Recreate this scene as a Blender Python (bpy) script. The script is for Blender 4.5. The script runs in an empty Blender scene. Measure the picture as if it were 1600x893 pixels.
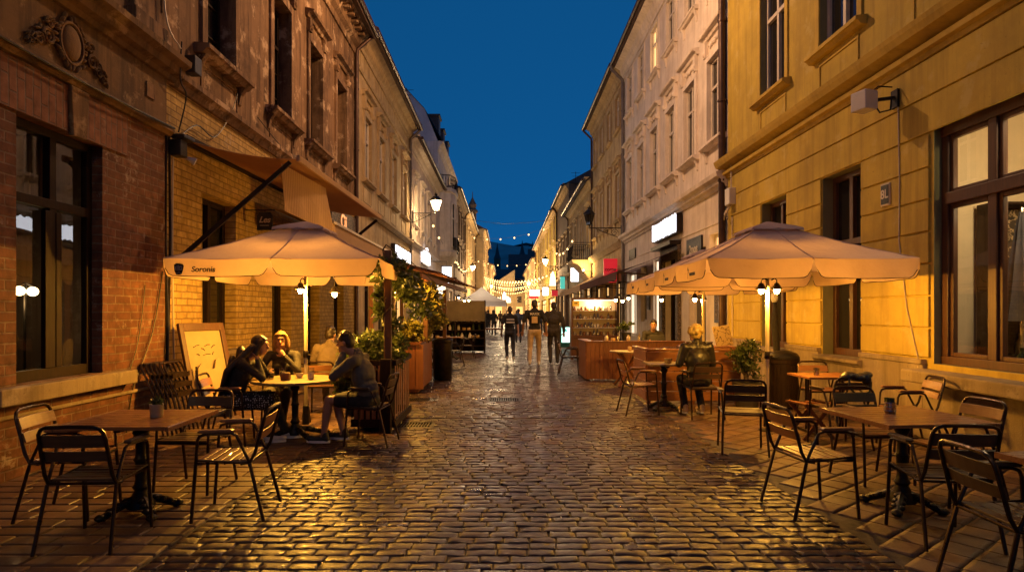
import bpy, bmesh, math, random
import numpy as np
from mathutils import Vector, Matrix
R = math.radians
PI = math.pi
random.seed(7)
rng = np.random.default_rng(11)
S = bpy.context.scene
COL = S.collection

# ------------------------------------------------------------------ camera, sky, sun, exposure
EYE = 1.55
cam_d = bpy.data.cameras.new('camera')
cam = bpy.data.objects.new('camera', cam_d)
COL.objects.link(cam)
cam.location = (0, 0, EYE)
cam.rotation_euler = (PI / 2, 0, 0)
cam_d.sensor_width = 36
cam_d.lens = 36 * 950 / 1600
cam_d.shift_x = 12 / 1600
cam_d.shift_y = 41.5 / 1600
cam_d.clip_start = 0.05
cam_d.clip_end = 4000
S.camera = cam

SUN_EL, SUN_ROT = R(2.0), R(20)
world = bpy.data.worlds.new('World')
S.world = world
world.use_nodes = True
wn = world.node_tree
bg = wn.nodes['Background']
sky = wn.nodes.new('ShaderNodeTexSky')
sky.sky_type = 'NISHITA'
sky.sun_disc = False
sky.sun_elevation = SUN_EL
sky.sun_rotation = SUN_ROT
sky.altitude = 200
sky.ozone_density = 6.0
sky.dust_density = 0.3
bw = wn.nodes.new('ShaderNodeRGBToBW')
wn.links.new(sky.outputs[0], bw.inputs[0])
pw = wn.nodes.new('ShaderNodeMath')          # dusk: flatten the range of the sky's brightness
pw.operation = 'POWER'
pw.inputs[1].default_value = 0.22
wn.links.new(bw.outputs[0], pw.inputs[0])
tint = wn.nodes.new('ShaderNodeMix')
tint.data_type = 'RGBA'
tint.blend_type = 'MULTIPLY'
tint.inputs[0].default_value = 1.0
tint.inputs[7].default_value = (0.0045, 0.095, 0.29, 1)
wn.links.new(pw.outputs[0], tint.inputs[6])
wn.links.new(tint.outputs[2], bg.inputs[0])
bg.inputs[1].default_value = 1.0

sun_d = bpy.data.lights.new('sun', 'SUN')
sun_d.energy = 0.02
sun_d.angle = R(12)
sun_d.color = (1.0, 0.86, 0.72)
sun = bpy.data.objects.new('sun', sun_d)
COL.objects.link(sun)
sun.rotation_euler = (R(62), 0, R(160))

S.view_settings.view_transform = 'Standard'
S.view_settings.look = 'None'
S.view_settings.gamma = 1.0
S.view_settings.use_curve_mapping = False
S.view_settings.exposure = 0.0
S.render.engine = 'CYCLES'
S.cycles.use_denoising = True
S.cycles.max_bounces = 6
S.cycles.diffuse_bounces = 3
S.cycles.glossy_bounces = 3
S.cycles.transmission_bounces = 4
S.cycles.transparent_max_bounces = 12
S.cycles.sample_clamp_indirect = 3.0
S.cycles.caustics_reflective = False
S.cycles.caustics_refractive = False
S.cycles.use_light_tree = True

# ------------------------------------------------------------------ materials
def srgb(r, g, b):
    f = lambda c: (c / 255 / 12.92) if c / 255 <= 0.04045 else ((c / 255 + 0.055) / 1.055) ** 2.4
    return (f(r), f(g), f(b))

def new_mat(name):
    m = bpy.data.materials.new(name)
    m.use_nodes = True
    nt = m.node_tree
    return m, nt, nt.nodes['Principled BSDF']

def N(nt, typ, **kw):
    n = nt.nodes.new(typ)
    for k, v in kw.items():
        if k.startswith('_'):
            n.inputs[k[1:]].default_value = v
        else:
            setattr(n, k, v)
    return n

def c4(c, k=1.0):
    return (min(c[0] * k, 1), min(c[1] * k, 1), min(c[2] * k, 1), 1)

def mixc(nt, fac, a, b, blend='MIX'):
    n = nt.nodes.new('ShaderNodeMix')
    n.data_type = 'RGBA'
    n.blend_type = blend
    for sock, val in ((0, fac), (6, a), (7, b)):
        if hasattr(val, 'is_linked') or hasattr(val, 'links'):
            nt.links.new(val, n.inputs[sock])
        else:
            n.inputs[sock].default_value = val
    return n.outputs[2]

def ramp(nt, sock, p0, p1, lo=0.0, hi=1.0):
    n = nt.nodes.new('ShaderNodeMapRange')
    n.inputs['From Min'].default_value = p0
    n.inputs['From Max'].default_value = p1
    n.inputs['To Min'].default_value = lo
    n.inputs['To Max'].default_value = hi
    nt.links.new(sock, n.inputs['Value'])
    return n.outputs[0]

def coords(nt, scale=(1, 1, 1)):
    tc = nt.nodes.new('ShaderNodeTexCoord')
    mp = nt.nodes.new('ShaderNodeMapping')
    mp.inputs['Scale'].default_value = scale
    nt.links.new(tc.outputs['Object'], mp.inputs[0])
    return mp.outputs[0]

def noise(nt, vec, scale, detail=5, rough=0.6):
    n = N(nt, 'ShaderNodeTexNoise', _Scale=scale, _Detail=detail, _Roughness=rough)
    nt.links.new(vec, n.inputs['Vector'])
    return n.outputs['Fac']

def bump(nt, bs, h, strength, dist=0.01):
    b = N(nt, 'ShaderNodeBump', _Strength=strength, _Distance=dist)
    nt.links.new(h, b.inputs['Height'])
    nt.links.new(b.outputs[0], bs.inputs['Normal'])
    return b

def mk(name, col, rough=0.6, metal=0.0, var=0.25, scale=5.0, bmp=0.0, bscale=60, stretch=(1, 1, 1), col2=None, spec=0.5, rvar=0.12, coat=0.0):
    m, nt, bs = new_mat(name)
    v = coords(nt, stretch)
    f = noise(nt, v, scale)
    f2 = ramp(nt, f, 0.3, 0.7)
    out = mixc(nt, f2, c4(col, 1 - var), c4(col2 or col, 1 + var))
    nt.links.new(out, bs.inputs['Base Color'])
    fr = ramp(nt, noise(nt, v, scale * 2.7), 0.3, 0.7, max(rough - rvar, 0.02), min(rough + rvar, 1))
    nt.links.new(fr, bs.inputs['Roughness'])
    bs.inputs['Metallic'].default_value = metal
    bs.inputs['Specular IOR Level'].default_value = spec
    bs.inputs['Coat Weight'].default_value = coat
    if bmp:
        bump(nt, bs, noise(nt, v, bscale, 4), bmp, 0.004)
    return m

def plaster(name, col, stain, light, amount=0.5, rough=0.85, bmp=0.5):
    """painted render with worn patches, run-down streaks and pocks"""
    m, nt, bs = new_mat(name)
    v = coords(nt)
    vs = coords(nt, (5, 5, 0.35))
    out = mixc(nt, ramp(nt, noise(nt, v, 1.3, 6), 0.35, 0.7), c4(col, 0.85), c4(col, 1.12))
    st = ramp(nt, noise(nt, vs, 1.1, 7, 0.65), 0.47, 0.66, 0, amount)
    out = mixc(nt, st, out, c4(stain))
    pt = ramp(nt, noise(nt, v, 2.1, 9, 0.7), 0.55, 0.62, 0, amount * 0.8)
    sm_ = ramp(nt, noise(nt, v, 0.7, 8, 0.75), 0.50, 0.62, 0, amount * 0.7)
    out = mixc(nt, sm_, out, c4(stain, 1.3))
    out = mixc(nt, pt, out, c4(light))
    dk = ramp(nt, noise(nt, v, 26, 3), 0.66, 0.72, 0, amount * 0.8)
    out = mixc(nt, dk, out, c4(stain, 0.6))
    nt.links.new(out, bs.inputs['Base Color'])
    bs.inputs['Roughness'].default_value = rough
    bs.inputs['Specular IOR Level'].default_value = 0.25
    h = mixc(nt, 0.5, noise(nt, v, 9, 6), noise(nt, v, 70, 3))
    bump(nt, bs, h, bmp, 0.012)
    return m

def brick(name, c1, c2, mortar, bw=0.29, bh=0.098, wear=(0.5, 0.42, 0.33), wear_amt=0.55, axis='YZ', soldier=False):
    m, nt, bs = new_mat(name)
    tc = nt.nodes.new('ShaderNodeTexCoord')
    sx = nt.nodes.new('ShaderNodeSeparateXYZ')
    nt.links.new(tc.outputs['Object'], sx.inputs[0])
    cb = nt.nodes.new('ShaderNodeCombineXYZ')
    a, b = ('Z', 'Y') if soldier else (axis[0], axis[1])
    nt.links.new(sx.outputs[a], cb.inputs['X'])
    nt.links.new(sx.outputs[b], cb.inputs['Y'])
    v = tc.outputs['Object']
    # wobble the courses a little so the joints are hand-laid
    nz = N(nt, 'ShaderNodeTexNoise', _Scale=3.0, _Detail=3)
    nt.links.new(v, nz.inputs['Vector'])
    ad = N(nt, 'ShaderNodeVectorMath', operation='MULTIPLY_ADD')
    nt.links.new(nz.outputs['Color'], ad.inputs[0])
    ad.inputs[1].default_value = (0.03, 0.022, 0)
    nt.links.new(cb.outputs[0], ad.inputs[2])
    br = nt.nodes.new('ShaderNodeTexBrick')
    nt.links.new(ad.outputs[0], br.inputs['Vector'])
    br.inputs['Scale'].default_value = 1.0
    br.inputs['Brick Width'].default_value = bw
    br.inputs['Row Height'].default_value = bh
    br.inputs['Mortar Size'].default_value = 0.011
    br.inputs['Mortar Smooth'].default_value = 0.4
    br.inputs['Bias'].default_value = -0.1
    br.inputs['Color1'].default_value = c4(c1)
    br.inputs['Color2'].default_value = c4(c2)
    br.inputs['Mortar'].default_value = c4(mortar)
    out = mixc(nt, ramp(nt, noise(nt, v, 7, 6), 0.3, 0.75), br.outputs['Color'], c4(c1, 0.45))
    out = mixc(nt, ramp(nt, noise(nt, v, 2.6, 10, 0.8), 0.57, 0.64, 0, wear_amt), out, c4(wear))
    nt.links.new(out, bs.inputs['Base Color'])
    bs.inputs['Roughness'].default_value = 0.82
    bs.inputs['Specular IOR Level'].default_value = 0.3
    inv = ramp(nt, br.outputs['Fac'], 0, 1, 1, 0)
    h = mixc(nt, 0.25, inv, noise(nt, v, 30, 5))
    bump(nt, bs, h, 0.9, 0.014)
    return m

def emis(name, col, strength, sample=True):
    m, nt, bs = new_mat(name)
    bs.inputs['Base Color'].default_value = c4(col)
    bs.inputs['Emission Color'].default_value = c4(col)
    bs.inputs['Emission Strength'].default_value = strength
    bs.inputs['Roughness'].default_value = 0.4
    if not sample:
        m.cycles.emission_sampling = 'NONE'
    return m

def glass(name, tintc=(0.9, 0.9, 0.88), refl=1.0):
    m = bpy.data.materials.new(name)
    m.use_nodes = True
    nt = m.node_tree
    nt.nodes.remove(nt.nodes['Principled BSDF'])
    out = nt.nodes['Material Output']
    tr = N(nt, 'ShaderNodeBsdfTransparent')
    tr.inputs[0].default_value = c4(tintc)
    gl = N(nt, 'ShaderNodeBsdfGlossy')
    gl.inputs['Roughness'].default_value = 0.01
    gl.inputs['Color'].default_value = (refl, refl, refl, 1)
    fr = N(nt, 'ShaderNodeFresnel')
    ge = N(nt, 'ShaderNodeNewGeometry')
    nt.links.new(ramp(nt, ge.outputs['Backfacing'], 0, 1, 1.75, 1 / 1.75), fr.inputs['IOR'])   # double pane, either side
    mx = N(nt, 'ShaderNodeMixShader')
    nt.links.new(fr.outputs[0], mx.inputs[0])
    nt.links.new(tr.outputs[0], mx.inputs[1])
    nt.links.new(gl.outputs[0], mx.inputs[2])
    nt.links.new(mx.outputs[0], out.inputs[0])
    return m

def wood(name, c1, c2, rough=0.45, axis=0, scale=3.0, coat=0.0, spec=0.4):
    m, nt, bs = new_mat(name)
    st = [14, 14, 14]
    st[axis] = 0.9
    v = coords(nt, tuple(st))
    f = ramp(nt, noise(nt, v, scale, 6, 0.65), 0.3, 0.7)
    out = mixc(nt, f, c4(c1), c4(c2))
    big = ramp(nt, noise(nt, coords(nt), 3.0, 4), 0.35, 0.7, 0, 0.4)
    out = mixc(nt, big, out, c4(c1, 0.6))
    nt.links.new(out, bs.inputs['Base Color'])
    nt.links.new(ramp(nt, noise(nt, v, scale * 2), 0.3, 0.7, rough - 0.1, rough + 0.12), bs.inputs['Roughness'])
    bs.inputs['Coat Weight'].default_value = coat
    bs.inputs['Specular IOR Level'].default_value = spec
    bump(nt, bs, noise(nt, v, scale * 3, 4), 0.25, 0.003)
    return m

def fabric(name, col, trans=0.35, var=0.08, stripe=None):
    """woven cloth: diffuse with some light passing through"""
    m = bpy.data.materials.new(name)
    m.use_nodes = True
    nt = m.node_tree
    bs = nt.nodes['Principled BSDF']
    out = nt.nodes['Material Output']
    v = coords(nt)
    cc = mixc(nt, ramp(nt, noise(nt, v, 2.5, 5), 0.3, 0.7), c4(col, 1 - var), c4(col, 1 + var))
    cc = mixc(nt, ramp(nt, noise(nt, v, 11, 6), 0.62, 0.75, 0, 0.35), cc, c4(col, 0.6))
    if stripe:
        sx = nt.nodes.new('ShaderNodeSeparateXYZ')
        nt.links.new(v, sx.inputs[0])
        md = N(nt, 'ShaderNodeMath', operation='FRACT')
        ml = N(nt, 'ShaderNodeMath', operation='MULTIPLY')
        nt.links.new(sx.outputs['Y'], ml.inputs[0])
        ml.inputs[1].default_value = stripe[1]
        nt.links.new(ml.outputs[0], md.inputs[0])
        cc = mixc(nt, ramp(nt, md.outputs[0], 0.55, 0.65), cc, c4(stripe[0]))
    nt.links.new(cc, bs.inputs['Base Color'])
    bs.inputs['Roughness'].default_value = 0.9
    bs.inputs['Specular IOR Level'].default_value = 0.15
    tl = N(nt, 'ShaderNodeBsdfTranslucent')
    nt.links.new(cc, tl.inputs[0])
    mx = N(nt, 'ShaderNodeMixShader')
    mx.inputs[0].default_value = trans
    nt.links.new(bs.outputs[0], mx.inputs[1])
    nt.links.new(tl.outputs[0], mx.inputs[2])
    nt.links.new(mx.outputs[0], out.inputs[0])
    b = bump(nt, bs, noise(nt, v, 5, 6), 0.6, 0.035)
    return m

def leafmat(name, c1, c2):
    m = bpy.data.materials.new(name)
    m.use_nodes = True
    nt = m.node_tree
    bs = nt.nodes['Principled BSDF']
    out = nt.nodes['Material Output']
    cc = mixc(nt, ramp(nt, noise(nt, coords(nt), 14, 2), 0.3, 0.7), c4(c1), c4(c2))
    nt.links.new(cc, bs.inputs['Base Color'])
    bs.inputs['Roughness'].default_value = 0.45
    tl = N(nt, 'ShaderNodeBsdfTranslucent')
    nt.links.new(cc, tl.inputs[0])
    mx = N(nt, 'ShaderNodeMixShader')
    mx.inputs[0].default_value = 0.3
    nt.links.new(bs.outputs[0], mx.inputs[1])
    nt.links.new(tl.outputs[0], mx.inputs[2])
    nt.links.new(mx.outputs[0], out.inputs[0])
    return m

def paver_mat(name, c1, c2, rough=0.38, dirt=(0.02, 0.015, 0.012), coat=0.3):
    """stone setts: each stone has its own tone (attribute tone, set per stone), worn wet-ish surface"""
    m, nt, bs = new_mat(name)
    at = N(nt, 'ShaderNodeAttribute', attribute_name='tone')
    v = coords(nt)
    out = mixc(nt, at.outputs['Fac'], c4(c1), c4(c2))
    out = mixc(nt, ramp(nt, noise(nt, v, 3.0, 8, 0.7), 0.45, 0.75, 0, 0.6), out, c4(dirt))
    out = mixc(nt, ramp(nt, noise(nt, v, 45, 4), 0.55, 0.8, 0, 0.5), out, c4(c2, 1.3))
    nt.links.new(out, bs.inputs['Base Color'])
    rr = ramp(nt, noise(nt, v, 1.6, 6, 0.65), 0.3, 0.7, rough - 0.15, rough + 0.22)
    rm = N(nt, 'ShaderNodeMath', operation='MULTIPLY_ADD')
    nt.links.new(at.outputs['Fac'], rm.inputs[0])
    rm.inputs[1].default_value = 0.10
    nt.links.new(rr, rm.inputs[2])
    nt.links.new(rm.outputs[0], bs.inputs['Roughness'])
    bs.inputs['Specular IOR Level'].default_value = 0.38
    bump(nt, bs, mixc(nt, 0.5, noise(nt, v, 38, 5), noise(nt, v, 120, 3)), 0.6, 0.008)
    bs.inputs['Coat Weight'].default_value = coat
    bs.inputs['Coat Roughness'].default_value = 0.16
    return m

M = {}
M['sett'] = paver_mat('stone_sett', (0.032, 0.016, 0.012), (0.074, 0.036, 0.026), 0.33, coat=.06)
M['slab'] = paver_mat('paving_slab', (0.100, 0.056, 0.032), (0.160, 0.090, 0.052), 0.48, coat=.05)
M['mortar'] = mk('mortar', (0.045, 0.032, 0.024), 0.8, var=0.4, scale=8, bmp=0.4)
M['ground'] = mk('ground', (0.06, 0.05, 0.04), 0.8, var=0.3, scale=0.4)
M['brick_red'] = brick('brick_red', (0.15, 0.058, 0.030), (0.25, 0.105, 0.052), (0.25, 0.17, 0.11), wear_amt=.5)
M['brick_soldier'] = brick('brick_soldier', (0.24, 0.10, 0.055), (0.31, 0.14, 0.08), (0.18, 0.13, 0.10), soldier=True, wear_amt=0.2)
M['brick_yellow'] = brick('brick_yellow', (0.54, 0.35, 0.10), (0.70, 0.48, 0.16), (0.25, 0.15, 0.06), wear=(0.55, 0.46, 0.34), wear_amt=0.5)
M['stone_base'] = plaster('stone_base', (0.30, 0.23, 0.15), (0.12, 0.085, 0.05), (0.42, 0.34, 0.25), 0.6, 0.8, 0.6)
M['old_render'] = plaster('old_render', (0.25, 0.15, 0.08), (0.060, 0.034, 0.020), (0.58, 0.42, 0.27), 1.0, 0.88, 0.9)
M['old_frieze'] = plaster('old_frieze', (0.20, 0.115, 0.05), (0.06, 0.036, 0.02), (0.40, 0.27, 0.14), 0.8, 0.85, 0.7)
M['ochre'] = plaster('ochre_render', (0.52, 0.38, 0.19), (0.18, 0.11, 0.05), (0.60, 0.47, 0.29), 0.7)
M['ochre_trim'] = plaster('ochre_trim', (0.46, 0.34, 0.19), (0.18, 0.12, 0.06), (0.52, 0.42, 0.28), 0.5)
M['yellow'] = plaster('yellow_render', (0.53, 0.385, 0.065), (0.26, 0.175, 0.04), (0.58, 0.47, 0.18), 0.5, 0.8, 0.3)
M['yellow_trim'] = plaster('yellow_trim', (0.56, 0.39, 0.07), (0.28, 0.19, 0.04), (0.6, 0.45, 0.14), 0.4, 0.8, 0.3)
M['white'] = plaster('white_render', (0.76, 0.67, 0.58), (0.40, 0.32, 0.26), (0.80, 0.72, 0.64), 0.5, 0.85, 0.3)
M['white_trim'] = plaster('white_trim', (0.78, 0.69, 0.60), (0.36, 0.28, 0.21), (0.7, 0.6, 0.5), 0.35, 0.85, 0.3)
M['cream'] = plaster('cream_render', (0.60, 0.45, 0.24), (0.30, 0.2, 0.1), (0.64, 0.52, 0.33), 0.4)
M['pink'] = plaster('pink_render', (0.72, 0.60, 0.50), (0.34, 0.25, 0.2), (0.64, 0.55, 0.48), 0.4)
M['grey_render'] = plaster('grey_render', (0.62, 0.60, 0.60), (0.4, 0.39, 0.39), (0.7, 0.68, 0.68), 0.3)
M['dark_render'] = plaster('dark_render', (0.17, 0.12, 0.085), (0.07, 0.05, 0.035), (0.26, 0.2, 0.14), 0.6)
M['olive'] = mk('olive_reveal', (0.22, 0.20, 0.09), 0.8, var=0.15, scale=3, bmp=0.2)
M['wood_dark'] = wood('dark_window_wood', (0.016, 0.009, 0.006), (0.032, 0.017, 0.010), 0.6, 2, spec=.12)
M['wood_red'] = wood('red_brown_wood', (0.12, 0.040, 0.018), (0.21, 0.075, 0.032), 0.42, 2)
M['wood_brown'] = wood('brown_window_wood', (0.065, 0.026, 0.013), (0.115, 0.048, 0.024), 0.45, 2)
M['white_frame'] = mk('white_frame', (0.62, 0.55, 0.46), 0.5, var=0.1)
M['dark_glass'] = mk('dark_glass', (0.018, 0.016, 0.015), 0.05, var=0.3, scale=1.0, spec=0.6, rvar=0.03)
M['clear_glass'] = glass('clear_glass')
M['lit_glass'] = emis('lit_window', (1.0, 0.62, 0.25), 1.6, False)
M['roof_tile'] = mk('roof_tile', (0.075, 0.045, 0.035), 0.75, var=0.4, scale=3, bmp=0.5, bscale=20)
M['slate'] = mk('slate', (0.045, 0.045, 0.05), 0.6, var=0.3, scale=2, bmp=0.4, bscale=15)
M['metal_dark'] = mk('dark_metal', (0.028, 0.020, 0.016), 0.42, 0.7, var=0.35, scale=9, bmp=0.15)
M['iron'] = mk('cast_iron', (0.022, 0.018, 0.015), 0.45, 0.6, var=0.4, scale=12, bmp=0.4, bscale=40)
M['pipe'] = mk('brown_downpipe', (0.06, 0.03, 0.022), 0.45, 0.4, var=0.25)
M['pipe_grey'] = mk('grey_downpipe', (0.16, 0.14, 0.13), 0.5, 0.5, var=0.2)
M['chair_tube'] = mk('brown_steel_tube', (0.045, 0.026, 0.017), 0.36, 0.75, var=0.3, scale=14)
M['chair_wood'] = wood('chair_slat_wood', (0.20, 0.085, 0.035), (0.34, 0.16, 0.07), 0.38, 0, 3.0, 0.15)
M['chair_wood_dark'] = wood('dark_chair_slat_wood', (0.06, 0.035, 0.02), (0.11, 0.065, 0.035), 0.4, 0, 3.0, 0.1)
M['chair_olive'] = wood('olive_chair_slat', (0.085, 0.075, 0.035), (0.14, 0.12, 0.06), 0.45, 0)
M['table_wood'] = wood('table_plank_wood', (0.22, 0.085, 0.03), (0.36, 0.155, 0.06), 0.32, 0, 2.6, 0.25)
M['table_wood_y'] = wood('plank_wood', (0.22, 0.085, 0.03), (0.34, 0.14, 0.055), 0.42, 1, 2.6)
M['plank_z'] = wood('upright_plank_wood', (0.20, 0.075, 0.03), (0.33, 0.125, 0.05), 0.5, 2, 2.2)
M['pale_top'] = wood('pale_table_top', (0.20, 0.14, 0.06), (0.27, 0.185, 0.08), 0.45, 0, 1.5)
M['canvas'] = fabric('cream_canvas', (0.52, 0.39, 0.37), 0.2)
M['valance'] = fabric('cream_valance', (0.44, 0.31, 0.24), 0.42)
M['canvas_white'] = fabric('white_canvas', (0.70, 0.68, 0.66), 0.3)
M['awning'] = fabric('brown_awning', (0.46, 0.27, 0.15), 0.35)
M['awning_flap'] = fabric('cream_awning', (0.60, 0.42, 0.25), 0.3, 0.06, ((0.50, 0.33, 0.19), 14))
M['awning_red'] = fabric('dark_red_awning', (0.10, 0.03, 0.025), 0.1)
M['black'] = mk('black_paint', (0.012, 0.010, 0.010), 0.45, var=0.3)
M['white_paint'] = mk('white_paint', (0.72, 0.68, 0.62), 0.5, var=0.06)
M['cream_wall'] = mk('cream_wall', (0.68, 0.55, 0.36), 0.8, var=0.05)
M['ink'] = mk('dark_print', (0.02, 0.012, 0.008), 0.6, var=0.2)
M['pale_print'] = mk('pale_print', (0.62, 0.55, 0.46), 0.6, var=0.1)
M['gold_print'] = mk('gold_print', (0.55, 0.36, 0.16), 0.5, var=0.2)
M['pole'] = mk('cream_pole', (0.58, 0.48, 0.33), 0.4, 0.1, var=0.1)
M['leaf'] = leafmat('green_leaf', (0.028, 0.050, 0.012), (0.085, 0.10, 0.025))
M['leaf_yellow'] = leafmat('yellow_green_leaf', (0.10, 0.11, 0.02), (0.24, 0.20, 0.04))
M['stem'] = mk('stem', (0.07, 0.045, 0.025), 0.8)
M['soil'] = mk('soil', (0.02, 0.014, 0.01), 0.9)
M['pot_white'] = mk('ribbed_white_pot', (0.42, 0.38, 0.31), 0.5, var=0.1)
M['pot_dark'] = mk('dark_pot', (0.035, 0.028, 0.022), 0.6)
M['steel'] = mk('steel', (0.45, 0.42, 0.38), 0.25, 1.0, var=0.15)
M['cup'] = mk('white_cup', (0.70, 0.62, 0.48), 0.3, var=0.05)
M['paper'] = mk('cream_paper', (0.34, 0.25, 0.13), 0.7, var=0.08)
M['skin'] = mk('skin', (0.36, 0.19, 0.12), 0.5, var=0.08, scale=9)
M['skin_tan'] = mk('tan_skin', (0.34, 0.17, 0.10), 0.5, var=0.08, scale=9)
M['hair_dark'] = mk('dark_hair', (0.022, 0.013, 0.009), 0.45, var=0.4, scale=6, stretch=(16, 16, 1), bmp=0.8, bscale=10)
M['hair_brown'] = mk('brown_hair', (0.045, 0.020, 0.010), 0.5, var=0.3, scale=6, stretch=(16, 16, 1), bmp=0.8, bscale=10)
M['hair_blond'] = mk('blond_hair', (0.16, 0.085, 0.03), 0.45, var=0.35, scale=6, stretch=(16, 16, 1), bmp=0.8, bscale=10)
M['hair_pale'] = mk('bleached_hair', (0.42, 0.30, 0.10), 0.5, var=0.25, scale=6, stretch=(16, 16, 1), bmp=0.8, bscale=10)
M['cloth_black'] = mk('black_cloth', (0.018, 0.015, 0.014), 0.85, var=0.3, scale=7, bmp=0.5, bscale=22)
M['cloth_grey'] = mk('grey_cloth', (0.105, 0.098, 0.082), 0.9, var=0.2, scale=7, bmp=0.5, bscale=22)
M['cloth_sand'] = mk('sand_cloth', (0.13, 0.095, 0.06), 0.9, var=0.12, scale=7, bmp=0.5, bscale=22)
M['cloth_beige'] = mk('beige_cloth', (0.46, 0.33, 0.20), 0.9, var=0.12, scale=7, bmp=0.5, bscale=22)
M['cloth_olive'] = mk('olive_cloth', (0.075, 0.06, 0.035), 0.9, var=0.2, scale=7, bmp=0.5, bscale=22)
M['cloth_suit'] = mk('dark_suit', (0.040, 0.032, 0.026), 0.85, var=0.25, scale=7, bmp=0.5, bscale=22)
M['denim'] = mk('dark_denim', (0.035, 0.034, 0.042), 0.85, var=0.3, scale=7, bmp=0.5, bscale=22)
M['cloth_blue'] = mk('blue_cloth', (0.06, 0.08, 0.14), 0.85, var=0.2, scale=7)
M['leather'] = mk('black_leather', (0.011, 0.009, 0.008), 0.45, var=0.2, scale=5, bmp=0.25, bscale=14, rvar=.05)
M['shoe_white'] = mk('white_shoe', (0.60, 0.54, 0.46), 0.5, var=0.12, scale=14)
M['shoe_black'] = mk('black_shoe', (0.02, 0.018, 0.016), 0.5)
M['eye'] = mk('eye', (0.02, 0.015, 0.012), 0.2)
M['lip'] = mk('lip', (0.30, 0.12, 0.09), 0.5)
M['bulb'] = emis('warm_bulb', (1.0, 0.68, 0.26), 38.0, False)
M['bulb_string'] = emis('string_bulb', (1.0, 0.60, 0.22), 4.0, False)
M['lantern_glow'] = emis('lantern_glow', (1.0, 0.72, 0.36), 9.0, False)
M['sign_white'] = emis('lit_sign_white', (0.86, 0.90, 1.0), 4.5)
M['sign_soft'] = emis('soft_lit_sign', (1.0, 0.86, 0.66), 1.8, False)
M['sign_red'] = emis('lit_sign_red', (0.9, 0.03, 0.05), 0.38, False)
M['sign_cyan'] = emis('lit_sign_cyan', (0.10, 0.75, 0.62), 0.6, False)
M['neon_orange'] = emis('orange_letters', (1.0, 0.45, 0.16), 0.5, False)
M['shop_glow'] = emis('shop_window_glow', (1.0, 0.58, 0.20), 0.9, False)
M['shop_glow_cool'] = emis('cool_shop_window_glow', (1.0, 0.82, 0.60), 1.1, False)
M['hill'] = mk('hazed_wooded_hill', (0.28, 0.285, 0.285), 0.95, var=0.3, scale=0.05)  # paler than woodland: distance haze is put into the base colour
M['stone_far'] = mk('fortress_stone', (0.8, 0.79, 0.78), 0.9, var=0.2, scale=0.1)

def dots_mat():
    m, nt, bs = new_mat('polka_dot_cloth')
    vo = N(nt, 'ShaderNodeTexVoronoi', _Scale=38.0, _Randomness=0.5)
    nt.links.new(coords(nt), vo.inputs['Vector'])
    f = ramp(nt, vo.outputs['Distance'], 0.26, 0.32, 1, 0)
    nt.links.new(mixc(nt, f, (0.014, 0.012, 0.012, 1), (0.6, 0.55, 0.5, 1)), bs.inputs['Base Color'])
    bs.inputs['Roughness'].default_value = 0.85
    return m
M['dots'] = dots_mat()

def sketch_mat(name, base, dark, sc):
    """printed or chalk-drawn board: pale ground with irregular drawn strokes"""
    m, nt, bs = new_mat(name)
    v = coords(nt)
    w = N(nt, 'ShaderNodeTexNoise', _Scale=sc, _Detail=2.0)
    nt.links.new(v, w.inputs['Vector'])
    a = N(nt, 'ShaderNodeMath', operation='SUBTRACT')
    nt.links.new(w.outputs['Fac'], a.inputs[0])
    a.inputs[1].default_value = 0.5
    b = N(nt, 'ShaderNodeMath', operation='ABSOLUTE')
    nt.links.new(a.outputs[0], b.inputs[0])
    f = ramp(nt, b.outputs[0], 0.012, 0.03, 1, 0)
    nt.links.new(mixc(nt, f, c4(base), c4(dark)), bs.inputs['Base Color'])
    bs.inputs['Roughness'].default_value = 0.7
    return m
M['menu'] = sketch_mat('drawn_board', (0.42, 0.31, 0.17), (0.09, 0.05, 0.02), 9)
M['collage'] = sketch_mat('dark_board', (0.05, 0.035, 0.025), (0.30, 0.22, 0.15), 14)
M['wares'] = sketch_mat('shop_shelf_print', (0.05, 0.035, 0.02), (0.5, 0.36, 0.2), 11)

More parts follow.
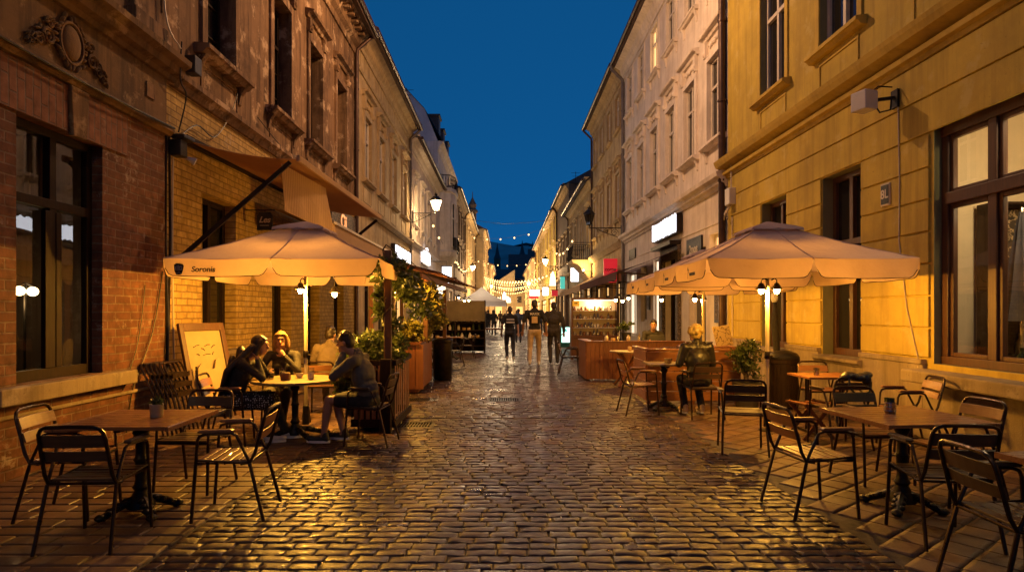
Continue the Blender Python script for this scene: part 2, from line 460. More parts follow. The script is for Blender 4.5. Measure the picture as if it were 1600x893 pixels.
# ------------------------------------------------------------------ mesh builder
class MB:
    def __init__(s, mat4=None):
        s.v, s.f, s.mi = [], [], []
        s.M = mat4 or Matrix()
        s.cur = 0
    def add(s, vs, fs):
        o = len(s.v)
        for p in vs:
            s.v.append(s.M @ Vector(p))
        for f in fs:
            s.f.append([i + o for i in f])
            s.mi.append(s.cur)
        return s
    def box(s, x0, x1, y0, y1, z0, z1):
        return s.add([(x0, y0, z0), (x1, y0, z0), (x1, y1, z0), (x0, y1, z0), (x0, y0, z1), (x1, y0, z1), (x1, y1, z1), (x0, y1, z1)],
                     [(0, 3, 2, 1), (4, 5, 6, 7), (0, 1, 5, 4), (1, 2, 6, 5), (2, 3, 7, 6), (3, 0, 4, 7)])
    def cbox(s, c, size, rot=None):
        hx, hy, hz = size[0] / 2, size[1] / 2, size[2] / 2
        ps = [Vector(p) for p in ((-hx, -hy, -hz), (hx, -hy, -hz), (hx, hy, -hz), (-hx, hy, -hz), (-hx, -hy, hz), (hx, -hy, hz), (hx, hy, hz), (-hx, hy, hz))]
        if rot is not None:
            ps = [rot @ p for p in ps]
        return s.add([p + Vector(c) for p in ps], [(0, 3, 2, 1), (4, 5, 6, 7), (0, 1, 5, 4), (1, 2, 6, 5), (2, 3, 7, 6), (3, 0, 4, 7)])
    def bar(s, p, q, w, h, up=(0, 0, 1)):
        p, q = Vector(p), Vector(q)
        d = (q - p).normalized()
        u = Vector(up)
        a = d.cross(u)
        if a.length < 1e-4:
            a = d.cross(Vector((0, 1, 0)))
        a.normalize()
        b = a.cross(d).normalized()
        a, b = a * w / 2, b * h / 2
        return s.add([p - a - b, p + a - b, p + a + b, p - a + b, q - a - b, q + a - b, q + a + b, q - a + b],
                     [(0, 1, 2, 3), (7, 6, 5, 4), (0, 4, 5, 1), (1, 5, 6, 2), (2, 6, 7, 3), (3, 7, 4, 0)])
    def tube(s, pts, r, n=8, closed=False):
        pts = [Vector(p) for p in pts]
        m = len(pts)
        rs = r if isinstance(r, (list, tuple)) else [r] * m
        vs, fs = [], []
        ref = None
        for i, p in enumerate(pts):
            if closed:
                t = (pts[(i + 1) % m] - pts[i - 1]).normalized()
            else:
                t = (pts[min(i + 1, m - 1)] - pts[max(i - 1, 0)]).normalized()
            if ref is None:
                ref = t.cross(Vector((0, 0, 1)))
                if ref.length < 0.05:
                    ref = t.cross(Vector((1, 0, 0)))
            ref = (ref - t * ref.dot(t))
            if ref.length < 1e-5:
                ref = t.orthogonal()
            ref.normalize()
            b = t.cross(ref)
            for k in range(n):
                a = 2 * PI * k / n
                vs.append(p + (ref * math.cos(a) + b * math.sin(a)) * rs[i])
        for i in range(m if closed else m - 1):
            j = (i + 1) % m
            for k in range(n):
                fs.append((i * n + k, i * n + (k + 1) % n, j * n + (k + 1) % n, j * n + k))
        if not closed:
            fs.append(tuple(range(n))[::-1])
            fs.append(tuple(range((m - 1) * n, m * n)))
        return s.add(vs, fs)
    def lathe(s, prof, c=(0, 0, 0), n=16, sx=1.0, sy=1.0, cap=True):
        vs, fs = [], []
        for (r, z) in prof:
            for k in range(n):
                a = 2 * PI * k / n
                vs.append((c[0] + math.cos(a) * r * sx, c[1] + math.sin(a) * r * sy, c[2] + z))
        for i in range(len(prof) - 1):
            for k in range(n):
                fs.append((i * n + k, i * n + (k + 1) % n, (i + 1) * n + (k + 1) % n, (i + 1) * n + k))
        if cap:
            fs.append(tuple(range(n))[::-1])
            fs.append(tuple(range((len(prof) - 1) * n, len(prof) * n)))
        return s.add(vs, fs)
    def ell(s, c, r, n=12, m=8, rot=None):
        if not isinstance(r, (tuple, list)):
            r = (r, r, r)
        vs, fs = [], []
        for i in range(1, m):
            t = PI * i / m
            for k in range(n):
                a = 2 * PI * k / n
                p = Vector((r[0] * math.sin(t) * math.cos(a), r[1] * math.sin(t) * math.sin(a), r[2] * math.cos(t)))
                if rot is not None:
                    p = rot @ p
                vs.append(p + Vector(c))
        top, bot = Vector((0, 0, r[2])), Vector((0, 0, -r[2]))
        if rot is not None:
            top, bot = rot @ top, rot @ bot
        vs += [top + Vector(c), bot + Vector(c)]
        T, B = len(vs) - 2, len(vs) - 1
        for k in range(n):
            fs.append((T, k, (k + 1) % n))
            fs.append((B, (m - 2) * n + (k + 1) % n, (m - 2) * n + k))
        for i in range(m - 2):
            for k in range(n):
                fs.append((i * n + k, (i + 1) * n + k, (i + 1) * n + (k + 1) % n, i * n + (k + 1) % n))
        return s.add(vs, fs)
    def cap(s, p, q, r1, r2, n=10):
        s.tube([p, q], [r1, r2], n)
        s.ell(p, r1, n, 6)
        return s.ell(q, r2, n, 6)
    def prism(s, poly, axis, a0, a1):
        """poly: 2-D outline; axis 0/1/2 the extrusion axis, outline in the other two (in order)"""
        def P(u, w, t):
            r = [u, w]
            r.insert(axis, t)
            return tuple(r)
        n = len(poly)
        vs = [P(u, w, a0) for u, w in poly] + [P(u, w, a1) for u, w in poly]
        fs = [tuple(range(n))[::-1], tuple(range(n, 2 * n))]
        for i in range(n):
            fs.append((i, (i + 1) % n, n + (i + 1) % n, n + i))
        return s.add(vs, fs)
    def build(s, name, mat, parent=None, smooth=False, bevel=0.0, recalc=True, ang=40):
        me = bpy.data.meshes.new(name)
        off = OFF.get(parent.name, Vector()) if parent else Vector()
        me.from_pydata([tuple(p - off) for p in s.v], [], s.f)
        mats = mat if isinstance(mat, (list, tuple)) else [mat]
        for m in mats:
            me.materials.append(m)
        if len(mats) > 1:
            me.polygons.foreach_set('material_index', s.mi)
        if recalc and len(s.f) < 60000:
            bm = bmesh.new()
            bm.from_mesh(me)
            bmesh.ops.recalc_face_normals(bm, faces=bm.faces)
            bm.to_mesh(me)
            bm.free()
        if smooth:
            me.polygons.foreach_set('use_smooth', [True] * len(me.polygons))
            me.set_sharp_from_angle(angle=R(ang))
        me.update()
        o = bpy.data.objects.new(name, me)
        COL.objects.link(o)
        if parent:
            o.parent = parent
            if parent.name in OFF:
                OFF[o.name] = OFF[parent.name]
        if bevel:
            b = o.modifiers.new('bevel', 'BEVEL')
            b.width = bevel
            b.segments = 2
            b.limit_method = 'ANGLE'
            b.angle_limit = R(35)
        return o

OFF = {}      # world position a thing's part meshes are measured from

def tag(o, label, cat, group=None, kind=None):
    if label:
        o['label'] = label
    if cat:
        o['category'] = cat
    if group:
        o['group'] = group
    if kind:
        o['kind'] = kind
    return o

def thing(name, label, cat, loc=(0, 0, 0), group=None, anchored=True):
    """an Empty at the thing's base; parts are given in world coordinates when anchored"""
    o = bpy.data.objects.new(name, None)
    o.empty_display_size = 0.1
    COL.objects.link(o)
    o.location = loc
    if anchored:
        OFF[o.name] = Vector(loc)
    return tag(o, label, cat, group)

def struct(o):
    o['kind'] = 'structure'
    return o

def dup(root, loc, rz, label=None, group=None):
    def cp(o, parent):
        c = o.copy()
        COL.objects.link(c)
        if parent:
            c.parent = parent
        for ch in o.children:
            cp(ch, c)
        return c
    r = cp(root, None)
    r.location = loc
    r.rotation_euler = (0, 0, rz)
    if label:
        r['label'] = label
    if group:
        r['group'] = group
    return r

def point_light(name, loc, watts, col=(1.0, 0.45, 0.05), rad=0.03, parent=None):
    d = bpy.data.lights.new(name, 'POINT')
    d.energy = watts
    d.color = col
    d.shadow_soft_size = rad
    o = bpy.data.objects.new(name, d)
    COL.objects.link(o)
    o.location = Vector(loc)
    if parent:
        o.parent = parent
        if parent.name in OFF:
            o.location = Vector(loc) - OFF[parent.name]
    return o

def text_mesh(txt, size, mat, m4, name, parent, depth=0.003, shear=0.0, align='CENTER'):
    cu = bpy.data.curves.new(name, 'FONT')
    cu.body = txt
    cu.size = size
    cu.extrude = depth
    cu.offset = size * .022
    cu.shear = shear
    cu.align_x = align
    cu.align_y = 'CENTER'
    ob = bpy.data.objects.new(name, cu)
    COL.objects.link(ob)
    dg = bpy.context.evaluated_depsgraph_get()
    me = bpy.data.meshes.new_from_object(ob.evaluated_get(dg))
    bpy.data.objects.remove(ob)
    me.transform(m4)
    me.materials.clear()
    me.materials.append(mat)
    o = bpy.data.objects.new(name, me)
    COL.objects.link(o)
    if parent:
        off = OFF.get(parent.name)
        if off is not None:
            me.transform(Matrix.Translation(-off))
        o.parent = parent
    return o

def frame4(origin, right, up):
    r, u = Vector(right).normalized(), Vector(up).normalized()
    n = r.cross(u)
    m = Matrix((r, u, n)).transposed().to_4x4()
    m.translation = Vector(origin)
    return m
# ------------------------------------------------------------------ ground and paving
def sett_field(name, mat, xr, yr, sx, sy, gap, dome, tilt, ang=0.0, half=True, jit=0.006, nx=4, ny=3, z0=0.0, keep=None, rough=0.0):
    cx, cy = (xr[0] + xr[1]) / 2, (yr[0] + yr[1]) / 2
    ca, sa = math.cos(ang), math.sin(ang)
    L = math.hypot(xr[1] - xr[0], yr[1] - yr[0]) / 2 if ang else None
    hx = L or (xr[1] - xr[0]) / 2
    hy = L or (yr[1] - yr[0]) / 2
    cells = []
    ny_rows = int(2 * hy / sy)
    for j in range(ny_rows):
        y = -hy + (j + 0.5) * sy
        x = -hx - (rng.random() * sx if half else 0)
        while x < hx:
            w = sx * (rng.uniform(0.82, 1.2) if half else 1.0)
            a, b = x, x + w
            x += w
            if not ang:
                a, b = max(a, -hx), min(b, hx)
                if b - a < sx * 0.25:
                    continue
            mx = (a + b) / 2
            gx, gy = cx + mx * ca - y * sa, cy + mx * sa + y * ca
            if ang and not (xr[0] + sx * .35 < gx < xr[1] - sx * .35 and yr[0] < gy < yr[1]):
                continue
            if keep and not keep(gx, gy):
                continue
            cells.append((mx, y, b - a))
    n = len(cells)
    C = np.array(cells)
    us = np.array([-1, -0.88, 0.88, 1]) if nx == 4 else np.array([-1, -.93, -.55, 0, .5, .93, 1])
    vs_ = np.array([-1, 0, 1]) if ny == 3 else np.linspace(-1, 1, ny)
    if ny == 4:
        vs_ = np.array([-1, -0.72, 0.72, 1])
    if ny == 5:
        vs_ = np.array([-1, -.84, 0, .84, 1])
    U, V = np.meshgrid(us, vs_)
    U, V = U.ravel(), V.ravel()
    k = len(U)
    hxs = (C[:, 2] - gap) / 2 * rng.uniform(0.96, 1.0, n)
    hys = (sy - gap) / 2 * rng.uniform(0.9, 1.0, n)
    X = C[:, 0:1] + U[None] * hxs[:, None]
    Y = C[:, 1:2] + V[None] * hys[:, None]
    X += rng.normal(0, jit, X.shape)
    Y += rng.normal(0, jit, Y.shape)
    e = np.maximum(np.abs(U) ** 8, np.abs(V) ** 6)
    Z = z0 - dome * e[None] + rng.normal(0, rough, (n, k)) + rng.normal(0, dome * 0.12, (n, k)) + rng.normal(0, dome * 0.25, (n, 1)) - dome * 0.3
    Z += U[None] * rng.normal(0, tilt, (n, 1)) * hxs[:, None] + V[None] * rng.normal(0, tilt, (n, 1)) * hys[:, None]
    Z = np.minimum(Z, z0 + 0.006)
    # skirt
    ring = [i for i in range(nx)] + [nx * r + nx - 1 for r in range(1, ny)] + [nx * (ny - 1) + i for i in range(nx - 2, -1, -1)] + [nx * r for r in range(ny - 2, 0, -1)]
    rk = len(ring)
    X2, Y2 = X[:, ring], Y[:, ring]
    Z2 = np.full_like(X2, z0 - 0.045)
    PX = np.concatenate([X, X2], 1)
    PY = np.concatenate([Y, Y2], 1)
    PZ = np.concatenate([Z, Z2], 1)
    wx = cx + PX * ca - PY * sa
    wy = cy + PX * sa + PY * ca
    P = np.stack([wx, wy, PZ], -1).reshape(-1, 3)
    q = []
    for r in range(ny - 1):
        for c in range(nx - 1):
            q.append((r * nx + c, r * nx + c + 1, (r + 1) * nx + c + 1, (r + 1) * nx + c))
    for i in range(rk):
        j = (i + 1) % rk
        q.append((ring[j], ring[i], k + i, k + j))
    q = np.array(q)
    T = k + rk
    F = (q[None] + (np.arange(n) * T)[:, None, None]).reshape(-1, 4)
    me = bpy.data.meshes.new(name)
    me.vertices.add(len(P))
    me.vertices.foreach_set('co', P.ravel())
    me.loops.add(F.size)
    me.loops.foreach_set('vertex_index', F.ravel())
    me.polygons.add(len(F))
    me.polygons.foreach_set('loop_start', np.arange(0, F.size, 4))
    me.polygons.foreach_set('loop_total', np.full(len(F), 4))
    me.polygons.foreach_set('use_smooth', np.ones(len(F), bool))
    at = me.attributes.new('tone', 'FLOAT', 'POINT')
    at.data.foreach_set('value', np.repeat(rng.random(n), T).astype(np.float32))
    me.update()
    me.validate()
    me.materials.append(mat)
    o = bpy.data.objects.new(name, me)
    COL.objects.link(o)
    return struct(o)

XL, XR = 4.6, 5.3
g = MB()
g.add([(-1500, -200, -0.10), (1500, -200, -0.10), (1500, 3000, -0.10), (-1500, 3000, -0.10)], [(0, 1, 2, 3)])
struct(g.build('ground', M['ground']))
g = MB()
g.add([(-4.9, -4, -0.0135), (5.6, -4, -0.0135), (5.6, 170, -0.0135), (-4.9, 170, -0.0135)], [(0, 1, 2, 3)])
struct(g.build('road_bed', M['mortar']))
grates = [(-0.0, 10.9, 0.62, 0.42), (-1.28, 8.45, 0.62, 0.42), (-1.45, 10.9, 0.55, 0.4)]
def not_grate(x, y):
    return not any(abs(x - a) < w / 2 and abs(y - b) < h / 2 for a, b, w, h in grates)
sett_field('road', M['sett'], (-2.22, 2.45), (2.2, 8.98), 0.192, 0.106, 0.010, 0.0055, 0.024, nx=7, ny=5, keep=not_grate, rough=0.0013, jit=.004)
sett_field('road', M['sett'], (-2.22, 2.45), (8.98, 34), 0.192, 0.106, 0.010, 0.0055, 0.026, ny=4, keep=not_grate)
sett_field('road', M['sett'], (-4.55, 5.25), (34, 75), 0.30, 0.20, 0.02, 0.013, 0.04)
sett_field('pavement', M['slab'], (-4.58, -2.24), (2.2, 26), 0.34, 0.17, 0.008, 0.0022, 0.004, jit=0.002, ny=4)
sett_field('pavement', M['slab'], (2.47, 5.3), (2.2, 26), 0.235, 0.235, 0.009, 0.0022, 0.004, ny=4, ang=R(38), half=False, jit=0.002)
g = MB()
for x0, x1, y0, y1 in ((-4.58, -2.23, 26, 34), (2.46, 5.28, 26, 34), (-4.55, 5.25, 75.1, 170)):
    g.add([(x0, y0, -0.007), (x1, y0, -0.007), (x1, y1, -0.007), (x0, y1, -0.007)], [(0, 1, 2, 3)])
struct(g.build('pavement', M['slab']))

# ------------------------------------------------------------------ facades
class Wall:
    def __init__(s, X, side, root):
        s.X, s.s, s.root = X, side, root
    def W(s, u, n, z):
        return (s.s * (s.X - n), u, z)
    def box(s, mb, u0, u1, n0, n1, z0, z1):
        a, b = s.s * (s.X - n0), s.s * (s.X - n1)
        return mb.box(min(a, b), max(a, b), u0, u1, z0, z1)
    def wall(s, name, d0, d1, z0, z1, ops, mat, rmat=None, back=7.0):
        mb = MB()
        us = sorted({d0, d1} | {o['u'][0] for o in ops} | {o['u'][1] for o in ops})
        zs = sorted({z0, z1} | {min(max(o['z'][0], z0), z1) for o in ops} | {min(max(o['z'][1], z0), z1) for o in ops})
        for i in range(len(us) - 1):
            for j in range(len(zs) - 1):
                uc, zc = (us[i] + us[i + 1]) / 2, (zs[j] + zs[j + 1]) / 2
                if any(o['u'][0] < uc < o['u'][1] and o['z'][0] < zc < o['z'][1] for o in ops):
                    continue
                mb.add([s.W(us[i], 0, zs[j]), s.W(us[i + 1], 0, zs[j]), s.W(us[i + 1], 0, zs[j + 1]), s.W(us[i], 0, zs[j + 1])], [(0, 1, 2, 3)])
        for u in (d0, d1):
            mb.add([s.W(u, 0, z0), s.W(u, -back, z0), s.W(u, -back, z1), s.W(u, 0, z1)], [(0, 1, 2, 3)])
        mb.add([s.W(d0, 0, z1), s.W(d1, 0, z1), s.W(d1, -back, z1), s.W(d0, -back, z1)], [(0, 1, 2, 3)])
        mb.cur = 1
        for o in ops:
            (a, b), (c, d), e = o['u'], o['z'], o['dep']
            for q in (((a, c), (a, d)), ((a, d), (b, d)), ((b, d), (b, c)), ((b, c), (a, c))):
                (ua, za), (ub, zb) = q
                mb.add([s.W(ua, 0, za), s.W(ub, 0, zb), s.W(ub, -e, zb), s.W(ua, -e, za)], [(0, 1, 2, 3)])
        return mb.build(name, [mat, rmat or mat], s.root, recalc=False)
    def mould(s, name, d0, d1, prof, mat):
        """prof: [(n, z)] outline of a moulding, run along the wall"""
        mb = MB()
        n = len(prof)
        vs = [s.W(d0, a, b) for a, b in prof] + [s.W(d1, a, b) for a, b in prof]
        fs = [tuple(range(n)), tuple(range(n, 2 * n))[::-1]] + [(i, (i + 1) % n, n + (i + 1) % n, n + i) for i in range(n)]
        mb.add(vs, fs)
        return mb.build(name, mat, s.root)
    def window(s, o, fm, gm, cols=2, trans=(0.68,), fw=0.06, name='window', bars=(), sill=None):
        (a, b), (c, d), e = o['u'], o['z'], o['dep']
        mb = MB()
        n0, n1 = -e, -e + 0.07
        s.box(mb, a, a + fw, n0, n1, c, d)
        s.box(mb, b - fw, b, n0, n1, c, d)
        s.box(mb, a + fw, b - fw, n0, n1, c, c + fw * 1.3)
        s.box(mb, a + fw, b - fw, n0, n1, d - fw, d)
        w = b - a
        for k in range(1, cols):
            u = a + w * k / cols
            s.box(mb, u - fw * .55, u + fw * .55, n0 + .003, n1 + 0.012, c + fw * 1.3, d - fw)
        for t in trans:
            z = c + (d - c) * t
            s.box(mb, a + fw, b - fw, n0 + .005, n1 + 0.018, z - fw * .55, z + fw * .55)
        for t in bars:
            z = c + (d - c) * t
            s.box(mb, a + fw, b - fw, n0 + .006, n1 - 0.02, z - .014, z + .014)
        f = mb.build(name, fm, s.root, bevel=0.006 if a < 20 else 0)
        p = MB()
        p.add([s.W(a + fw * .5, -e + .02, c + fw * .6), s.W(b - fw * .5, -e + .02, c + fw * .6), s.W(b - fw * .5, -e + .02, d - fw * .5), s.W(a + fw * .5, -e + .02, d - fw * .5)], [(0, 1, 2, 3)])
        p.build('pane', gm, f)
        return f
    def sill(s, u0, u1, z, mat, proj=0.16, h=0.09, brackets=False, panel=0.0):
        mb = MB()
        pr = [(0, z - h), (proj * .55, z - h), (proj * .8, z - h * .55), (proj, z - h * .5), (proj, z), (0, z + .02)]
        n = len(pr)
        vs = [s.W(u0, a, b) for a, b in pr] + [s.W(u1, a, b) for a, b in pr]
        mb.add(vs, [tuple(range(n)), tuple(range(n, 2 * n))[::-1]] + [(i, (i + 1) % n, n + (i + 1) % n, n + i) for i in range(n)])
        if brackets:
            for u in (u0 + .08, u1 - .08 - .1):
                pr2 = [(0, z - h - .3), (.03, z - h - .28), (.06, z - h - .12), (proj * .6, z - h - .003), (0, z - h - .003)]
                m = len(pr2)
                vs = [s.W(u, a, b) for a, b in pr2] + [s.W(u + .1, a, b) for a, b in pr2]
                mb.add(vs, [tuple(range(m)), tuple(range(m, 2 * m))[::-1]] + [(i, (i + 1) % m, m + (i + 1) % m, m + i) for i in range(m)])
        if panel:
            u, v = u0 + .2, u1 - .2
            zt, zb = z - h - .08, z - h - panel
            for q in ((u, u + .03, zb, zt), (v - .03, v, zb, zt), (u + .03, v - .03, zb, zb + .03), (u + .03, v - .03, zt - .03, zt)):
                s.box(mb, q[0], q[1], 0, .018, q[2], q[3])
        return mb.build('window_sill', mat, s.root)
    def surround(s, o, mat, w=0.14, n=0.045, hood=None, ornament=False):
        (a, b), (c, d), e = o['u'], o['z'], o['dep']
        mb = MB()
        s.box(mb, a - w, a, 0, n, c, d)
        s.box(mb, b, b + w, 0, n, c, d)
        s.box(mb, a - w, b + w, 0, n + .004, d, d + w)
        if hood:
            z = d + hood
            pr = [(0, z - .14), (.06, z - .14), (.10, z - .07), (.2, z - .05), (.22, z), (0, z + .05)]
            m = len(pr)
            vs = [s.W(a - w - .12, p, q) for p, q in pr] + [s.W(b + w + .12, p, q) for p, q in pr]
            mb.add(vs, [tuple(range(m)), tuple(range(m, 2 * m))[::-1]] + [(i, (i + 1) % m, m + (i + 1) % m, m + i) for i in range(m)])
            for u in (a - w - .02, b + .02):
                s.box(mb, u, u + w, 0, .10, d + w + .004, z - .143)
                mb.ell(s.W(u + w / 2, .1, d + w + .1), (.05, .06, .07), 8, 6)
        f = mb.build('window_surround', mat, s.root)
        if ornament and hood:
            ob = MB()
            zc = (d + w + d + hood - .14) / 2
            uc = (a + b) / 2
            for k in range(-3, 4):
                r = .07 - .008 * abs(k)
                ob.ell(s.W(uc + k * (b - a) / 8, .03, zc + (.03 if k % 2 else 0)), (.05, r, r), 8, 6)
            scroll(ob, s, uc - (b - a) * .3, zc, .09, 1)
            scroll(ob, s, uc + (b - a) * .3, zc, .09, -1)
            ob.build('relief_ornament', mat, f, smooth=True)
        return f
    def roof(s, d0, d1, H, mat, over=0.55, back=5.5, rise=3.0, gm=None):
        mb = MB()
        t = .12
        for k in (0, 1):
            z = H + .02 + k * t
            mb.add([s.W(d0, over, z - over * rise / back), s.W(d1, over, z - over * rise / back), s.W(d1, -back, z + rise), s.W(d0, -back, z + rise)], [(0, 1, 2, 3)])
        a, b = (over, H + .02 - over * rise / back), (-back, H + .02 + rise)
        for u in (d0, d1):
            mb.add([s.W(u, a[0], a[1]), s.W(u, b[0], b[1]), s.W(u, b[0], b[1] + t), s.W(u, a[0], a[1] + t)], [(0, 1, 2, 3)])
        mb.add([s.W(d0, a[0], a[1]), s.W(d1, a[0], a[1]), s.W(d1, a[0], a[1] + t), s.W(d0, a[0], a[1] + t)], [(0, 1, 2, 3)])
        mb.add([s.W(d0, b[0], b[1]), s.W(d1, b[0], b[1]), s.W(d1, b[0], H - 1), s.W(d0, b[0], H - 1)], [(0, 1, 2, 3)])
        for u in (d0, d1):
            mb.add([s.W(u, 0, H), s.W(u, b[0], b[1]), s.W(u, b[0], H - 1)], [(0, 1, 2)])
        r = mb.build('roof', mat, s.root, recalc=False)
        gb = MB()
        gb.tube([s.W(d0, over + .06, H - .28 * over - .02), s.W(d1, over + .06, H - .28 * over - .02)], .075, 8)
        gb.build('gutter', gm or M['pipe'], s.root, smooth=True)
        return r
    def cornice(s, d0, d1, z, mat, proj=.5, h=.55, name='cornice'):
        return s.mould(name, d0, d1, [(0, z - h), (.05, z - h), (.07, z - h * .8), (proj * .3, z - h * .7), (proj * .38, z - h * .45), (proj * .8, z - h * .28), (proj * .86, z - .1), (proj, z - .06), (proj, z), (0, z)], mat)
    def pipe(s, u, n, z0, z1, r=.055, mat=None, name='downpipe', elbow=None):
        mb = MB()
        pts = [s.W(u, n, z0), s.W(u, n, z1)]
        if elbow:
            pts += [s.W(u, n + .03, z1 + .15), s.W(u, elbow, z1 + .62), s.W(u, elbow, z1 + .85)]
        mb.tube(pts, r, 10)
        z = z0 + .8
        while z < z1:
            mb.tube([s.W(u, n, z - .025), s.W(u, n, z + .025)], r * 1.25, 10)
            z += 1.9
        return mb.build(name, mat or M['pipe'], s.root, smooth=True)

def scroll(mb, wl, u, z, r, sgn, n=.03, turns=1.6, th=.02):
    pts = []
    for k in range(18):
        a = k / 17 * turns * 2 * PI
        q = r * (1 - k / 17 * .85)
        pts.append(wl.W(u + sgn * math.cos(a) * q, n, z + math.sin(a) * q))
    mb.tube(pts, [th * (1 - .5 * k / 17) for k in range(18)], 6)

def op(u0, u1, z0, z1, dep=0.22):
    return {'u': (u0, u1), 'z': (z0, z1), 'dep': dep}

def bld(name, label, X, side, d0, d1, cat='building'):
    r = thing(name, label, cat, (side * X, (d0 + d1) / 2, 0))
    return r, Wall(X, side, r)

# ---- near left: red brick house with stone frieze
rt, w = bld('brick_house', 'dark red brick house with carved stone frieze and tall wooden window, nearest on the left', XL, -1, -6, 8.24)
win = op(5.73, 6.96, 0.865, 3.45, 0.19)
w.wall('brick_wall', -6, 8.24, -.1, 3.95, [win], M['brick_red'])
f = w.window(win, M['wood_dark'], M['clear_glass'], 2, (0.70,), .085)
mb = MB()
for u in (6.27, 6.42):
    w.box(mb, u - .04, u + .04, -.15, -.10, .98, 2.6)
mb.build('casement', M['wood_dark'], f, bevel=.005)
mb = MB()
w.box(mb, 5.4, 7.42, .002, .13, .70, .86)
w.box(mb, -6, 8.22, .002, .03, .56, .60)
mb.build('window_sill', M['stone_base'], rt, bevel=.012)
mb = MB()
w.box(mb, 5.35, 6.38, .001, .022, 3.45, 3.93)
w.box(mb, 6.66, 7.4, .001, .022, 3.45, 3.93)
mb.build('lintel', M['brick_soldier'], rt)
mb = MB()
mb.add([w.W(6.42, .06, 3.42), w.W(6.62, .06, 3.42), w.W(6.66, .06, 3.94), w.W(6.38, .06, 3.94), w.W(6.42, 0, 3.42), w.W(6.62, 0, 3.42), w.W(6.66, 0, 3.94), w.W(6.38, 0, 3.94)],
       [(0, 1, 2, 3), (0, 4, 5, 1), (1, 5, 6, 2), (2, 6, 7, 3), (3, 7, 4, 0)])
mb.build('keystone', M['old_frieze'], rt, bevel=.008)
w.mould('lower_moulding', -6, 8.3, [(0, 3.95), (.05, 3.95), (.07, 3.98), (.10, 4.0), (.10, 4.04), (.05, 4.07), (0, 4.07)], M['old_frieze'])
w.wall('frieze', -6, 8.28, 4.07, 4.72, [], M['old_frieze'])
w.mould('cornice', -6, 8.42, [(0, 4.72), (.05, 4.72), (.08, 4.77), (.16, 4.80), (.18, 4.88), (.27, 4.93), (.28, 5.0), (.10, 5.03), (.08, 5.08), (0, 5.08)], M['old_frieze'])
w.wall('upper_wall', -6, 8.24, 5.08, 9.6, [], M['old_render'])
mb = MB()
for u0, u1 in ((4.9, 5.5), (7.45, 8.15)):
    w.box(mb, u0, u1, 0, .07, 5.08, 9.3)
    w.box(mb, u0 - .05, u1 + .05, 0, .12, 5.08, 5.3)
    for q in ((u0 + .1, u0 + .13), (u1 - .13, u1 - .1)):
        w.box(mb, q[0], q[1], .07, .09, 5.5, 9.0)
mb.build('pilaster', M['old_render'], rt, bevel=.01)
w.cornice(-6, 8.3, 9.8, M['old_render'])
w.roof(-6, 8.3, 9.8, M['roof_tile'])
# carved cartouche on the frieze
mb = MB()
uc, zc = 6.42, 4.36
mb.ell(w.W(uc, .02, zc + .03), (.055, .17, .21), 16, 10)
pts = [w.W(uc + math.cos(a) * .20, .03, zc + .03 + math.sin(a) * .24) for a in np.linspace(0, 2 * PI, 25)[:-1]]
mb.tube(pts, .022, 6, True)
for k in range(26):
    a = 2 * PI * k / 26 + random.uniform(-.08, .08)
    q = random.uniform(.23, .29)
    mb.ell(w.W(uc + math.cos(a) * q, .025, zc + .03 + math.sin(a) * (q + .03)), (.028, .05, .022), 8, 6, Matrix.Rotation(-a, 3, 'X'))
for sg in (-1, 1):
    scroll(mb, w, uc + sg * .38, zc - .05, .10, sg, .03, 1.7, .024)
    scroll(mb, w, uc + sg * .52, zc - .13, .075, -sg, .025, 1.7, .019)
    scroll(mb, w, uc + sg * .35, zc + .12, .07, sg, .025, 1.5, .019)
    scroll(mb, w, uc + sg * .64, zc - .19, .05, sg, .02, 1.5, .015)
    for k in range(24):
        f = k / 23
        mb.ell(w.W(uc + sg * (.26 + .44 * f), .02, zc + .17 - .36 * f + random.uniform(-.06, .06)), (.022, random.uniform(.025, .055), .016), 8, 6, Matrix.Rotation(-sg * random.uniform(.1, 1.4), 3, 'X'))
mb.v = [Vector((v.x, 6.42 + (v.y - 6.42) * .84, 4.36 + (v.z - 4.36) * .88)) for v in mb.v]
mb.build('relief_ornament', M['old_frieze'], rt, smooth=True)
mb = MB()
w.box(mb, 7.80, 7.98, .001, .02, 4.33, 4.52)
mb.build('stone_plaque', M['old_render'], rt)
# room behind the near window
mb = MB()
x = lambda n: -1 * (XL - n)
mb.box(-8.0, -4.97, 4.0, 8.1, 0.0, .02)
mb.box(-8.02, -8.0, 4.0, 8.1, 0, 3.9)
mb.box(-8.0, -4.97, 8.1, 8.12, 0, 3.9)
mb.box(-8.0, -4.97, 3.98, 4.0, 0, 3.9)
mb.build('room', M['dark_render'], rt)
mb = MB()
for (u0, u1, z0, z1) in ((5.78, 6.2, 2.35, 3.4), (6.4, 6.75, 2.7, 3.4)):
    pts = []
    m = 24
    for k in range(m + 1):
        u = u0 + (u1 - u0) * k / m
        pts.append((u, -.46 + .025 * math.sin(k * 1.7)))
    for k in range(m):
        mb.add([w.W(pts[k][0], pts[k][1], z0), w.W(pts[k + 1][0], pts[k + 1][1], z0), w.W(pts[k + 1][0], pts[k + 1][1], z1), w.W(pts[k][0], pts[k][1], z1)], [(0, 1, 2, 3)])
mb.build('curtain', M['cloth_sand'], rt, smooth=True, recalc=False)

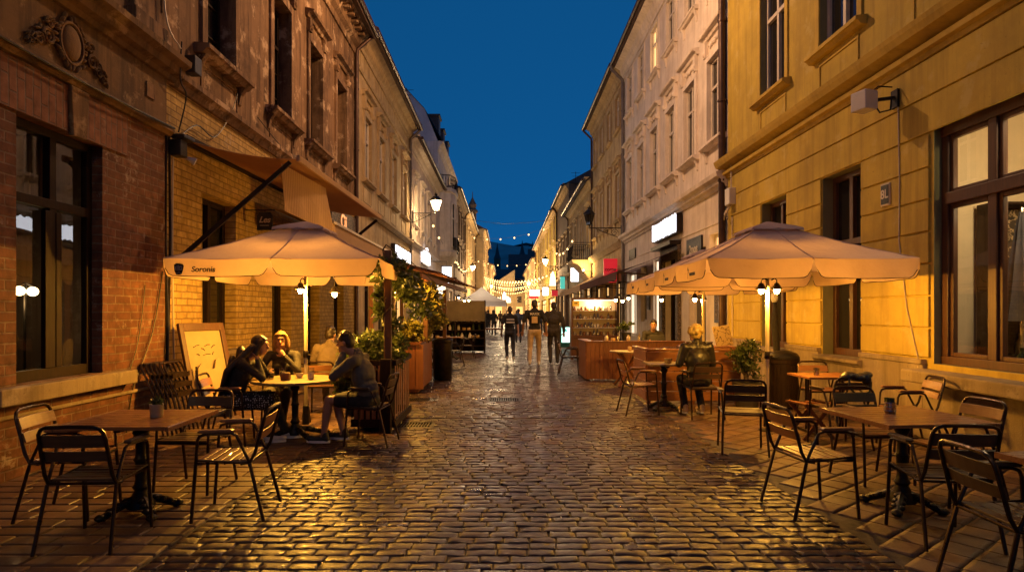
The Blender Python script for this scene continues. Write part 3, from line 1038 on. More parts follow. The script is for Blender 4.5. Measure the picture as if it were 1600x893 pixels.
# ---- left: long old house, yellowish brick below, stained render above
rt, w = bld('old_stained_house', 'long old house with yellow painted brick ground floor, stained brown render and moulded windows above', 4.68, -1, 8.24, 19.0)
lo = [op(9.42, 10.6, .93, 3.4, .26), op(12.25, 13.35, .04, 3.35, .3), op(14.35, 15.4, .04, 3.2, .3), op(16.7, 17.7, .9, 3.2, .25)]
w.wall('brick_wall', 8.24, 19.0, -.1, 4.72, lo, M['brick_yellow'])
f = w.window(lo[0], M['wood_dark'], M['dark_glass'], 2, (.62,), .09)
w.window(lo[1], M['wood_dark'], M['dark_glass'], 2, (.70,), .12, 'door')
w.window(lo[2], M['wood_dark'], M['dark_glass'], 2, (.72,), .12, 'door')
w.window(lo[3], M['wood_dark'], M['dark_glass'], 2, (.66,), .08)
w.sill(9.3, 10.75, .92, M['stone_base'], .12, .12)
w.mould('string_course', 8.30, 19.0, [(0, 4.72), (.06, 4.72), (.10, 4.80), (.16, 4.84), (.16, 4.92), (0, 4.98)], M['old_render'])
up = [op(c - .5, c + .5, 5.62, 8.05, .3) for c in (10.0, 12.75, 15.05, 17.4)]
w.wall('upper_wall', 8.24, 19.0, 4.98, 10.1, up, M['old_render'])
for o in up:
    w.window(o, M['wood_dark'], M['dark_glass'], 2, (.66,), .07, bars=(.22, .44))
    w.surround(o, M['old_render'], .16, .05, .62)
    w.sill(o['u'][0] - .34, o['u'][1] + .34, 5.61, M['old_render'], .24, .13, True, .55)
w.cornice(8.24, 19.02, 10.4, M['old_render'], .62, .8)
u = 8.4
while u < 18.9:
    mb = MB()
    w.box(mb, u, u + .12, .1, .42, 9.98, 10.16)
    mb.build('eave_bracket', M['old_render'], rt)
    u += .42
w.roof(8.24, 19.02, 10.4, M['roof_tile'], .65)
w.pipe(18.95, .08, .1, 9.6, .06, M['pipe'], elbow=.66)

# ---- left: ochre house
rt, w = bld('ochre_house', 'ochre two storey house with arched window heads and white lit sign box', XL, -1, 19.04, 29.5)
lo = [op(20.0, 21.3, .05, 3.1, .25), op(22.2, 24.4, .3, 3.2, .25), op(25.6, 28.4, .3, 3.2, .25)]
w.wall('ground_floor_wall', 19.04, 29.5, -.1, 4.8, lo, M['ochre'])
for o, gm in zip(lo, (M['dark_glass'], M['dark_glass'], M['shop_glow'])):
    w.window(o, M['wood_dark'], gm, 2, (.75,), .09, 'shop_window')
w.mould('string_course', 19.04, 29.5, [(0, 4.8), (.08, 4.8), (.14, 4.88), (.2, 4.92), (.2, 5.0), (0, 5.04)], M['ochre_trim'])
up = [op(c - .5, c + .5, 5.9, 8.0, .13) for c in (20.4, 22.7, 25.2, 27.8)]
w.wall('upper_wall', 19.04, 29.5, 5.04, 10.2, up, M['ochre'])
for o in up:
    w.window(o, M['white_frame'], M['dark_glass'], 2, (.66,), .07)
    w.surround(o, M['ochre_trim'], .15, .06, .75, True)
    w.sill(o['u'][0] - .3, o['u'][1] + .3, 5.89, M['ochre_trim'], .18, .11, False, .6)
w.mould('frieze_moulding', 19.04, 29.5, [(0, 9.2), (.05, 9.2), (.08, 9.25), (.08, 9.3), (0, 9.33)], M['ochre_trim'])
w.cornice(19.04, 29.5, 10.6, M['ochre_trim'], .5, .7)
w.roof(19.04, 29.5, 10.6, M['roof_tile'], .55)
w.pipe(29.4, .08, .1, 9.8, .055, M['pipe_grey'], elbow=.58)

# ---- left: pinkish house with scroll ornament
rt, w = bld('pinkish_house', 'pale pinkish ornate house behind the lit street lantern', XL, -1, 29.52, 42)
lo = [op(30.5, 33, .3, 3.3), op(34.2, 36.8, .1, 3.3), op(38, 40.8, .3, 3.3)]
w.wall('ground_floor_wall', 29.52, 42, -.1, 4.9, lo, M['pink'])
for o, gm in zip(lo, (M['shop_glow'], M['shop_glow_cool'], M['shop_glow'])):
    w.window(o, M['wood_dark'], gm, 2, (.78,), .09, 'shop_window')
mb = MB()
w.box(mb, 30, 41.5, 0, .5, 3.65, 3.8)
mb.build('shop_canopy', M['metal_dark'], rt)
w.mould('string_course', 29.52, 42, [(0, 4.9), (.08, 4.9), (.14, 4.98), (.22, 5.02), (.22, 5.1), (0, 5.14)], M['white_trim'])
up = [op(c - .5, c + .5, 6.0, 8.1, .13) for c in (31.2, 33.9, 36.6, 39.6)]
w.wall('upper_wall', 29.52, 42, 5.14, 9.8, up, M['pink'])
for o in up:
    w.window(o, M['white_frame'], M['dark_glass'], 2, (.66,), .07)
    w.surround(o, M['white_trim'], .16, .07, .6, True)
    w.sill(o['u'][0] - .3, o['u'][1] + .3, 5.99, M['white_trim'], .18, .11, True)
w.cornice(29.52, 42, 10.2, M['white_trim'], .5, .7)
w.roof(29.52, 42, 10.2, M['roof_tile'], .55)

# ---- left: tall white corner house with oriel, gable to the street
rt, w = bld('white_corner_house', 'tall white corner house with rounded bay and black iron roof balcony', XL, -1, 42.02, 55)
lo = [op(47.5, 50, .2, 3.4), op(51, 54, .2, 3.4)]
w.wall('wall', 42.02, 55, -.1, 13.4, lo + [op(49 + 2.6 * k, 50.1 + 2.6 * k, z, z + 2.1) for k in range(2) for z in (6, 9.6)], M['white'])
for o in lo:
    w.window(o, M['wood_dark'], M['shop_glow'], 2, (.8,), .09, 'shop_window')
for k in range(2):
    for z in (6, 9.6):
        o = op(49 + 2.6 * k, 50.1 + 2.6 * k, z, z + 2.1)
        w.window(o, M['white_frame'], M['dark_glass'], 2, (.66,), .08)
        w.surround(o, M['white_trim'], .16, .07, .5)
w.cornice(42.02, 55, 13.4, M['white_trim'], .4, .6)
mb = MB()       # gable wall and steep roof
mb.add([w.W(42.0, 0, 13.4), w.W(42.0, -7, 13.4), w.W(42.0, -7, 17.4), w.W(42.0, -2.2, 17.0), w.W(42.0, -.9, 15.6)], [(0, 1, 2, 3, 4)])
mb.build('gable', M['grey_render'], rt)
mb = MB()
for a, b in (((.4, 13.35), (-.9, 15.62)), ((-.9, 15.62), (-2.2, 17.02)), ((-2.2, 17.02), (-7, 17.45))):
    mb.add([w.W(41.9, *a), w.W(55, *a), w.W(55, *b), w.W(41.9, *b)], [(0, 1, 2, 3)])
mb.build('roof', M['slate'], rt)
for u in (44.5, 48, 51.5):
    mb = MB()
    w.box(mb, u, u + 1.2, -1.6, -.2, 14.0, 15.9)
    w.box(mb, u - .1, u + 1.3, -1.7, -.1, 15.9, 16.05)
    mb.build('dormer', M['slate'], rt)
mb = MB()       # oriel
pl = [(-.02, 43.2), (.75, 43.5), (1.0, 44.3), (1.0, 46.2), (.75, 47.0), (-.02, 47.3)]
def ring(z, k=1.0):
    return [w.W(45.25 + (u - 45.25) * k, n * k, z) for n, u in pl]
lv = [ring(4.6, .35), ring(5.6, 1.0), ring(5.9, 1.06), ring(6.0, 1.0), ring(10.1, 1.0), ring(10.2, 1.08), ring(10.45, 1.08)]
n = len(pl)
vs = [p for r_ in lv for p in r_]
mb.add(vs, [(i * n + k, i * n + k + 1, (i + 1) * n + k + 1, (i + 1) * n + k) for i in range(len(lv) - 1) for k in range(n - 1)] + [tuple(range((len(lv) - 1) * n, len(lv) * n))])
orl = mb.build('oriel', M['white'], rt)
for (n0, u0), (n1, u1) in ((pl[1], pl[2]), (pl[2], pl[3]), (pl[3], pl[4])):
    mb = MB()
    a, b = Vector(w.W(u0, n0, 0)), Vector(w.W(u1, n1, 0))
    d = b - a
    nn = d.cross(Vector((0, 0, 1))).normalized()
    if nn.x < 0:
        nn = -nn
    p, q = a + d * .2 + nn * .03, a + d * .8 + nn * .03
    mb.add([p + Vector((0, 0, 6.3)), q + Vector((0, 0, 6.3)), q + Vector((0, 0, 9.4)), p + Vector((0, 0, 9.4))], [(0, 1, 2, 3)])
    mb.build('pane', M['dark_glass'], orl)
    mb = MB()
    for zz in (6.3, 8.3, 9.4):
        mb.bar(p + nn * .02 + Vector((0, 0, zz)), q + nn * .02 + Vector((0, 0, zz)), .09, .09)
    for t in (p, q):
        mb.bar(t + nn * .02 + Vector((0, 0, 6.3)), t + nn * .02 + Vector((0, 0, 9.4)), .09, .09)
    mb.build('frame', M['white_trim'], orl)
    mb = MB()
    p, q = a + d * .12 + nn * .16, a + d * .88 + nn * .16
    for zz in (6.05, 6.95):
        mb.tube([p + Vector((0, 0, zz)), q + Vector((0, 0, zz))], .02, 5)
    for k in range(8):
        t = p.lerp(q, k / 7)
        mb.tube([t + Vector((0, 0, 6.05)), t + Vector((0, 0, 6.95))], .014, 4)
    mb.build('railing', M['iron'], orl)
mb = MB()
rr = ring(10.45, 1.02)
r2 = ring(11.35, 1.02)
for k in range(n - 1):
    mb.tube([r2[k], r2[k + 1]], .035, 5)
    mb.tube([rr[k], rr[k + 1]], .03, 5)
    for j in range(9):
        a, b = Vector(rr[k]).lerp(Vector(rr[k + 1]), j / 8), Vector(r2[k]).lerp(Vector(r2[k + 1]), j / 8)
        mb.tube([a, a.lerp(b, .5) + Vector((.06 * (-1) ** j, .04, 0)), b], .02, 4)
mb.build('balcony_railing', M['iron'], rt)

# ---- generic houses farther down the street
def far_house(name, label, X, side, d0, d1, H, mat, trim, roof, fl=(4.9,), nwin=4, lit=(), rise=3.0, glow='shop_glow', frame='white_frame', over=.5, parapet=0):
    rt, w = bld(name, label, X, side, d0, d1)
    L = d1 - d0
    lo = [op(d0 + L * (k + .15) / 3, d0 + L * (k + .85) / 3, .2, 3.2) for k in range(3)]
    ups = []
    for z in fl:
        for k in range(nwin):
            c = d0 + L * (k + .5) / nwin
            ups.append(op(c - .55, c + .55, z + .9, z + 3.0, .12))
    w.wall('wall', d0, d1, -.1, H, lo + ups, mat)
    for k, o in enumerate(lo):
        w.window(o, M['wood_dark'], M[glow] if k % 2 == 0 or glow else M['dark_glass'], 2, (.8,), .1, 'shop_window')
    for k, o in enumerate(ups):
        w.window(o, M[frame], M['lit_glass'] if k in lit else M['dark_glass'], 2, (.66,), .08)
        w.surround(o, trim, .16, .07, .5)
        w.sill(o['u'][0] - .25, o['u'][1] + .25, o['z'][0] - .01, trim, .16, .1)
    w.mould('string_course', d0, d1, [(0, 4.5), (.1, 4.5), (.2, 4.62), (.2, 4.72), (0, 4.76)], trim)
    w.cornice(d0, d1, H, trim, over, .6)
    w.roof(d0, d1, H, roof, over + .05, 5.5, rise)
    w.pipe(d1 - .15, .08, .1, H - .7, .06, M['pipe'], elbow=over + .05)
    return rt, w

far_house('dark_house', 'dark narrow house beside the white corner house bay', 4.5, -1, 55.02, 69, 13.0, M['dark_render'], M['dark_render'], M['slate'], (4.9, 8.3), 4, (), 2.2)
rt, w = far_house('brown_turret_house', 'brown house with a slim rooftop turret, far along the left row', 4.3, -1, 69.02, 90, 13.2, M['ochre'], M['cream'], M['slate'], (4.9, 8.0), 5, (2,), 2.0)
mb = MB()
mb.lathe([(.55, 11.3), (.55, 14.3), (.75, 14.4), (.75, 14.7), (.45, 15.0), (.6, 15.5), (.3, 16.1), (.06, 16.6), (.04, 17.4)], (-4.6, 88, 1.6), 10)
mb.build('turret', M['dark_render'], rt, smooth=True)
far_house('orange_lit_house', 'orange lit house with bright shop fronts far down the left side', 3.15, -1, 90.02, 116, 14.0, M['cream'], M['cream'], M['roof_tile'], (4.9, 8.6), 6, (1, 4))
far_house('low_cream_house', 'low cream house last in the left row', 2.6, -1, 116.02, 148, 10.8, M['cream'], M['cream'], M['roof_tile'], (4.9,), 6, (), 2.5)

# ---- right: yellow house, nearest
rt, w = bld('yellow_house', 'yellow rendered house with grooved ground floor and wide brown shop window, nearest on the right', XR, 1, -6, 14.4)
big = op(4.2, 7.5, .92, 3.83, .20)
w2 = op(9.02, 10.12, .86, 3.77, .24)
w3 = op(11.4, 12.5, .86, 3.77, .24)
up = [op(11.45, 12.55, 5.9, 8.4, .18), op(9.1, 10.2, 5.9, 8.4, .18), op(6.75, 7.85, 5.9, 8.4, .18)]
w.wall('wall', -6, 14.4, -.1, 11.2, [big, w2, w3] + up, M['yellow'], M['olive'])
mb = MB()        # grooved render: blocks stand proud between the joints
zb = [.98, 1.36, 1.76, 2.16, 2.56, 2.96, 3.36, 3.78, 4.24, 4.72]
segs = [(-6, big['u'][0]), (big['u'][1] + .06, w2['u'][0] - .02), (w2['u'][1] + .02, w3['u'][0] - .02), (w3['u'][1] + .02, 14.2)]
for i in range(len(zb) - 1):
    z0, z1 = zb[i] + .012, zb[i + 1] - .012
    for (a, b) in (segs if zb[i] < 3.7 else [(-6, 14.2)]):
        w.box(mb, a, b, -.01, .028, z0, z1)
mb.build('grooved_render', M['yellow'], rt, bevel=.008)
mb = MB()
for (a, b) in [(7.62, 8.98), (10.16, 11.36), (12.54, 14.2)]:
    w.box(mb, a, b, 0, .06, -.05, .90)
    w.box(mb, a, b, 0, .08, .90, .965)
for a, b in ((8.98, 10.16), (11.36, 12.54)):
    w.box(mb, a, b, 0, .055, -.05, .74)
w.box(mb, -6, 7.62, 0, .06, -.05, .70)
mb.build('stone_base', M['stone_base'], rt, bevel=.01)
mb = MB()
w.box(mb, 3.9, 7.62, .0, .34, .70, .85)
mb.build('stone_ledge', M['stone_base'], rt, bevel=.02)
w.sill(8.9, 10.25, .845, M['stone_base'], .14, .1)
w.sill(11.3, 12.6, .845, M['stone_base'], .14, .1)
w.mould('cornice', -6, 14.55, [(0, 4.72), (.05, 4.72), (.06, 4.78), (.12, 4.80), (.13, 4.86), (.05, 4.88), (.05, 4.92), (.24, 4.98), (.28, 5.06), (.30, 5.12), (.05, 5.2), (0, 5.2)], M['yellow_trim'])
f = w.window(w2, M['wood_brown'], M['dark_glass'], 2, (.62,), .09)
w.window(w3, M['wood_brown'], M['dark_glass'], 2, (.62,), .09)
for o in up:
    w.window(o, M['white_frame'], M['dark_glass'], 2, (.63,), .075)
    w.sill(o['u'][0] - .22, o['u'][1] + .22, 5.89, M['yellow_trim'], .17, .12, False, .62)
    mb = MB()
    for a, b in ((o['u'][0] - .12, o['u'][0]), (o['u'][1], o['u'][1] + .12)):
        w.box(mb, a, b, 0, .03, 5.9, 8.4)
    w.box(mb, o['u'][0] - .12, o['u'][1] + .12, 0, .034, 8.4, 8.55)
    mb.build('window_surround', M['yellow_trim'], rt)
w.cornice(-6, 14.45, 11.6, M['yellow_trim'], .5, .7)
w.roof(-6, 14.45, 11.6, M['roof_tile'])
# wide shop window: frame with transom, three lights
mb = MB()
(a, b), (c, d), e = big['u'], big['z'], big['dep']
w.box(mb, a, b, -e, -e + .12, c, c + .10)
w.box(mb, a, b, -e, -e + .12, d - .13, d)
for u in (b - .11, 6.66, 5.50, a):
    w.box(mb, u, u + .11, -e + .003, -e + .11, c + .10, d - .13)
w.box(mb, a + .11, b - .11, -e - .002, -e + .14, 2.86, 3.0)
for (p, q) in ((6.77, 7.39), (5.61, 6.66), (4.31, 5.50)):
    for (z0, z1) in ((c + .10, 2.86), (3.0, d - .13)):
        w.box(mb, p, p + .05, -e + .02, -e + .08, z0, z1)
        w.box(mb, q - .05, q, -e + .02, -e + .08, z0, z1)
        w.box(mb, p + .05, q - .05, -e + .02, -e + .08, z0, z0 + .05)
        w.box(mb, p + .05, q - .05, -e + .02, -e + .08, z1 - .05, z1)
sf = mb.build('shop_window', M['wood_brown'], rt, bevel=.008)
mb = MB()
for (p, q) in ((6.77, 7.39), (5.61, 6.66), (4.31, 5.50)):
    for (z0, z1) in ((c + .10, 2.86), (3.0, d - .13)):
        mb.add([w.W(p, -e + .05, z0), w.W(q, -e + .05, z0), w.W(q, -e + .05, z1), w.W(p, -e + .05, z1)], [(0, 1, 2, 3)])
mb.build('pane', M['clear_glass'], sf)
mb = MB()
mb.box(5.55, 9.0, 2.0, 7.9, .55, .60)
mb.box(5.51, 9.0, 7.86, 7.92, .6, 4.2)
mb.box(9.0, 9.05, 2.0, 7.92, .6, 4.2)
mb.box(5.51, 9.0, 1.95, 2.0, .6, 4.2)
mb.box(5.51, 9.0, 1.95, 7.92, 4.2, 4.24)
mb.build('room', M['cream_wall'], rt)
mb = MB()
w.box(mb, 4.2, 7.5, -.55, -.205, .86, .90)
mb.build('inner_sill', M['wood_red'], rt)

# ---- right: white house with ornate windows
rt, w = bld('white_house', 'three storey pinkish white house with ornate window hoods beside the yellow house', XR, 1, 14.42, 26.9)
cs = (15.25, 17.3, 19.3, 21.4, 23.5, 25.6)
m1 = [op(c - .5, c + .5, 5.85, 8.0, .13) for c in cs]
m2 = [op(c - .5, c + .5, 9.95, 11.6, .12) for c in cs]
lo = [op(14.8, 15.7, 2.75, 3.55, .2), op(16.0, 17.4, .05, 3.3, .2), op(18.4, 20.0, .05, 3.5, .25), op(20.9, 21.6, .05, 3.4, .15), op(22.6, 23.6, 1.2, 3.3, .2), op(24.4, 26.2, .6, 3.2, .2)]
w.wall('wall', 14.42, 26.9, -.1, 12.3, lo + m1 + m2, M['white'])
for o in m1:
    w.window(o, M['white_frame'], M['dark_glass'], 2, (.66,), .07)
    w.surround(o, M['white_trim'], .15, .06, .72, True)
    w.sill(o['u'][0] - .28, o['u'][1] + .28, 5.84, M['white_trim'], .2, .12, True)
for k, o in enumerate(m2):
    w.window(o, M['white_frame'], M['lit_glass'] if k == 3 else M['dark_glass'], 2, (.66,), .07)
    w.surround(o, M['white_trim'], .12, .04)
    w.sill(o['u'][0] - .22, o['u'][1] + .22, 9.94, M['white_trim'], .16, .1, True)
w.window(lo[0], M['white_frame'], M['lit_glass'], 1, (), .08)
w.window(lo[1], M['white_frame'], M['dark_glass'], 1, (.85,), .1, 'door')
f = w.window(lo[2], M['wood_dark'], M['dark_glass'], 2, (.75,), .14, 'door')
w.window(lo[3], M['white_frame'], M['sign_soft'], 1, (), .06, 'lit_doorway')
w.window(lo[4], M['white_frame'], M['dark_glass'], 2, (.7,), .07)
w.window(lo[5], M['white_frame'], M['shop_glow_cool'], 2, (.7,), .07)
w.mould('cornice', 14.42, 26.9, [(0, 4.55), (.05, 4.55), (.07, 4.62), (.15, 4.66), (.16, 4.74), (.26, 4.80), (.28, 4.90), (0, 4.98)], M['white_trim'])
mb = MB()
w.box(mb, 14.42, 26.9, 0, .02, 3.76, 3.80)
mb.build('string_course', M['white_trim'], rt)
w.cornice(14.42, 26.9, 12.6, M['white_trim'], .5, .8)
w.roof(14.42, 26.9, 12.6, M['roof_tile'], .55)
w.pipe(14.52, .10, .1, 11.6, .085, M['pipe'], elbow=.58)
w.pipe(26.7, .09, .1, 11.6, .07, M['pipe_grey'], elbow=.58)

# ---- right: ochre house, balcony house and the rest of the row
rt, w = bld('cream_house', 'three storey cream ochre house with red lit sign on its ground floor', XR, 1, 26.92, 36.5)
m1 = [op(c - .5, c + .5, 5.85, 8.0, .12) for c in (28.3, 30.6, 32.9, 35.2)]
m2 = [op(c - .5, c + .5, 10.0, 11.6, .12) for c in (28.3, 30.6, 32.9, 35.2)]
lo = [op(27.6, 29.6, .2, 3.0), op(30.6, 32.6, .2, 3.0), op(33.6, 35.6, .2, 3.0)]
w.wall('wall', 26.92, 36.5, -.1, 12.4, lo + m1 + m2, M['ochre'])
for o in m1 + m2:
    w.window(o, M['white_frame'], M['dark_glass'], 2, (.66,), .07)
    w.surround(o, M['ochre_trim'], .15, .06, .65 if o in m1 else None, o in m1)
    w.sill(o['u'][0] - .25, o['u'][1] + .25, o['z'][0] - .01, M['ochre_trim'], .17, .1, o in m1)
for o in lo:
    w.window(o, M['wood_dark'], M['shop_glow'], 2, (.78,), .09, 'shop_window')
w.mould('cornice', 26.92, 36.5, [(0, 4.5), (.06, 4.5), (.16, 4.62), (.26, 4.72), (.28, 4.82), (0, 4.9)], M['ochre_trim'])
mb = MB()
for z in (3.3, 3.7, 4.1):
    w.box(mb, 26.92, 36.5, 0, .025, z, z + .3)
mb.build('grooved_render', M['ochre'], rt)
w.cornice(26.92, 36.5, 12.7, M['ochre_trim'], .5, .7)
w.roof(26.92, 36.5, 12.7, M['roof_tile'], .55, gm=M['pipe'])
w.pipe(36.4, .08, .1, 11.8, .06, M['pipe'], elbow=.58)

rt, w = far_house('balcony_house', 'house with wrought iron balcony over a rounded bracket and tall slate roof', XR, 1, 36.52, 50, 9.7, M['ochre'], M['cream'], M['slate'], (4.9,), 4, (), 4.5)
mb = MB()
prof = [(-.02, 3.3), (.25, 3.7), (.5, 4.15), (.85, 4.5), (1.15, 4.6), (1.2, 4.75), (-.02, 4.75)]
vs = [w.W(36.9, a, b) for a, b in prof] + [w.W(39.6, a, b) for a, b in prof]
m = len(prof)
mb.add(vs, [tuple(range(m)), tuple(range(m, 2 * m))[::-1]] + [(i, (i + 1) % m, m + (i + 1) % m, m + i) for i in range(m)])
bal = mb.build('balcony', M['cream'], rt)
mb = MB()
cor = [w.W(36.95, 0, 4.8), w.W(36.95, 1.12, 4.8), w.W(39.55, 1.12, 4.8), w.W(39.55, 0, 4.8)]
up_ = Vector((0, 0, 1.0))
for k in range(3):
    a, b = Vector(cor[k]), Vector(cor[k + 1])
    for zz in (0.02, .86, 1.0):
        mb.tube([a + Vector((0, 0, zz)), b + Vector((0, 0, zz))], .022, 5)
    nb = 9 if k != 1 else 18
    for j in range(nb + 1):
        t = a.lerp(b, j / nb)
        o_ = Vector((-.10, 0, 0)) if k == 1 else Vector((0, -.1 if k == 0 else .1, 0))
        mb.tube([t, t + o_ + Vector((0, 0, .2)), t + o_ * .6 + Vector((0, 0, .45)), t + Vector((0, 0, .86))], .016, 4)
        mb.ell(t + o_ * .4 + Vector((0, 0, .5)), .035, 6, 4)
mb.build('railing', M['iron'], bal)
far_house('brown_house', 'narrow brown house between the balcony house and the bright yellow house', XR, 1, 50.02, 61, 12.2, M['dark_render'], M['ochre'], M['slate'], (4.9,), 4, (), 3.0)
far_house('bright_yellow_house', 'yellow house lit brightly by the lantern at its corner', 5.2, 1, 61.02, 100, 12.0, M['yellow'], M['cream'], M['slate'], (4.9, 8.2), 8, (3,), 2.5)
far_house('last_right_house', 'lit cream house last in the right row before the closing building', 5.0, 1, 100.02, 148, 10.6, M['cream'], M['cream'], M['roof_tile'], (4.9,), 8, (), 2.5)

# ---- building closing the street, hill and fortress
rt = thing('closing_building', 'long low building with orange lit roof that closes the end of the street', 'building', (1, 152, 0))
mb = MB()
mb.box(-12, 14, 152, 160, -.1, 6.6)
wl_ = mb.build('wall', M['cream'], rt)
mb = MB()
mb.prism([(151.3, 6.5), (156, 10.2), (160.7, 6.5)], 0, -12, 14)
mb.build('roof', M['roof_tile'], rt)
mb = MB()
mb.prism([(-1.6, 6.6), (-1.6, 9.4), (2.6, 12.2), (2.6, 6.6)], 1, 151.0, 156)
mb.build('gable', M['cream'], rt)
for k in range(9):
    mb = MB()
    mb.box(-10 + k * 2.6, -8.4 + k * 2.6, 151.93, 151.98, .4, 3.0)
    mb.build('shop_window', M['shop_glow'], rt)
    mb = MB()
    mb.box(-9.8 + k * 2.6, -8.7 + k * 2.6, 151.94, 151.98, 4.0, 5.6)
    mb.build('window', M['dark_glass'], rt)
for i, (x, d, h, wd, lb) in enumerate(((6.2, 185, 19.8, 9, 'dark steep slate roof rising behind the closing building'), (-3, 176, 14.5, 9, 'dark roof behind the closing building, beside the left row'), (13, 190, 22, 10, 'dark tall roof behind the right row'))):
    rt = thing('background_house', lb, 'house', (x, d, 0), 'dark houses behind the end of the street')
    mb = MB()
    mb.box(x - wd / 2, x + wd / 2, d, d + 12, -.1, h * .62)
    mb.build('wall', M['dark_render'], rt)
    mb = MB()
    mb.prism([(d - .6, h * .6), (d + 6, h), (d + 12.6, h * .6)], 0, x - wd / 2 - .4, x + wd / 2 + .4)
    mb.build('roof', M['slate'], rt)
mb = MB()
gx, gy = 40, 14
vs, fs = [], []
for j in range(gy + 1):
    for i in range(gx + 1):
        X_ = -420 + 840 * i / gx
        Y_ = 330 + 420 * j / gy
        h = 62 * math.exp(-((X_ - 20) / 150) ** 2) * math.exp(-((Y_ - 560) / 130) ** 2) + 40 * math.exp(-((X_ + 160) / 120) ** 2 - ((Y_ - 620) / 120) ** 2)
        h += 4 * math.sin(X_ * .05) * math.cos(Y_ * .04) + random.uniform(-1.5, 1.5)
        vs.append((X_, Y_, max(h, -1)))
for j in range(gy):
    for i in range(gx):
        a = j * (gx + 1) + i
        fs.append((a, a + 1, a + gx + 2, a + gx + 1))
mb.add(vs, fs)
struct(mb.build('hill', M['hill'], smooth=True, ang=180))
rt = thing('hilltop_fortress', 'long low fortress wall along the hilltop at the end of the view', 'fortress', (18, 560, 55))
mb = MB()
for k in range(7):
    x0 = -2 + 6 * k
    mb.box(x0, x0 + 6.2, 556, 566, 50, 59.5 + (2.5 if 2 <= k <= 4 else 0) + .8 * (k % 2))
mb.build('wall', M['stone_far'], rt)
mb = MB()
mb.prism([(9, 62.8), (20, 65.3), (31, 62.8)], 1, 555, 567)
mb.build('roof', M['slate'], rt)
for i, (px, top, lb) in enumerate(((777, 379, 'thin dark church spire against the blue sky, just beside the left roofs'), (816, 375, 'slim dark church spire in the middle of the skyline'), (832, 377, 'dark spire close to the right roofs'))):
    d = 300
    x = (px - 788) * d / 950
    zt = 1.55 + (488 - top) * d / 950
    rt = thing('church_spire', lb, 'spire', (x, d, 0), 'spires on the skyline')
    mb = MB()
    mb.box(x - 1.6, x + 1.6, d - 1.6, d + 1.6, 0, zt - 8)
    mb.build('tower', M['dark_render'], rt)
    mb = MB()
    mb.lathe([(1.9, zt - 8), (1.0, zt - 5.5), (.35, zt - 2), (.05, zt)], (x, d, 0), 8)
    mb.build('spire_roof', M['slate'], rt)
# ------------------------------------------------------------------ chairs
def make_chair(name, label, group, slat=None, seatm=None):
    t = thing(name, label, 'chair', (0, 0, 0), group, anchored=False)
    tm, sm = M['chair_tube'], slat or M['chair_wood']
    r = .0125
    for s in (-1, 1):
        x = .225 * s
        mb = MB()
        mb.tube([(x * 1.04, .245, 0), (x, .215, .43)], r, 8)
        mb.build('leg', tm, t, smooth=True)
        mb = MB()
        mb.tube([(x * 1.06, -.27, 0), (x * .97, -.165, .425)], r, 8)
        mb.build('leg', tm, t, smooth=True)
        mb = MB()
        mb.tube([(x, .215, .43), (x, .205, .60), (x, .19, .635), (x, .15, .648), (x, -.03, .655), (x * .99, -.07, .64), (x * .96, -.165, .43)], r * .9, 8)
        mb.tube([(x, .20, .46), (x * .97, -.05, .44), (x * .95, -.17, .432)], r * .7, 6)
        mb.build('arm_frame', tm, t, smooth=True)
        mb = MB()
        mb.prism([(-.05, .664), (.19, .660), (.20, .672), (.18, .684), (-.04, .686), (-.055, .675)], 0, x - .026, x + .026)
        mb.build('armrest', M['chair_wood'] if sm != M['chair_wood_dark'] else sm, t, bevel=.005)
    mb = MB()
    pts = [(-.215, -.10, .425), (-.215, -.165, .435), (-.212, -.20, .50), (-.205, -.262, .74), (-.20, -.272, .775), (-.18, -.281, .805), (-.145, -.287, .818), (0, -.289, .822)]
    pts += [(-a, b, c) for a, b, c in pts[-2::-1]]
    mb.tube(pts, r, 8)
    mb.build('back_frame', tm, t, smooth=True)
    mb = MB()
    mb.tube([(-.215, .215, .43), (.215, .215, .43), (.213, -.165, .43), (-.213, -.165, .43)], r * .85, 8, True)
    mb.tube([(-.2, .02, .425), (.2, .02, .425)], r * .7, 6)
    mb.build('seat_frame', tm, t, smooth=True)
    mb = MB()
    for k in range(6):
        y = -.125 + k * .064
        mb.box(-.215, .215, y - .027, y + .027, .441 - (.004 if k in (2, 3) else 0), .456 - (.004 if k in (2, 3) else 0))
    mb.build('seat', seatm or sm, t, bevel=.004)
    mb = MB()
    for z0, z1 in ((.585, .655), (.68, .765)):
        pr = []
        ya, yb = -.165 - (z0 - .43) * .305, -.165 - (z1 - .43) * .305
        n = 6
        vs, fs = [], []
        for k in range(n + 1):
            x = -.205 + .41 * k / n
            cv = -.018 * (1 - (x / .205) ** 2)
            vs += [(x, ya + cv + .002, z0), (x, yb + cv + .002, z1), (x, yb + cv + .016, z1), (x, ya + cv + .016, z0)]
        for k in range(n):
            for j in range(4):
                fs.append((k * 4 + j, k * 4 + (j + 1) % 4, k * 4 + 4 + (j + 1) % 4, k * 4 + 4 + j))
        fs += [(0, 1, 2, 3), (n * 4 + 3, n * 4 + 2, n * 4 + 1, n * 4)]
        mb.add(vs, fs)
    mb.build('backrest', sm, t, bevel=.003)
    return t

GC = 'slatted cafe armchairs along the street'
chair0 = make_chair('cafe_chair', 'x', GC)
chair_dk = make_chair('cafe_chair', 'x', GC, M['chair_wood_dark'])
chair_ol = make_chair('cafe_chair', 'x', GC, M['chair_olive'], M['chair_wood'])
used = {}
def chair(src, x, y, rz, label):
    if src.name not in used:
        used[src.name] = 1
        src.location = (x, y, 0.004)
        src.rotation_euler = (0, 0, R(rz))
        src['label'] = label
        return src
    return dup(src, (x, y, 0.004), R(rz), label, GC)
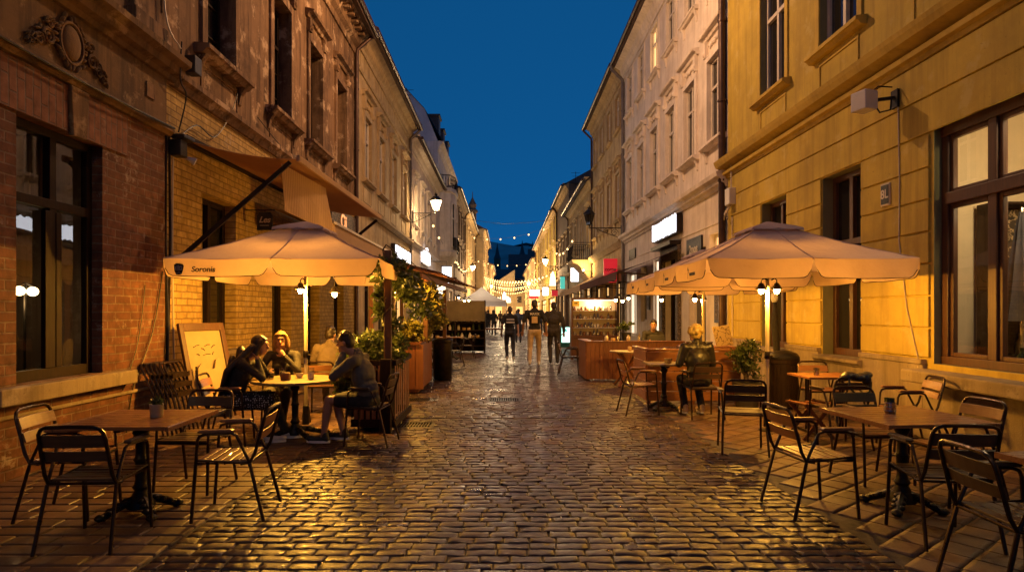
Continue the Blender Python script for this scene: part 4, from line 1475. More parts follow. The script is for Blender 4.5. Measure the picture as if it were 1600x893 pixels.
# around the near left table
chair(chair0, -3.36, 4.72, -84, 'slatted chair against the brick wall at the plank table with the potted plant')
chair(chair_dk, -2.77, 4.14, 3, 'nearest dark slatted chair, back to the camera, at the table with the potted plant')
chair(chair0, -2.08, 4.72, 96, 'slatted armchair on the street side of the plank table with the potted plant')
chair(chair_dk, -2.74, 5.40, 178, 'dark slatted chair between the potted plant table and the dark haired woman')
# around the round table on the left
chair(chair0, -3.28, 7.22, -80, 'chair the dark haired woman in the polka dot skirt sits on')
chair(chair_dk, -3.0, 8.35, 176, 'chair under the blond woman at the round table')
chair(chair_dk, -1.58, 7.22, 84, 'chair under the man in shorts, beside the slatted planter')
chair(chair0, -2.75, 9.25, 4, 'chair under the man in the sand jacket behind the parasol pole')
# near right table
chair(chair0, 2.40, 4.78, -84, 'slatted armchair with brightly lit seat on the street side of the near right table')
chair(chair_ol, 3.42, 5.66, 184, 'olive slatted chair behind the near right table, facing the camera')
chair(chair_dk, 3.0, 4.18, -6, 'dark slatted chair, back to the camera, at the near right table with the holder')
chair(chair0, 3.74, 5.06, 95, 'slatted chair between the near right table and the stone window ledge')
chair(chair_dk, 2.78, 3.30, -92, 'nearest dark chair in the bottom right corner, turned to the cropped table')
# farther right
chair(chair0, 4.62, 6.95, 80, 'armchair beside the stone window ledge, turned to the small table with the cup')
chair(chair_dk, 3.88, 7.05, 3, 'dark chair with a black bag over its back')
chair(chair0, 4.55, 8.75, 176, 'chair against the yellow wall behind the small square table')
chair(chair_dk, 2.66, 6.80, -14, 'empty dark chair with its back to the camera, next to the cream parasol pole')
chair(chair_dk, 2.93, 9.02, 2, 'chair under the person in the black leather jacket')
chair(chair0, 2.06, 9.35, -84, 'lone armchair with a pale seat at the end of the plank barrier')
chair(chair_dk, 3.3, 12.4, 150, 'chair in the gap between the two wooden barriers')
chair(chair_dk, 1.62, 15.2, -100, 'dark chair at the street corner of the upright plank counter')
chair(chair0, 3.95, 12.7, 175, 'chair behind the plank barrier, right of the round pale table')
# far left tables
for i, (x, y, a, l) in enumerate(((-1.42, 17.6, 95, 'nearest chair on the street side of the far left tables'), (-1.25, 20.4, 100, 'chair beside the dark stall at the far left tables'), (-2.1, 18.6, -80, 'chair on the house side of the far left tables'), (-1.7, 16.6, 10, 'chair with its back to the camera at the far left tables'))):
    chair(chair_dk, x, y, a, l)

# ------------------------------------------------------------------ tables
def iron_base(root, h=.70, k=1.0):
    mb = MB()
    mb.lathe([(.075, .12), (.06, .15), (.045, .18), (.06, .205), (.045, .23), (.038, .26), (.042, .40), (.055, .415), (.042, .43), (.036, .46), (.036, .58), (.05, .60), (.06, .625), (.04, .65), (.07, h)], n=14)
    mb.build('pedestal', M['iron'], root, smooth=True)
    mb = MB()
    mb.lathe([(.10, .05), (.10, .09), (.075, .13)], n=14)
    for j in range(4):
        a = PI / 4 + j * PI / 2
        ca, sa = math.cos(a), math.sin(a)
        P = lambda r, z: (ca * r * k, sa * r * k, z)
        mb.tube([P(.06, .11), P(.15, .095), P(.25, .06), P(.33, .028), P(.36, .018)], [.036, .034, .03, .028, .034], 8)
        mb.ell(P(.37, .024), (.042, .042, .028), 8, 6)
        for q in range(3):
            mb.ell((ca * (.13 + .075 * q) * k + sa * .02, sa * (.13 + .075 * q) * k - ca * .02, .11 - .025 * q), (.03, .03, .022), 8, 5)
            mb.ell((ca * (.15 + .075 * q) * k - sa * .025, sa * (.15 + .075 * q) * k + ca * .025, .10 - .025 * q), (.024, .024, .02), 8, 5)
    mb.build('base', M['iron'], root, smooth=True)

def plank_table(name, label, loc, rz, sx, sy, n=9, top=.735, mat=None, cat='table', group=None):
    t = thing(name, label, cat, (0, 0, 0), group, anchored=False)
    mb = MB()
    w = sy / n
    for k in range(n):
        y0 = -sy / 2 + k * w
        mb.box(-sx / 2 + .028, sx / 2 - .028, y0 + .003, y0 + w - .003, top - .026, top)
    mb.box(-sx / 2, -sx / 2 + .025, -sy / 2, sy / 2, top - .034, top + .001)
    mb.box(sx / 2 - .025, sx / 2, -sy / 2, sy / 2, top - .034, top + .001)
    mb.build('tabletop', mat or M['table_wood'], t, bevel=.003)
    mb = MB()
    mb.box(-sx * .38, sx * .38, -.025, .025, top - .055, top - .03)
    mb.box(-.025, .025, -sy * .38, sy * .38, top - .057, top - .032)
    mb.build('under_frame', M['iron'], t)
    iron_base(t, top - .05, .72)
    t.location = (loc[0], loc[1], .004)
    t.rotation_euler = (0, 0, R(rz))
    return t
GT = 'square plank cafe tables'
plank_table('cafe_table', 'plank table by the brick wall with a white potted plant on it', (-2.81, 4.70), 1, .84, .80, group=GT)
plank_table('cafe_table', 'plank table near the stone window ledge with a metal ashtray holder on it', (3.16, 4.83), 5, .86, .84, group=GT)
plank_table('cafe_table', 'plank table cropped by the bottom right edge of the picture', (3.36, 3.22), 12, .86, .84, group=GT)
plank_table('cafe_table', 'plank table beside the person in the leather jacket', (2.56, 9.75), 0, .56, .62, 7, .74, M['pale_top'], group=GT)
for i, (x, y, l) in enumerate(((-1.95, 17.6, 'nearer square table by the far planter on the left'), (-1.75, 20.2, 'farther square table in front of the dark market stall'))):
    plank_table('cafe_table', l, (x, y), 0, .8, .7, 6, .74, M['pale_top'] if i == 0 else None, group=GT)

t = thing('side_table', 'small square table with thin double legs against the yellow wall, a metal cup on it', 'table', (0, 0, 0), GT, False)
mb = MB()
for k in range(5):
    mb.box(-.34, .34, -.3 + k * .12 + .002, -.3 + (k + 1) * .12 - .002, .715, .742)
mb.build('tabletop', M['table_wood'], t, bevel=.003)
for s in (-1, 1):
    mb = MB()
    for y in (-.03, .03):
        mb.tube([(.22 * s, y, .715), (.22 * s, y, .04)], .014, 8)
    mb.bar((.22 * s, -.28, .02), (.22 * s, .28, .02), .03, .03)
    mb.build('leg', M['chair_tube'], t, smooth=True)
mb = MB()
mb.tube([(-.22, 0, .38), (.22, 0, .38)], .012, 8)
mb.build('stretcher', M['chair_tube'], t, smooth=True)
t.location = (4.13, 7.85, .004)

def round_table(label, loc, rad, top, pale=True, wooden=False):
    t = thing('round_table', label, 'table', (0, 0, 0), None, False)
    mb = MB()
    mb.lathe([(rad - .02, top - .032), (rad, top - .024), (rad, top - .008), (rad - .008, top)], n=56)
    mb.build('tabletop', M['pale_top'], t, smooth=True, ang=30)
    if wooden:
        for a in (R(45), R(-45)):
            mb = MB()
            c, s = math.cos(a) * .36, math.sin(a) * .36
            mb.bar((c, s, 0), (-c * .8, -s * .8, top - .034), .05, .035)
            mb.bar((-c, -s, 0), (c * .8, s * .8, top - .034), .05, .036)
            mb.build('leg', M['wood_red'], t)
    else:
        iron_base(t, top - .034, 1.15)
    t.location = (loc[0], loc[1], .004)
    return t
round_table('large pale round table under the left parasol with cups and glasses on it', (-2.58, 7.50), .52, .73)
round_table('small pale round table with crossed wooden legs in front of the plank counter', (2.64, 12.9), .40, .735, True, True)

# ------------------------------------------------------------------ table-top things
def lathe_thing(name, label, cat, loc, parts, group=None):
    t = thing(name, label, cat, (0, 0, 0), group, False)
    for nm, prof, mat in parts:
        mb = MB()
        mb.lathe(prof, n=18)
        mb.build(nm, mat, t, smooth=True)
    t.location = loc
    return t

t = lathe_thing('potted_plant', 'small green plant in a ribbed white pot on the near left plank table', 'potted plant', (-2.70, 4.72, .741), [])
mb = MB()
n = 36
prof = [(.040, 0), (.043, .002), (.047, .088), (.050, .09), (.050, .1), (.044, .1), (.043, .085)]
vs, fs = [], []
for (r_, z) in prof:
    for k in range(n):
        a = 2 * PI * k / n
        q = r_ * (1 + (.03 if k % 2 else -.02) * (0 < z < .09))
        vs.append((q * math.cos(a), q * math.sin(a), z))
for i in range(len(prof) - 1):
    for k in range(n):
        fs.append((i * n + k, i * n + (k + 1) % n, (i + 1) * n + (k + 1) % n, (i + 1) * n + k))
fs.append(tuple(range((len(prof) - 1) * n, len(prof) * n)))
fs.append(tuple(range(n))[::-1])
mb.add(vs, fs)
mb.build('pot', M['pot_white'], t, smooth=True, ang=60)

def leaves(mb, pts, size, var=.6, up=.3, fold=.25):
    for p in pts:
        s = size * random.uniform(1 - var, 1 + var)
        d = Vector((random.gauss(0, 1), random.gauss(0, 1), random.gauss(0, .7) + up)).normalized()
        sd = d.cross(Vector((random.gauss(0, 1), random.gauss(0, 1), random.gauss(0, 1)))).normalized()
        nn = d.cross(sd)
        p = Vector(p)
        a, b = p, p + d * s
        m1 = p + d * s * .45 + sd * s * .27 + nn * s * fold * .3
        m2 = p + d * s * .45 - sd * s * .27 + nn * s * fold * .3
        mid = p + d * s * .5
        o = len(mb.v)
        mb.v += [mb.M @ v for v in (a, m1, b, m2, mid)]
        mb.f += [[o, o + 1, o + 4], [o + 1, o + 2, o + 4], [o + 4, o + 2, o + 3], [o, o + 4, o + 3]]
        mb.mi += [mb.cur] * 4

def clump(c, r, n):
    out = []
    for _ in range(n):
        v = Vector((random.gauss(0, 1), random.gauss(0, 1), random.gauss(0, 1))).normalized() * (random.random() ** .5)
        out.append((c[0] + v.x * r[0], c[1] + v.y * r[1], c[2] + v.z * r[2]))
    return out
mb = MB()
leaves(mb, clump((0, 0, .115), (.045, .045, .03), 120), .028, up=.6)
mb.build('foliage', M['leaf'], t, recalc=False)

t = thing('condiment_holder', 'round metal holder with sachets on the near right plank table', 'holder', (0, 0, 0), None, False)
mb = MB()
mb.lathe([(.040, 0), (.042, .003), (.042, .09), (.040, .09), (.039, .01)], n=20)
for k in range(3):
    mb.tube([(.043 * math.cos(a), .043 * math.sin(a), .02 + .03 * k) for a in np.linspace(0, 2 * PI, 21)[:-1]], .003, 5, True)
mb.build('cup', M['steel'], t, smooth=True)
mb = MB()
for k in range(9):
    a = random.uniform(0, 2 * PI)
    r_ = random.uniform(0, .026)
    mb.cbox((r_ * math.cos(a), r_ * math.sin(a), .085), (.03, .006, .07), Matrix.Rotation(a, 3, 'Z') @ Matrix.Rotation(random.uniform(-.3, .3), 3, 'Y'))
mb.build('sachets', M['leaf'], t)
t.location = (3.12, 4.92, .741)

cupp = [('body', [(.028, 0), (.036, .01), (.040, .085), (.037, .085), (.033, .012)], M['cup'])]
lathe_thing('cup', 'tall cream cup beside the parasol pole on the round table', 'cup', (-2.36, 7.42, .736), cupp)
lathe_thing('cup', 'low white cup in the middle of the round table', 'cup', (-2.56, 7.60, .736), [('body', [(.02, 0), (.042, .02), (.048, .055), (.045, .055), (.038, .018)], M['cup'])])
gl_ = [('body', [(.030, 0), (.034, .01), (.038, .12), (.036, .12), (.031, .012)], M['clear_glass']), ('drink', [(.030, .012), (.034, .075)], M['cloth_black'])]
lathe_thing('glass', 'dark drink in a glass in front of the blond woman', 'glass', (-2.78, 7.62, .736), gl_)
lathe_thing('glass', 'short dark glass close to the dark haired woman', 'glass', (-2.86, 7.46, .736), gl_)
lathe_thing('glass', 'glass behind the napkin holder on the round table', 'glass', (-2.45, 7.72, .736), gl_)
t = thing('napkin_holder', 'small wooden napkin box on the round table', 'holder', (-2.64, 7.34, .736), None, False)
mb = MB()
mb.box(-.05, .05, -.035, .035, 0, .012)
for y in (-.035, .029):
    mb.box(-.05, .05, y, y + .006, .012, .08)
mb.build('box', M['wood_red'], t, bevel=.002)
mb = MB()
for k in range(6):
    mb.box(-.045, .045, -.024 + k * .008, -.02 + k * .008, .012, .092)
mb.build('napkins', M['paper'], t)
lathe_thing('cup', 'small metal cup on the square table by the yellow wall', 'cup', (4.02, 7.83, .748), [('body', [(.03, 0), (.034, .004), (.036, .09), (.033, .09), (.031, .01)], M['steel'])])
lathe_thing('candle_jar', 'small yellow candle jar on the round pale table by the plank counter', 'candle', (2.66, 12.9, .74), [('jar', [(.03, 0), (.04, .01), (.04, .08), (.034, .09), (.03, .085)], M['gold_print'])])
t = thing('napkin_holder', 'small basket on the table of the person in the leather jacket', 'holder', (2.62, 9.72, .748), None, False)
mb = MB()
mb.lathe([(.05, 0), (.065, .07), (.06, .07), (.046, .01)], n=16)
for k in range(10):
    a = k * PI / 5
    mb.tube([(.052 * math.cos(a), .052 * math.sin(a), .005), (.066 * math.cos(a), .066 * math.sin(a), .07)], .004, 5)
mb.build('basket', M['paper'], t, smooth=True)
# black bag over the chair back, phone case on small table
t = thing('bag', 'black bag slung over the back of the dark chair by the yellow wall', 'bag', (3.92, 6.78, .72))
mb = MB()
for k in range(7):
    mb.ell((3.82 + .035 * k, 6.79 + random.uniform(-.015, .015), .835 + .012 * math.sin(k * 1.3)), (.07, .075, .045), 12, 8, Matrix.Rotation(random.uniform(-.5, .5), 3, 'Y'))
mb.ell((4.02, 6.75, .81), (.05, .055, .07), 12, 8)
mb.build('body', M['leather'], t, smooth=True)
mb = MB()
mb.tube([(3.82, 6.74, .86), (3.80, 6.69, .72), (3.90, 6.67, .62), (4.02, 6.69, .68), (4.05, 6.73, .82)], .012, 6)
mb.build('strap', M['leather'], t, smooth=True)

# ------------------------------------------------------------------ parasols with lamps
def parasol(label, cx, cy, side, ze, vh, zp, group, ring_z=.98, base=True, valtxt=None):
    t = thing('parasol', label, 'parasol', (cx, cy, 0), group)
    h = side / 2
    mb = MB()
    mb.tube([(cx, cy, .05), (cx, cy, zp - .08)], .024, 12)
    mb.build('pole', M['pole'], t, smooth=True)
    mb = MB()
    mb.lathe([(.03, ring_z - .04), (.036, ring_z - .03), (.036, ring_z + .05), (.03, ring_z + .06)], (cx, cy, 0), 12)
    mb.tube([(cx + .03, cy, ring_z), (cx + .07, cy, ring_z)], .012, 8)
    mb.build('clamp', M['metal_dark'], t, smooth=True)
    if base:
        mb = MB()
        mb.lathe([(.11, .004), (.11, .014), (.06, .02)], (cx, cy, 0), 16)
        mb.lathe([(.05, .05), (.04, .3), (.03, .31)], (cx, cy, 0), 12)
        mb.build('base', M['iron'], t, bevel=.01)
    # canopy: 8 panels, square plan, slight sag between ribs; double skin rim
    nodes = [(-1, -1), (0, -1), (1, -1), (1, 0), (1, 1), (0, 1), (-1, 1), (-1, 0)]
    K, Rr = 6, 12
    mb = MB()
    ptsr = []
    for i in range(8):
        a, b = nodes[i], nodes[(i + 1) % 8]
        for k in range(K):
            f = k / K
            ptsr.append((a[0] + (b[0] - a[0]) * f, a[1] + (b[1] - a[1]) * f, f))
    n = len(ptsr)
    vs, fs = [], []
    r0 = .16
    for j in range(Rr + 1):
        q = r0 + (1 - r0) * j / Rr
        for k_, (x, y, f) in enumerate(ptsr):
            zz = zp - .10 - (zp - .10 - ze) * (q - r0) / (1 - r0)
            zz -= .014 * math.sin(PI * f) * q + .022 * math.sin(PI * (q - r0) / (1 - r0)) + .005 * math.sin(k_ * 1.7 + j * 2.3) * q
            vs.append((cx + x * h * q, cy + y * h * q, zz))
    for j in range(Rr):
        for k in range(n):
            fs.append((j * n + k, j * n + (k + 1) % n, (j + 1) * n + (k + 1) % n, (j + 1) * n + k))
    mb.add(vs, fs)
    can = mb.build('canopy', M['canvas'], t, smooth=True, ang=14)
    mb = MB()
    for (x, y) in nodes:
        mb.tube([(cx + x * h * q, cy + y * h * q, zp - .10 - (zp - .10 - ze) * (q - r0) / (1 - r0) - .022 * math.sin(PI * (q - r0) / (1 - r0)) + .003) for q in (.2, .4, .6, .8, 1.0)], .005, 5)
    mb.build('seams', M['canvas'], can, smooth=True)
    # vent cap
    mb = MB()
    vs, fs = [], []
    for j in range(4):
        q = [.02, .10, .20, .27][j]
        z = [zp, zp - .035, zp - .075, zp - .115][j]
        for (x, y, f) in ptsr:
            vs.append((cx + x * h * q, cy + y * h * q, z - .03 * math.sin(PI * f) * q * 3 * (j == 3)))
    for (x, y, f) in ptsr:
        vs.append((cx + x * h * .272, cy + y * h * .272, zp - .155 + .025 * math.sin(PI * f)))
    for j in range(4):
        for k in range(n):
            fs.append((j * n + k, j * n + (k + 1) % n, (j + 1) * n + (k + 1) % n, (j + 1) * n + k))
    fs.append(tuple(range(n)))
    mb.add(vs, fs)
    mb.build('vent_cap', M['canvas'], can, smooth=True, ang=25)
    # valance panels, rounded lower corners, hung slightly outwards
    for i in range(8):
        a, b = Vector(nodes[i]), Vector(nodes[(i + 1) % 8])
        d = (b - a)
        nn = Vector((d.y, -d.x)).normalized()
        mb = MB()
        G, Hn = 26, 6
        vs, fs = [], []
        for gk in range(G + 1):
            f = gk / G
            top = ze - .014 * math.sin(PI * f) + .004
            e = min(f, 1 - f)
            cut = .085 * max(0, 1 - e / .075) ** 2
            for hk in range(Hn + 1):
                v = hk / Hn
                fl = f * (1 - .05 * v) + .025 * v
                p = a + d * fl
                wv = (.012 * math.sin(f * 9 + i) + .006 * math.sin(f * 23 + 2 * i)) * v
                p = p * h + nn * (.004 + .012 * v + wv)
                vs.append((cx + p.x, cy + p.y, top - (vh - cut) * v))
        for gk in range(G):
            for hk in range(Hn):
                o = gk * (Hn + 1) + hk
                fs.append((o, o + 1, o + Hn + 2, o + Hn + 1))
        mb.add(vs, fs)
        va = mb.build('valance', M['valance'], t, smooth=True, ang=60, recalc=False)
        mb = MB()
        edge = [Vector(vs[gk * (Hn + 1) + Hn]) for gk in range(G + 1)]
        mb.tube(edge, .0045, 5)
        mb.build('hem', M['wood_dark'], va, smooth=True)
        if valtxt and i in valtxt:
            mid = a + d * valtxt[i][1]
            o = Vector((cx + mid.x * h, cy + mid.y * h, 0)) + Vector((nn.x, nn.y, 0)) * .026
            valtxt[i][0](va, o, Vector((d.x, d.y, 0)).normalized())
    # ribs
    for (x, y) in nodes:
        mb = MB()
        mb.bar((cx + x * h * .04, cy + y * h * .04, zp - .17), (cx + x * h * .985, cy + y * h * .985, ze - .015), .018, .025)
        mb.build('rib', M['pole'], t)
    return t

def badge(va, o, r):
    up = Vector((0, 0, 1))
    zc = 2.17 - .125
    nn = r.cross(up)
    mb = MB()
    out = [(-.055, .05), (-.03, .064), (.01, .066), (.045, .055), (.055, .035), (.045, -.02), (.03, -.056), (0, -.064), (-.03, -.06), (-.05, -.02)]
    c = o - r * .20 + up * zc
    P = lambda u, v, n_: c + r * u + up * v + nn * n_
    k = len(out)
    mb.add([P(u, v, -.002) for u, v in out] + [P(u, v, .003) for u, v in out], [tuple(range(k, 2 * k))] + [(i, (i + 1) % k, k + (i + 1) % k, k + i) for i in range(k)])
    mb.build('printed_badge', M['ink'], va)
    mb = MB()
    for (u0, u1, v0, v1) in ((-.040, -.030, -.012, .03), (-.022, -.013, -.018, .04), (-.006, .003, -.018, .042), (.008, .017, -.018, .034), (.030, .038, -.012, .034), (.017, .03, -.012, -.004), (.017, .03, .026, .034), (-.022, -.008, -.05, -.042), (-.008, .012, -.042, -.034), (.012, .024, -.05, -.042)):
        mb.add([P(u0, v0, .0045), P(u1, v0, .0045), P(u1, v1, .0045), P(u0, v1, .0045)], [(0, 1, 2, 3)])
    mb.build('badge_device', M['canvas'], va)
    text_mesh('Soronis', .088, M['ink'], frame4(o + r * .075 + up * (zc - .004), r, up), 'printed_lettering', va, .002, .18)

def arrow_logo(word):
    def f(va, o, r):
        up = Vector((0, 0, 1))
        zc = ZE - .13
        text_mesh(word, .075, M['ink'], frame4(o + r * .03 + up * (zc - .012), r, up), 'printed_lettering', va, .002, .1, 'LEFT')
        c = o - r * .02 + up * zc
        nn = r.cross(up)
        P = lambda u, v, n_: c + r * u + up * v + nn * n_
        mb = MB()
        for poly in ([(-.012, -.07), (.004, -.07), (.012, .045), (-.004, .05)], [(-.035, .02), (.0, .085), (.028, .03), (.004, .045)], [(.012, .04), (.04, .045), (.045, .01), (.02, -.005), (.022, .01), (.032, .02), (.014, .028)]):
            k = len(poly)
            mb.add([P(u, v, .003) for u, v in poly], [tuple(range(k))])
        mb.build('printed_mark', M['ink'], va)
    return f
GP = 'cream square parasols over the cafe tables'
ZE = 2.17
parasol('cream parasol with a badge and lettering on its edge, over the round table', -2.67, 8.18, 2.46, 2.17, .20, 2.77, GP, valtxt={0: (badge, .32)})
ZE = 2.16
parasol('cream parasol on the right over the near empty tables by the yellow wall', 3.46, 8.0, 2.38, 2.16, .22, 2.74, GP, valtxt={6: (arrow_logo('anons'), .55), 7: (arrow_logo('amoms'), .5)})
parasol('second cream parasol behind the nearer right one, over the plank barriers', 3.52, 10.75, 2.25, 2.12, .22, 2.66, GP, valtxt={6: (arrow_logo('anon'), .5), 7: (arrow_logo('aron'), .5)})

GL = 'warm lamps hung under the parasols'
def hung_lamp(label, x, y, z, watts, toward=0.0, arm=True, light=True):
    """small enamel shade over a bare bulb, on a short bracket"""
    t = thing('hanging_lamp', label, 'lamp', (x, y, z), GL)
    mb = MB()
    mb.lathe([(.018, .085), (.03, .075), (.045, .045), (.075, .005), (.078, .0), (.074, .003), (.042, .042), (.02, .07)], (x, y, z), 16, cap=False)
    mb.build('lamp_shade', M['metal_dark'], t, smooth=True)
    mb = MB()
    if arm:
        mb.tube([(x, y, z + .08), (x, y, z + .12), (x + toward * .04, y, z + .145), (x + toward * .10, y, z + .12)], .008, 6)
    else:
        mb.tube([(x, y, z + .08), (x, y, z + .35)], .005, 6)
    mb.build('bracket', M['metal_dark'], t, smooth=True)
    mb = MB()
    mb.ell((x, y, z - .012), (.038, .038, .048), 12, 8)
    mb.build('bulb', M['bulb'], t, smooth=True)
    if light:
        point_light('bulb_light', (x, y, z - .075), watts, parent=t)
    return t
hung_lamp('lamp on the left parasol pole', -2.70, 8.05, 1.86, 370, .6)
hung_lamp('second lamp under the left parasol, hanging right of the pole', -2.33, 8.35, 1.82, 130, 0, False)
hung_lamp('left one of the twin lamps on the right parasol pole', 3.36, 7.95, 1.85, 105, .9)
hung_lamp('right one of the twin lamps on the right parasol pole', 3.54, 7.90, 1.85, 150, -.7)
hung_lamp('left one of the lamp pair under the second right parasol', 3.40, 10.85, 1.80, 80, .9)
hung_lamp('right one of the lamp pair under the second right parasol', 3.54, 10.85, 1.78, 80, -.9)
hung_lamp('single bulb hanging before the white house, left of the laptop man', 3.62, 14.0, 1.86, 90, 0, False)
for i, (x, y, z, l) in enumerate(((2.62, 14.3, 1.86, 'leftmost of three bulbs above the glass display case'), (2.78, 14.3, 1.84, 'middle of three bulbs above the glass display case'), (2.92, 14.3, 1.9, 'rightmost of three bulbs above the glass display case'))):
    hung_lamp(l, x, y, z, 110, .9, light=(i == 1))
for i, (x, y, z, l) in enumerate(((-1.62, 21.6, 2.10, 'leftmost of three bulbs before the dark market stall'), (-1.42, 21.6, 1.98, 'middle of three bulbs before the dark market stall'), (-1.26, 21.6, 2.0, 'rightmost of three bulbs before the dark market stall'))):
    hung_lamp(l, x, y, z, 60, .9, light=(i == 1))

hung_lamp('lamp under the pergola roof above the yellow lit shrub', -1.75, 11.4, 2.0, 170, 0, False)
# ------------------------------------------------------------------ planters, pergola, plants
def bush(root, c, r, n, size, mat, stems=True, dens=None, name='foliage', up=.35):
    mb = MB()
    pts = []
    for k in range(max(n // 60, 4)):
        v = Vector((random.gauss(0, 1), random.gauss(0, 1), random.gauss(0, 1))).normalized() * random.uniform(.25, 1)
        q = (c[0] + v.x * r[0], c[1] + v.y * r[1], c[2] + v.z * r[2])
        pts += clump(q, (r[0] * .32, r[1] * .32, r[2] * .28), 60)
    leaves(mb, pts, size, up=up)
    f = mb.build(name, mat, root, recalc=False)
    if stems:
        mb = MB()
        for k in range(9):
            v = Vector((random.gauss(0, .5), random.gauss(0, .5), random.uniform(.1, .9)))
            e = (c[0] + v.x * r[0], c[1] + v.y * r[1], c[2] + v.z * r[2])
            b = (c[0] + random.uniform(-.04, .04), c[1] + random.uniform(-.04, .04), c[2] - r[2] * 1.05)
            m = tuple((b[i] + e[i]) / 2 + random.uniform(-.04, .04) for i in range(3))
            mb.tube([b, m, e], [.012, .008, .004], 5)
        mb.build('stem', M['stem'], root, smooth=True)
    return f

M['slat_pale'] = wood('pale_brown_slat', (0.24, 0.12, 0.075), (0.34, 0.19, 0.12), 0.55, 2)
t = thing('slatted_planter', 'dark slatted wooden planter box behind the man in shorts, with a post at its corner', 'planter', (-1.7, 8.6, 0))
mb = MB()
y = 7.98
while y < 9.2:
    mb.box(-1.440, -1.432, y, y + .065, .16, .88)
    y += .155
x = -1.96
while x < -1.5:
    mb.box(x, x + .045, 7.92, 7.945, .16, .88)
    mb.box(x, x + .045, 9.2, 9.225, .16, .88)
    x += .078
mb.build('slats', M['slat_pale'], t)
for z0, z1 in ((.06, .16), (.86, .93)):
    mb = MB()
    mb.box(-1.46, -1.41, 7.92, 9.24, z0, z1)
    mb.box(-2.0, -1.46, 7.91, 7.95, z0, z1)
    mb.box(-2.0, -1.46, 9.19, 9.23, z0, z1)
    mb.build('rail', M['wood_dark'], t, bevel=.004)
mb = MB()
mb.box(-1.97, -1.60, 7.97, 9.18, .05, .80)
mb.build('box', M['wood_dark'], t)
mb = MB()
mb.box(-1.60, -1.462, 7.80, 7.905, 0, .95)
mb.build('corner_post', M['wood_dark'], t, bevel=.006)
t = thing('leafy_shrub', 'round leafy shrub growing out of the dark slatted planter', 'shrub', (-1.8, 8.6, .8))
bush(t, (-1.78, 8.5, 1.02), (.42, .55, .26), 2400, .075, M['leaf'])
t = thing('leafy_shrub', 'low leafy plants trailing between the man in shorts and the slatted planter', 'shrub', (-2.1, 7.95, .3))
bush(t, (-2.05, 8.05, .62), (.22, .2, .42), 1100, .07, M['leaf'])

t = thing('plank_planter', 'red brown planter of upright boards behind the slatted one', 'planter', (-1.8, 12.4, 0))
mb = MB()
y = 11.7
while y < 13.5:
    mb.box(-1.64, -1.61, y, y + .145, .08, .93)
    y += .15
x = -2.3
while x < -1.7:
    mb.box(x, x + .145, 11.66, 11.69, .08, .93)
    x += .15
mb.build('boards', M['plank_z'], t, bevel=.003)
mb = MB()
mb.box(-1.66, -1.60, 11.64, 13.52, .93, .98)
mb.box(-2.3, -1.66, 11.64, 11.70, .93, .98)
mb.box(-2.28, -1.65, 11.70, 13.5, .02, .85)
mb.build('rail', M['wood_red'], t)
t = thing('leafy_shrub', 'yellow green shrub lit by the lamps in the plank planter', 'shrub', (-1.9, 12.5, .85))
bush(t, (-1.85, 12.4, 1.12), (.36, .75, .28), 2200, .075, M['leaf_yellow'])
t = thing('litter_bin', 'dark round bin at the end of the plank planter', 'bin', (-1.42, 14.0, 0))
mb = MB()
mb.lathe([(.19, .02), (.21, .05), (.22, .86), (.24, .88), (.24, .93), (.20, .95), (.19, .90)], (-1.42, 14.0, 0), 20)
mb.build('body', M['metal_dark'], t, smooth=True)

t = thing('pergola', 'red brown wooden pergola with slanting roof boards over the left seating', 'pergola', (-2.4, 12, 0))
posts = [(-1.52, 7.95, .95, 2.36), (-1.55, 12.0, .98, 2.2), (-1.5, 15.3, 0, 2.12), (-2.75, 12.6, 0, 2.45), (-2.7, 16.0, 0, 2.4), (-1.95, 10.6, 0, 2.3)]
for (x, y, z0, z1) in posts:
    mb = MB()
    mb.box(x - .045, x + .045, y - .045, y + .045, z0, z1)
    mb.build('post', M['wood_brown'] if z0 > .9 else M['wood_red'], t, bevel=.006)
for (a, b) in (((-1.55, 11.2, 2.22), (-1.1, 17.5, 2.16)), ((-2.75, 11.4, 2.50), (-2.6, 17.5, 2.45)), ((-3.5, 11.4, 2.75), (-3.4, 17.5, 2.7))):
    mb = MB()
    mb.bar(a, b, .07, .10)
    mb.build('beam', M['wood_red'], t, bevel=.006)
mb = MB()
for k in range(14):
    y = 11.5 + k * .46
    mb.bar((-3.6, y, 2.85), (-1.15 + .03 * k, y, 2.24), .10, .03)
mb.build('roof_boards', M['wood_red'], t)
mb = MB()
mb.add([(-3.7, 11.5, 2.92), (-1.2, 11.5, 2.29), (-.85, 17.7, 2.25), (-3.6, 17.7, 2.88), (-3.7, 11.5, 2.94), (-1.2, 11.5, 2.31), (-.85, 17.7, 2.27), (-3.6, 17.7, 2.90)], [(0, 1, 2, 3), (4, 5, 6, 7), (0, 1, 5, 4), (1, 2, 6, 5), (2, 3, 7, 6), (3, 0, 4, 7)])
mb.build('roof_sheet', M['awning_red'], t)
for (a, b) in (((-1.52, 7.95, 1.95), (-1.5, 8.35, 2.3)), ((-1.55, 12.0, 1.9), (-1.5, 12.45, 2.2)), ((-1.55, 12.0, 1.95), (-2.0, 12.0, 2.3))):
    mb = MB()
    mb.bar(a, b, .05, .05)
    mb.build('brace', M['wood_red'], t)
t = thing('climbing_plant', 'climbing plant wound round the first pergola post and hanging in clusters', 'climbing plant', (-1.5, 8, .9))
mb = MB()
pts = []
for k in range(20):
    z = 1.25 + k * .062
    a = k * .9
    pts.append((-1.52 + .07 * math.cos(a), 7.95 + .07 * math.sin(a), z))
mb.tube(pts, .01, 6)
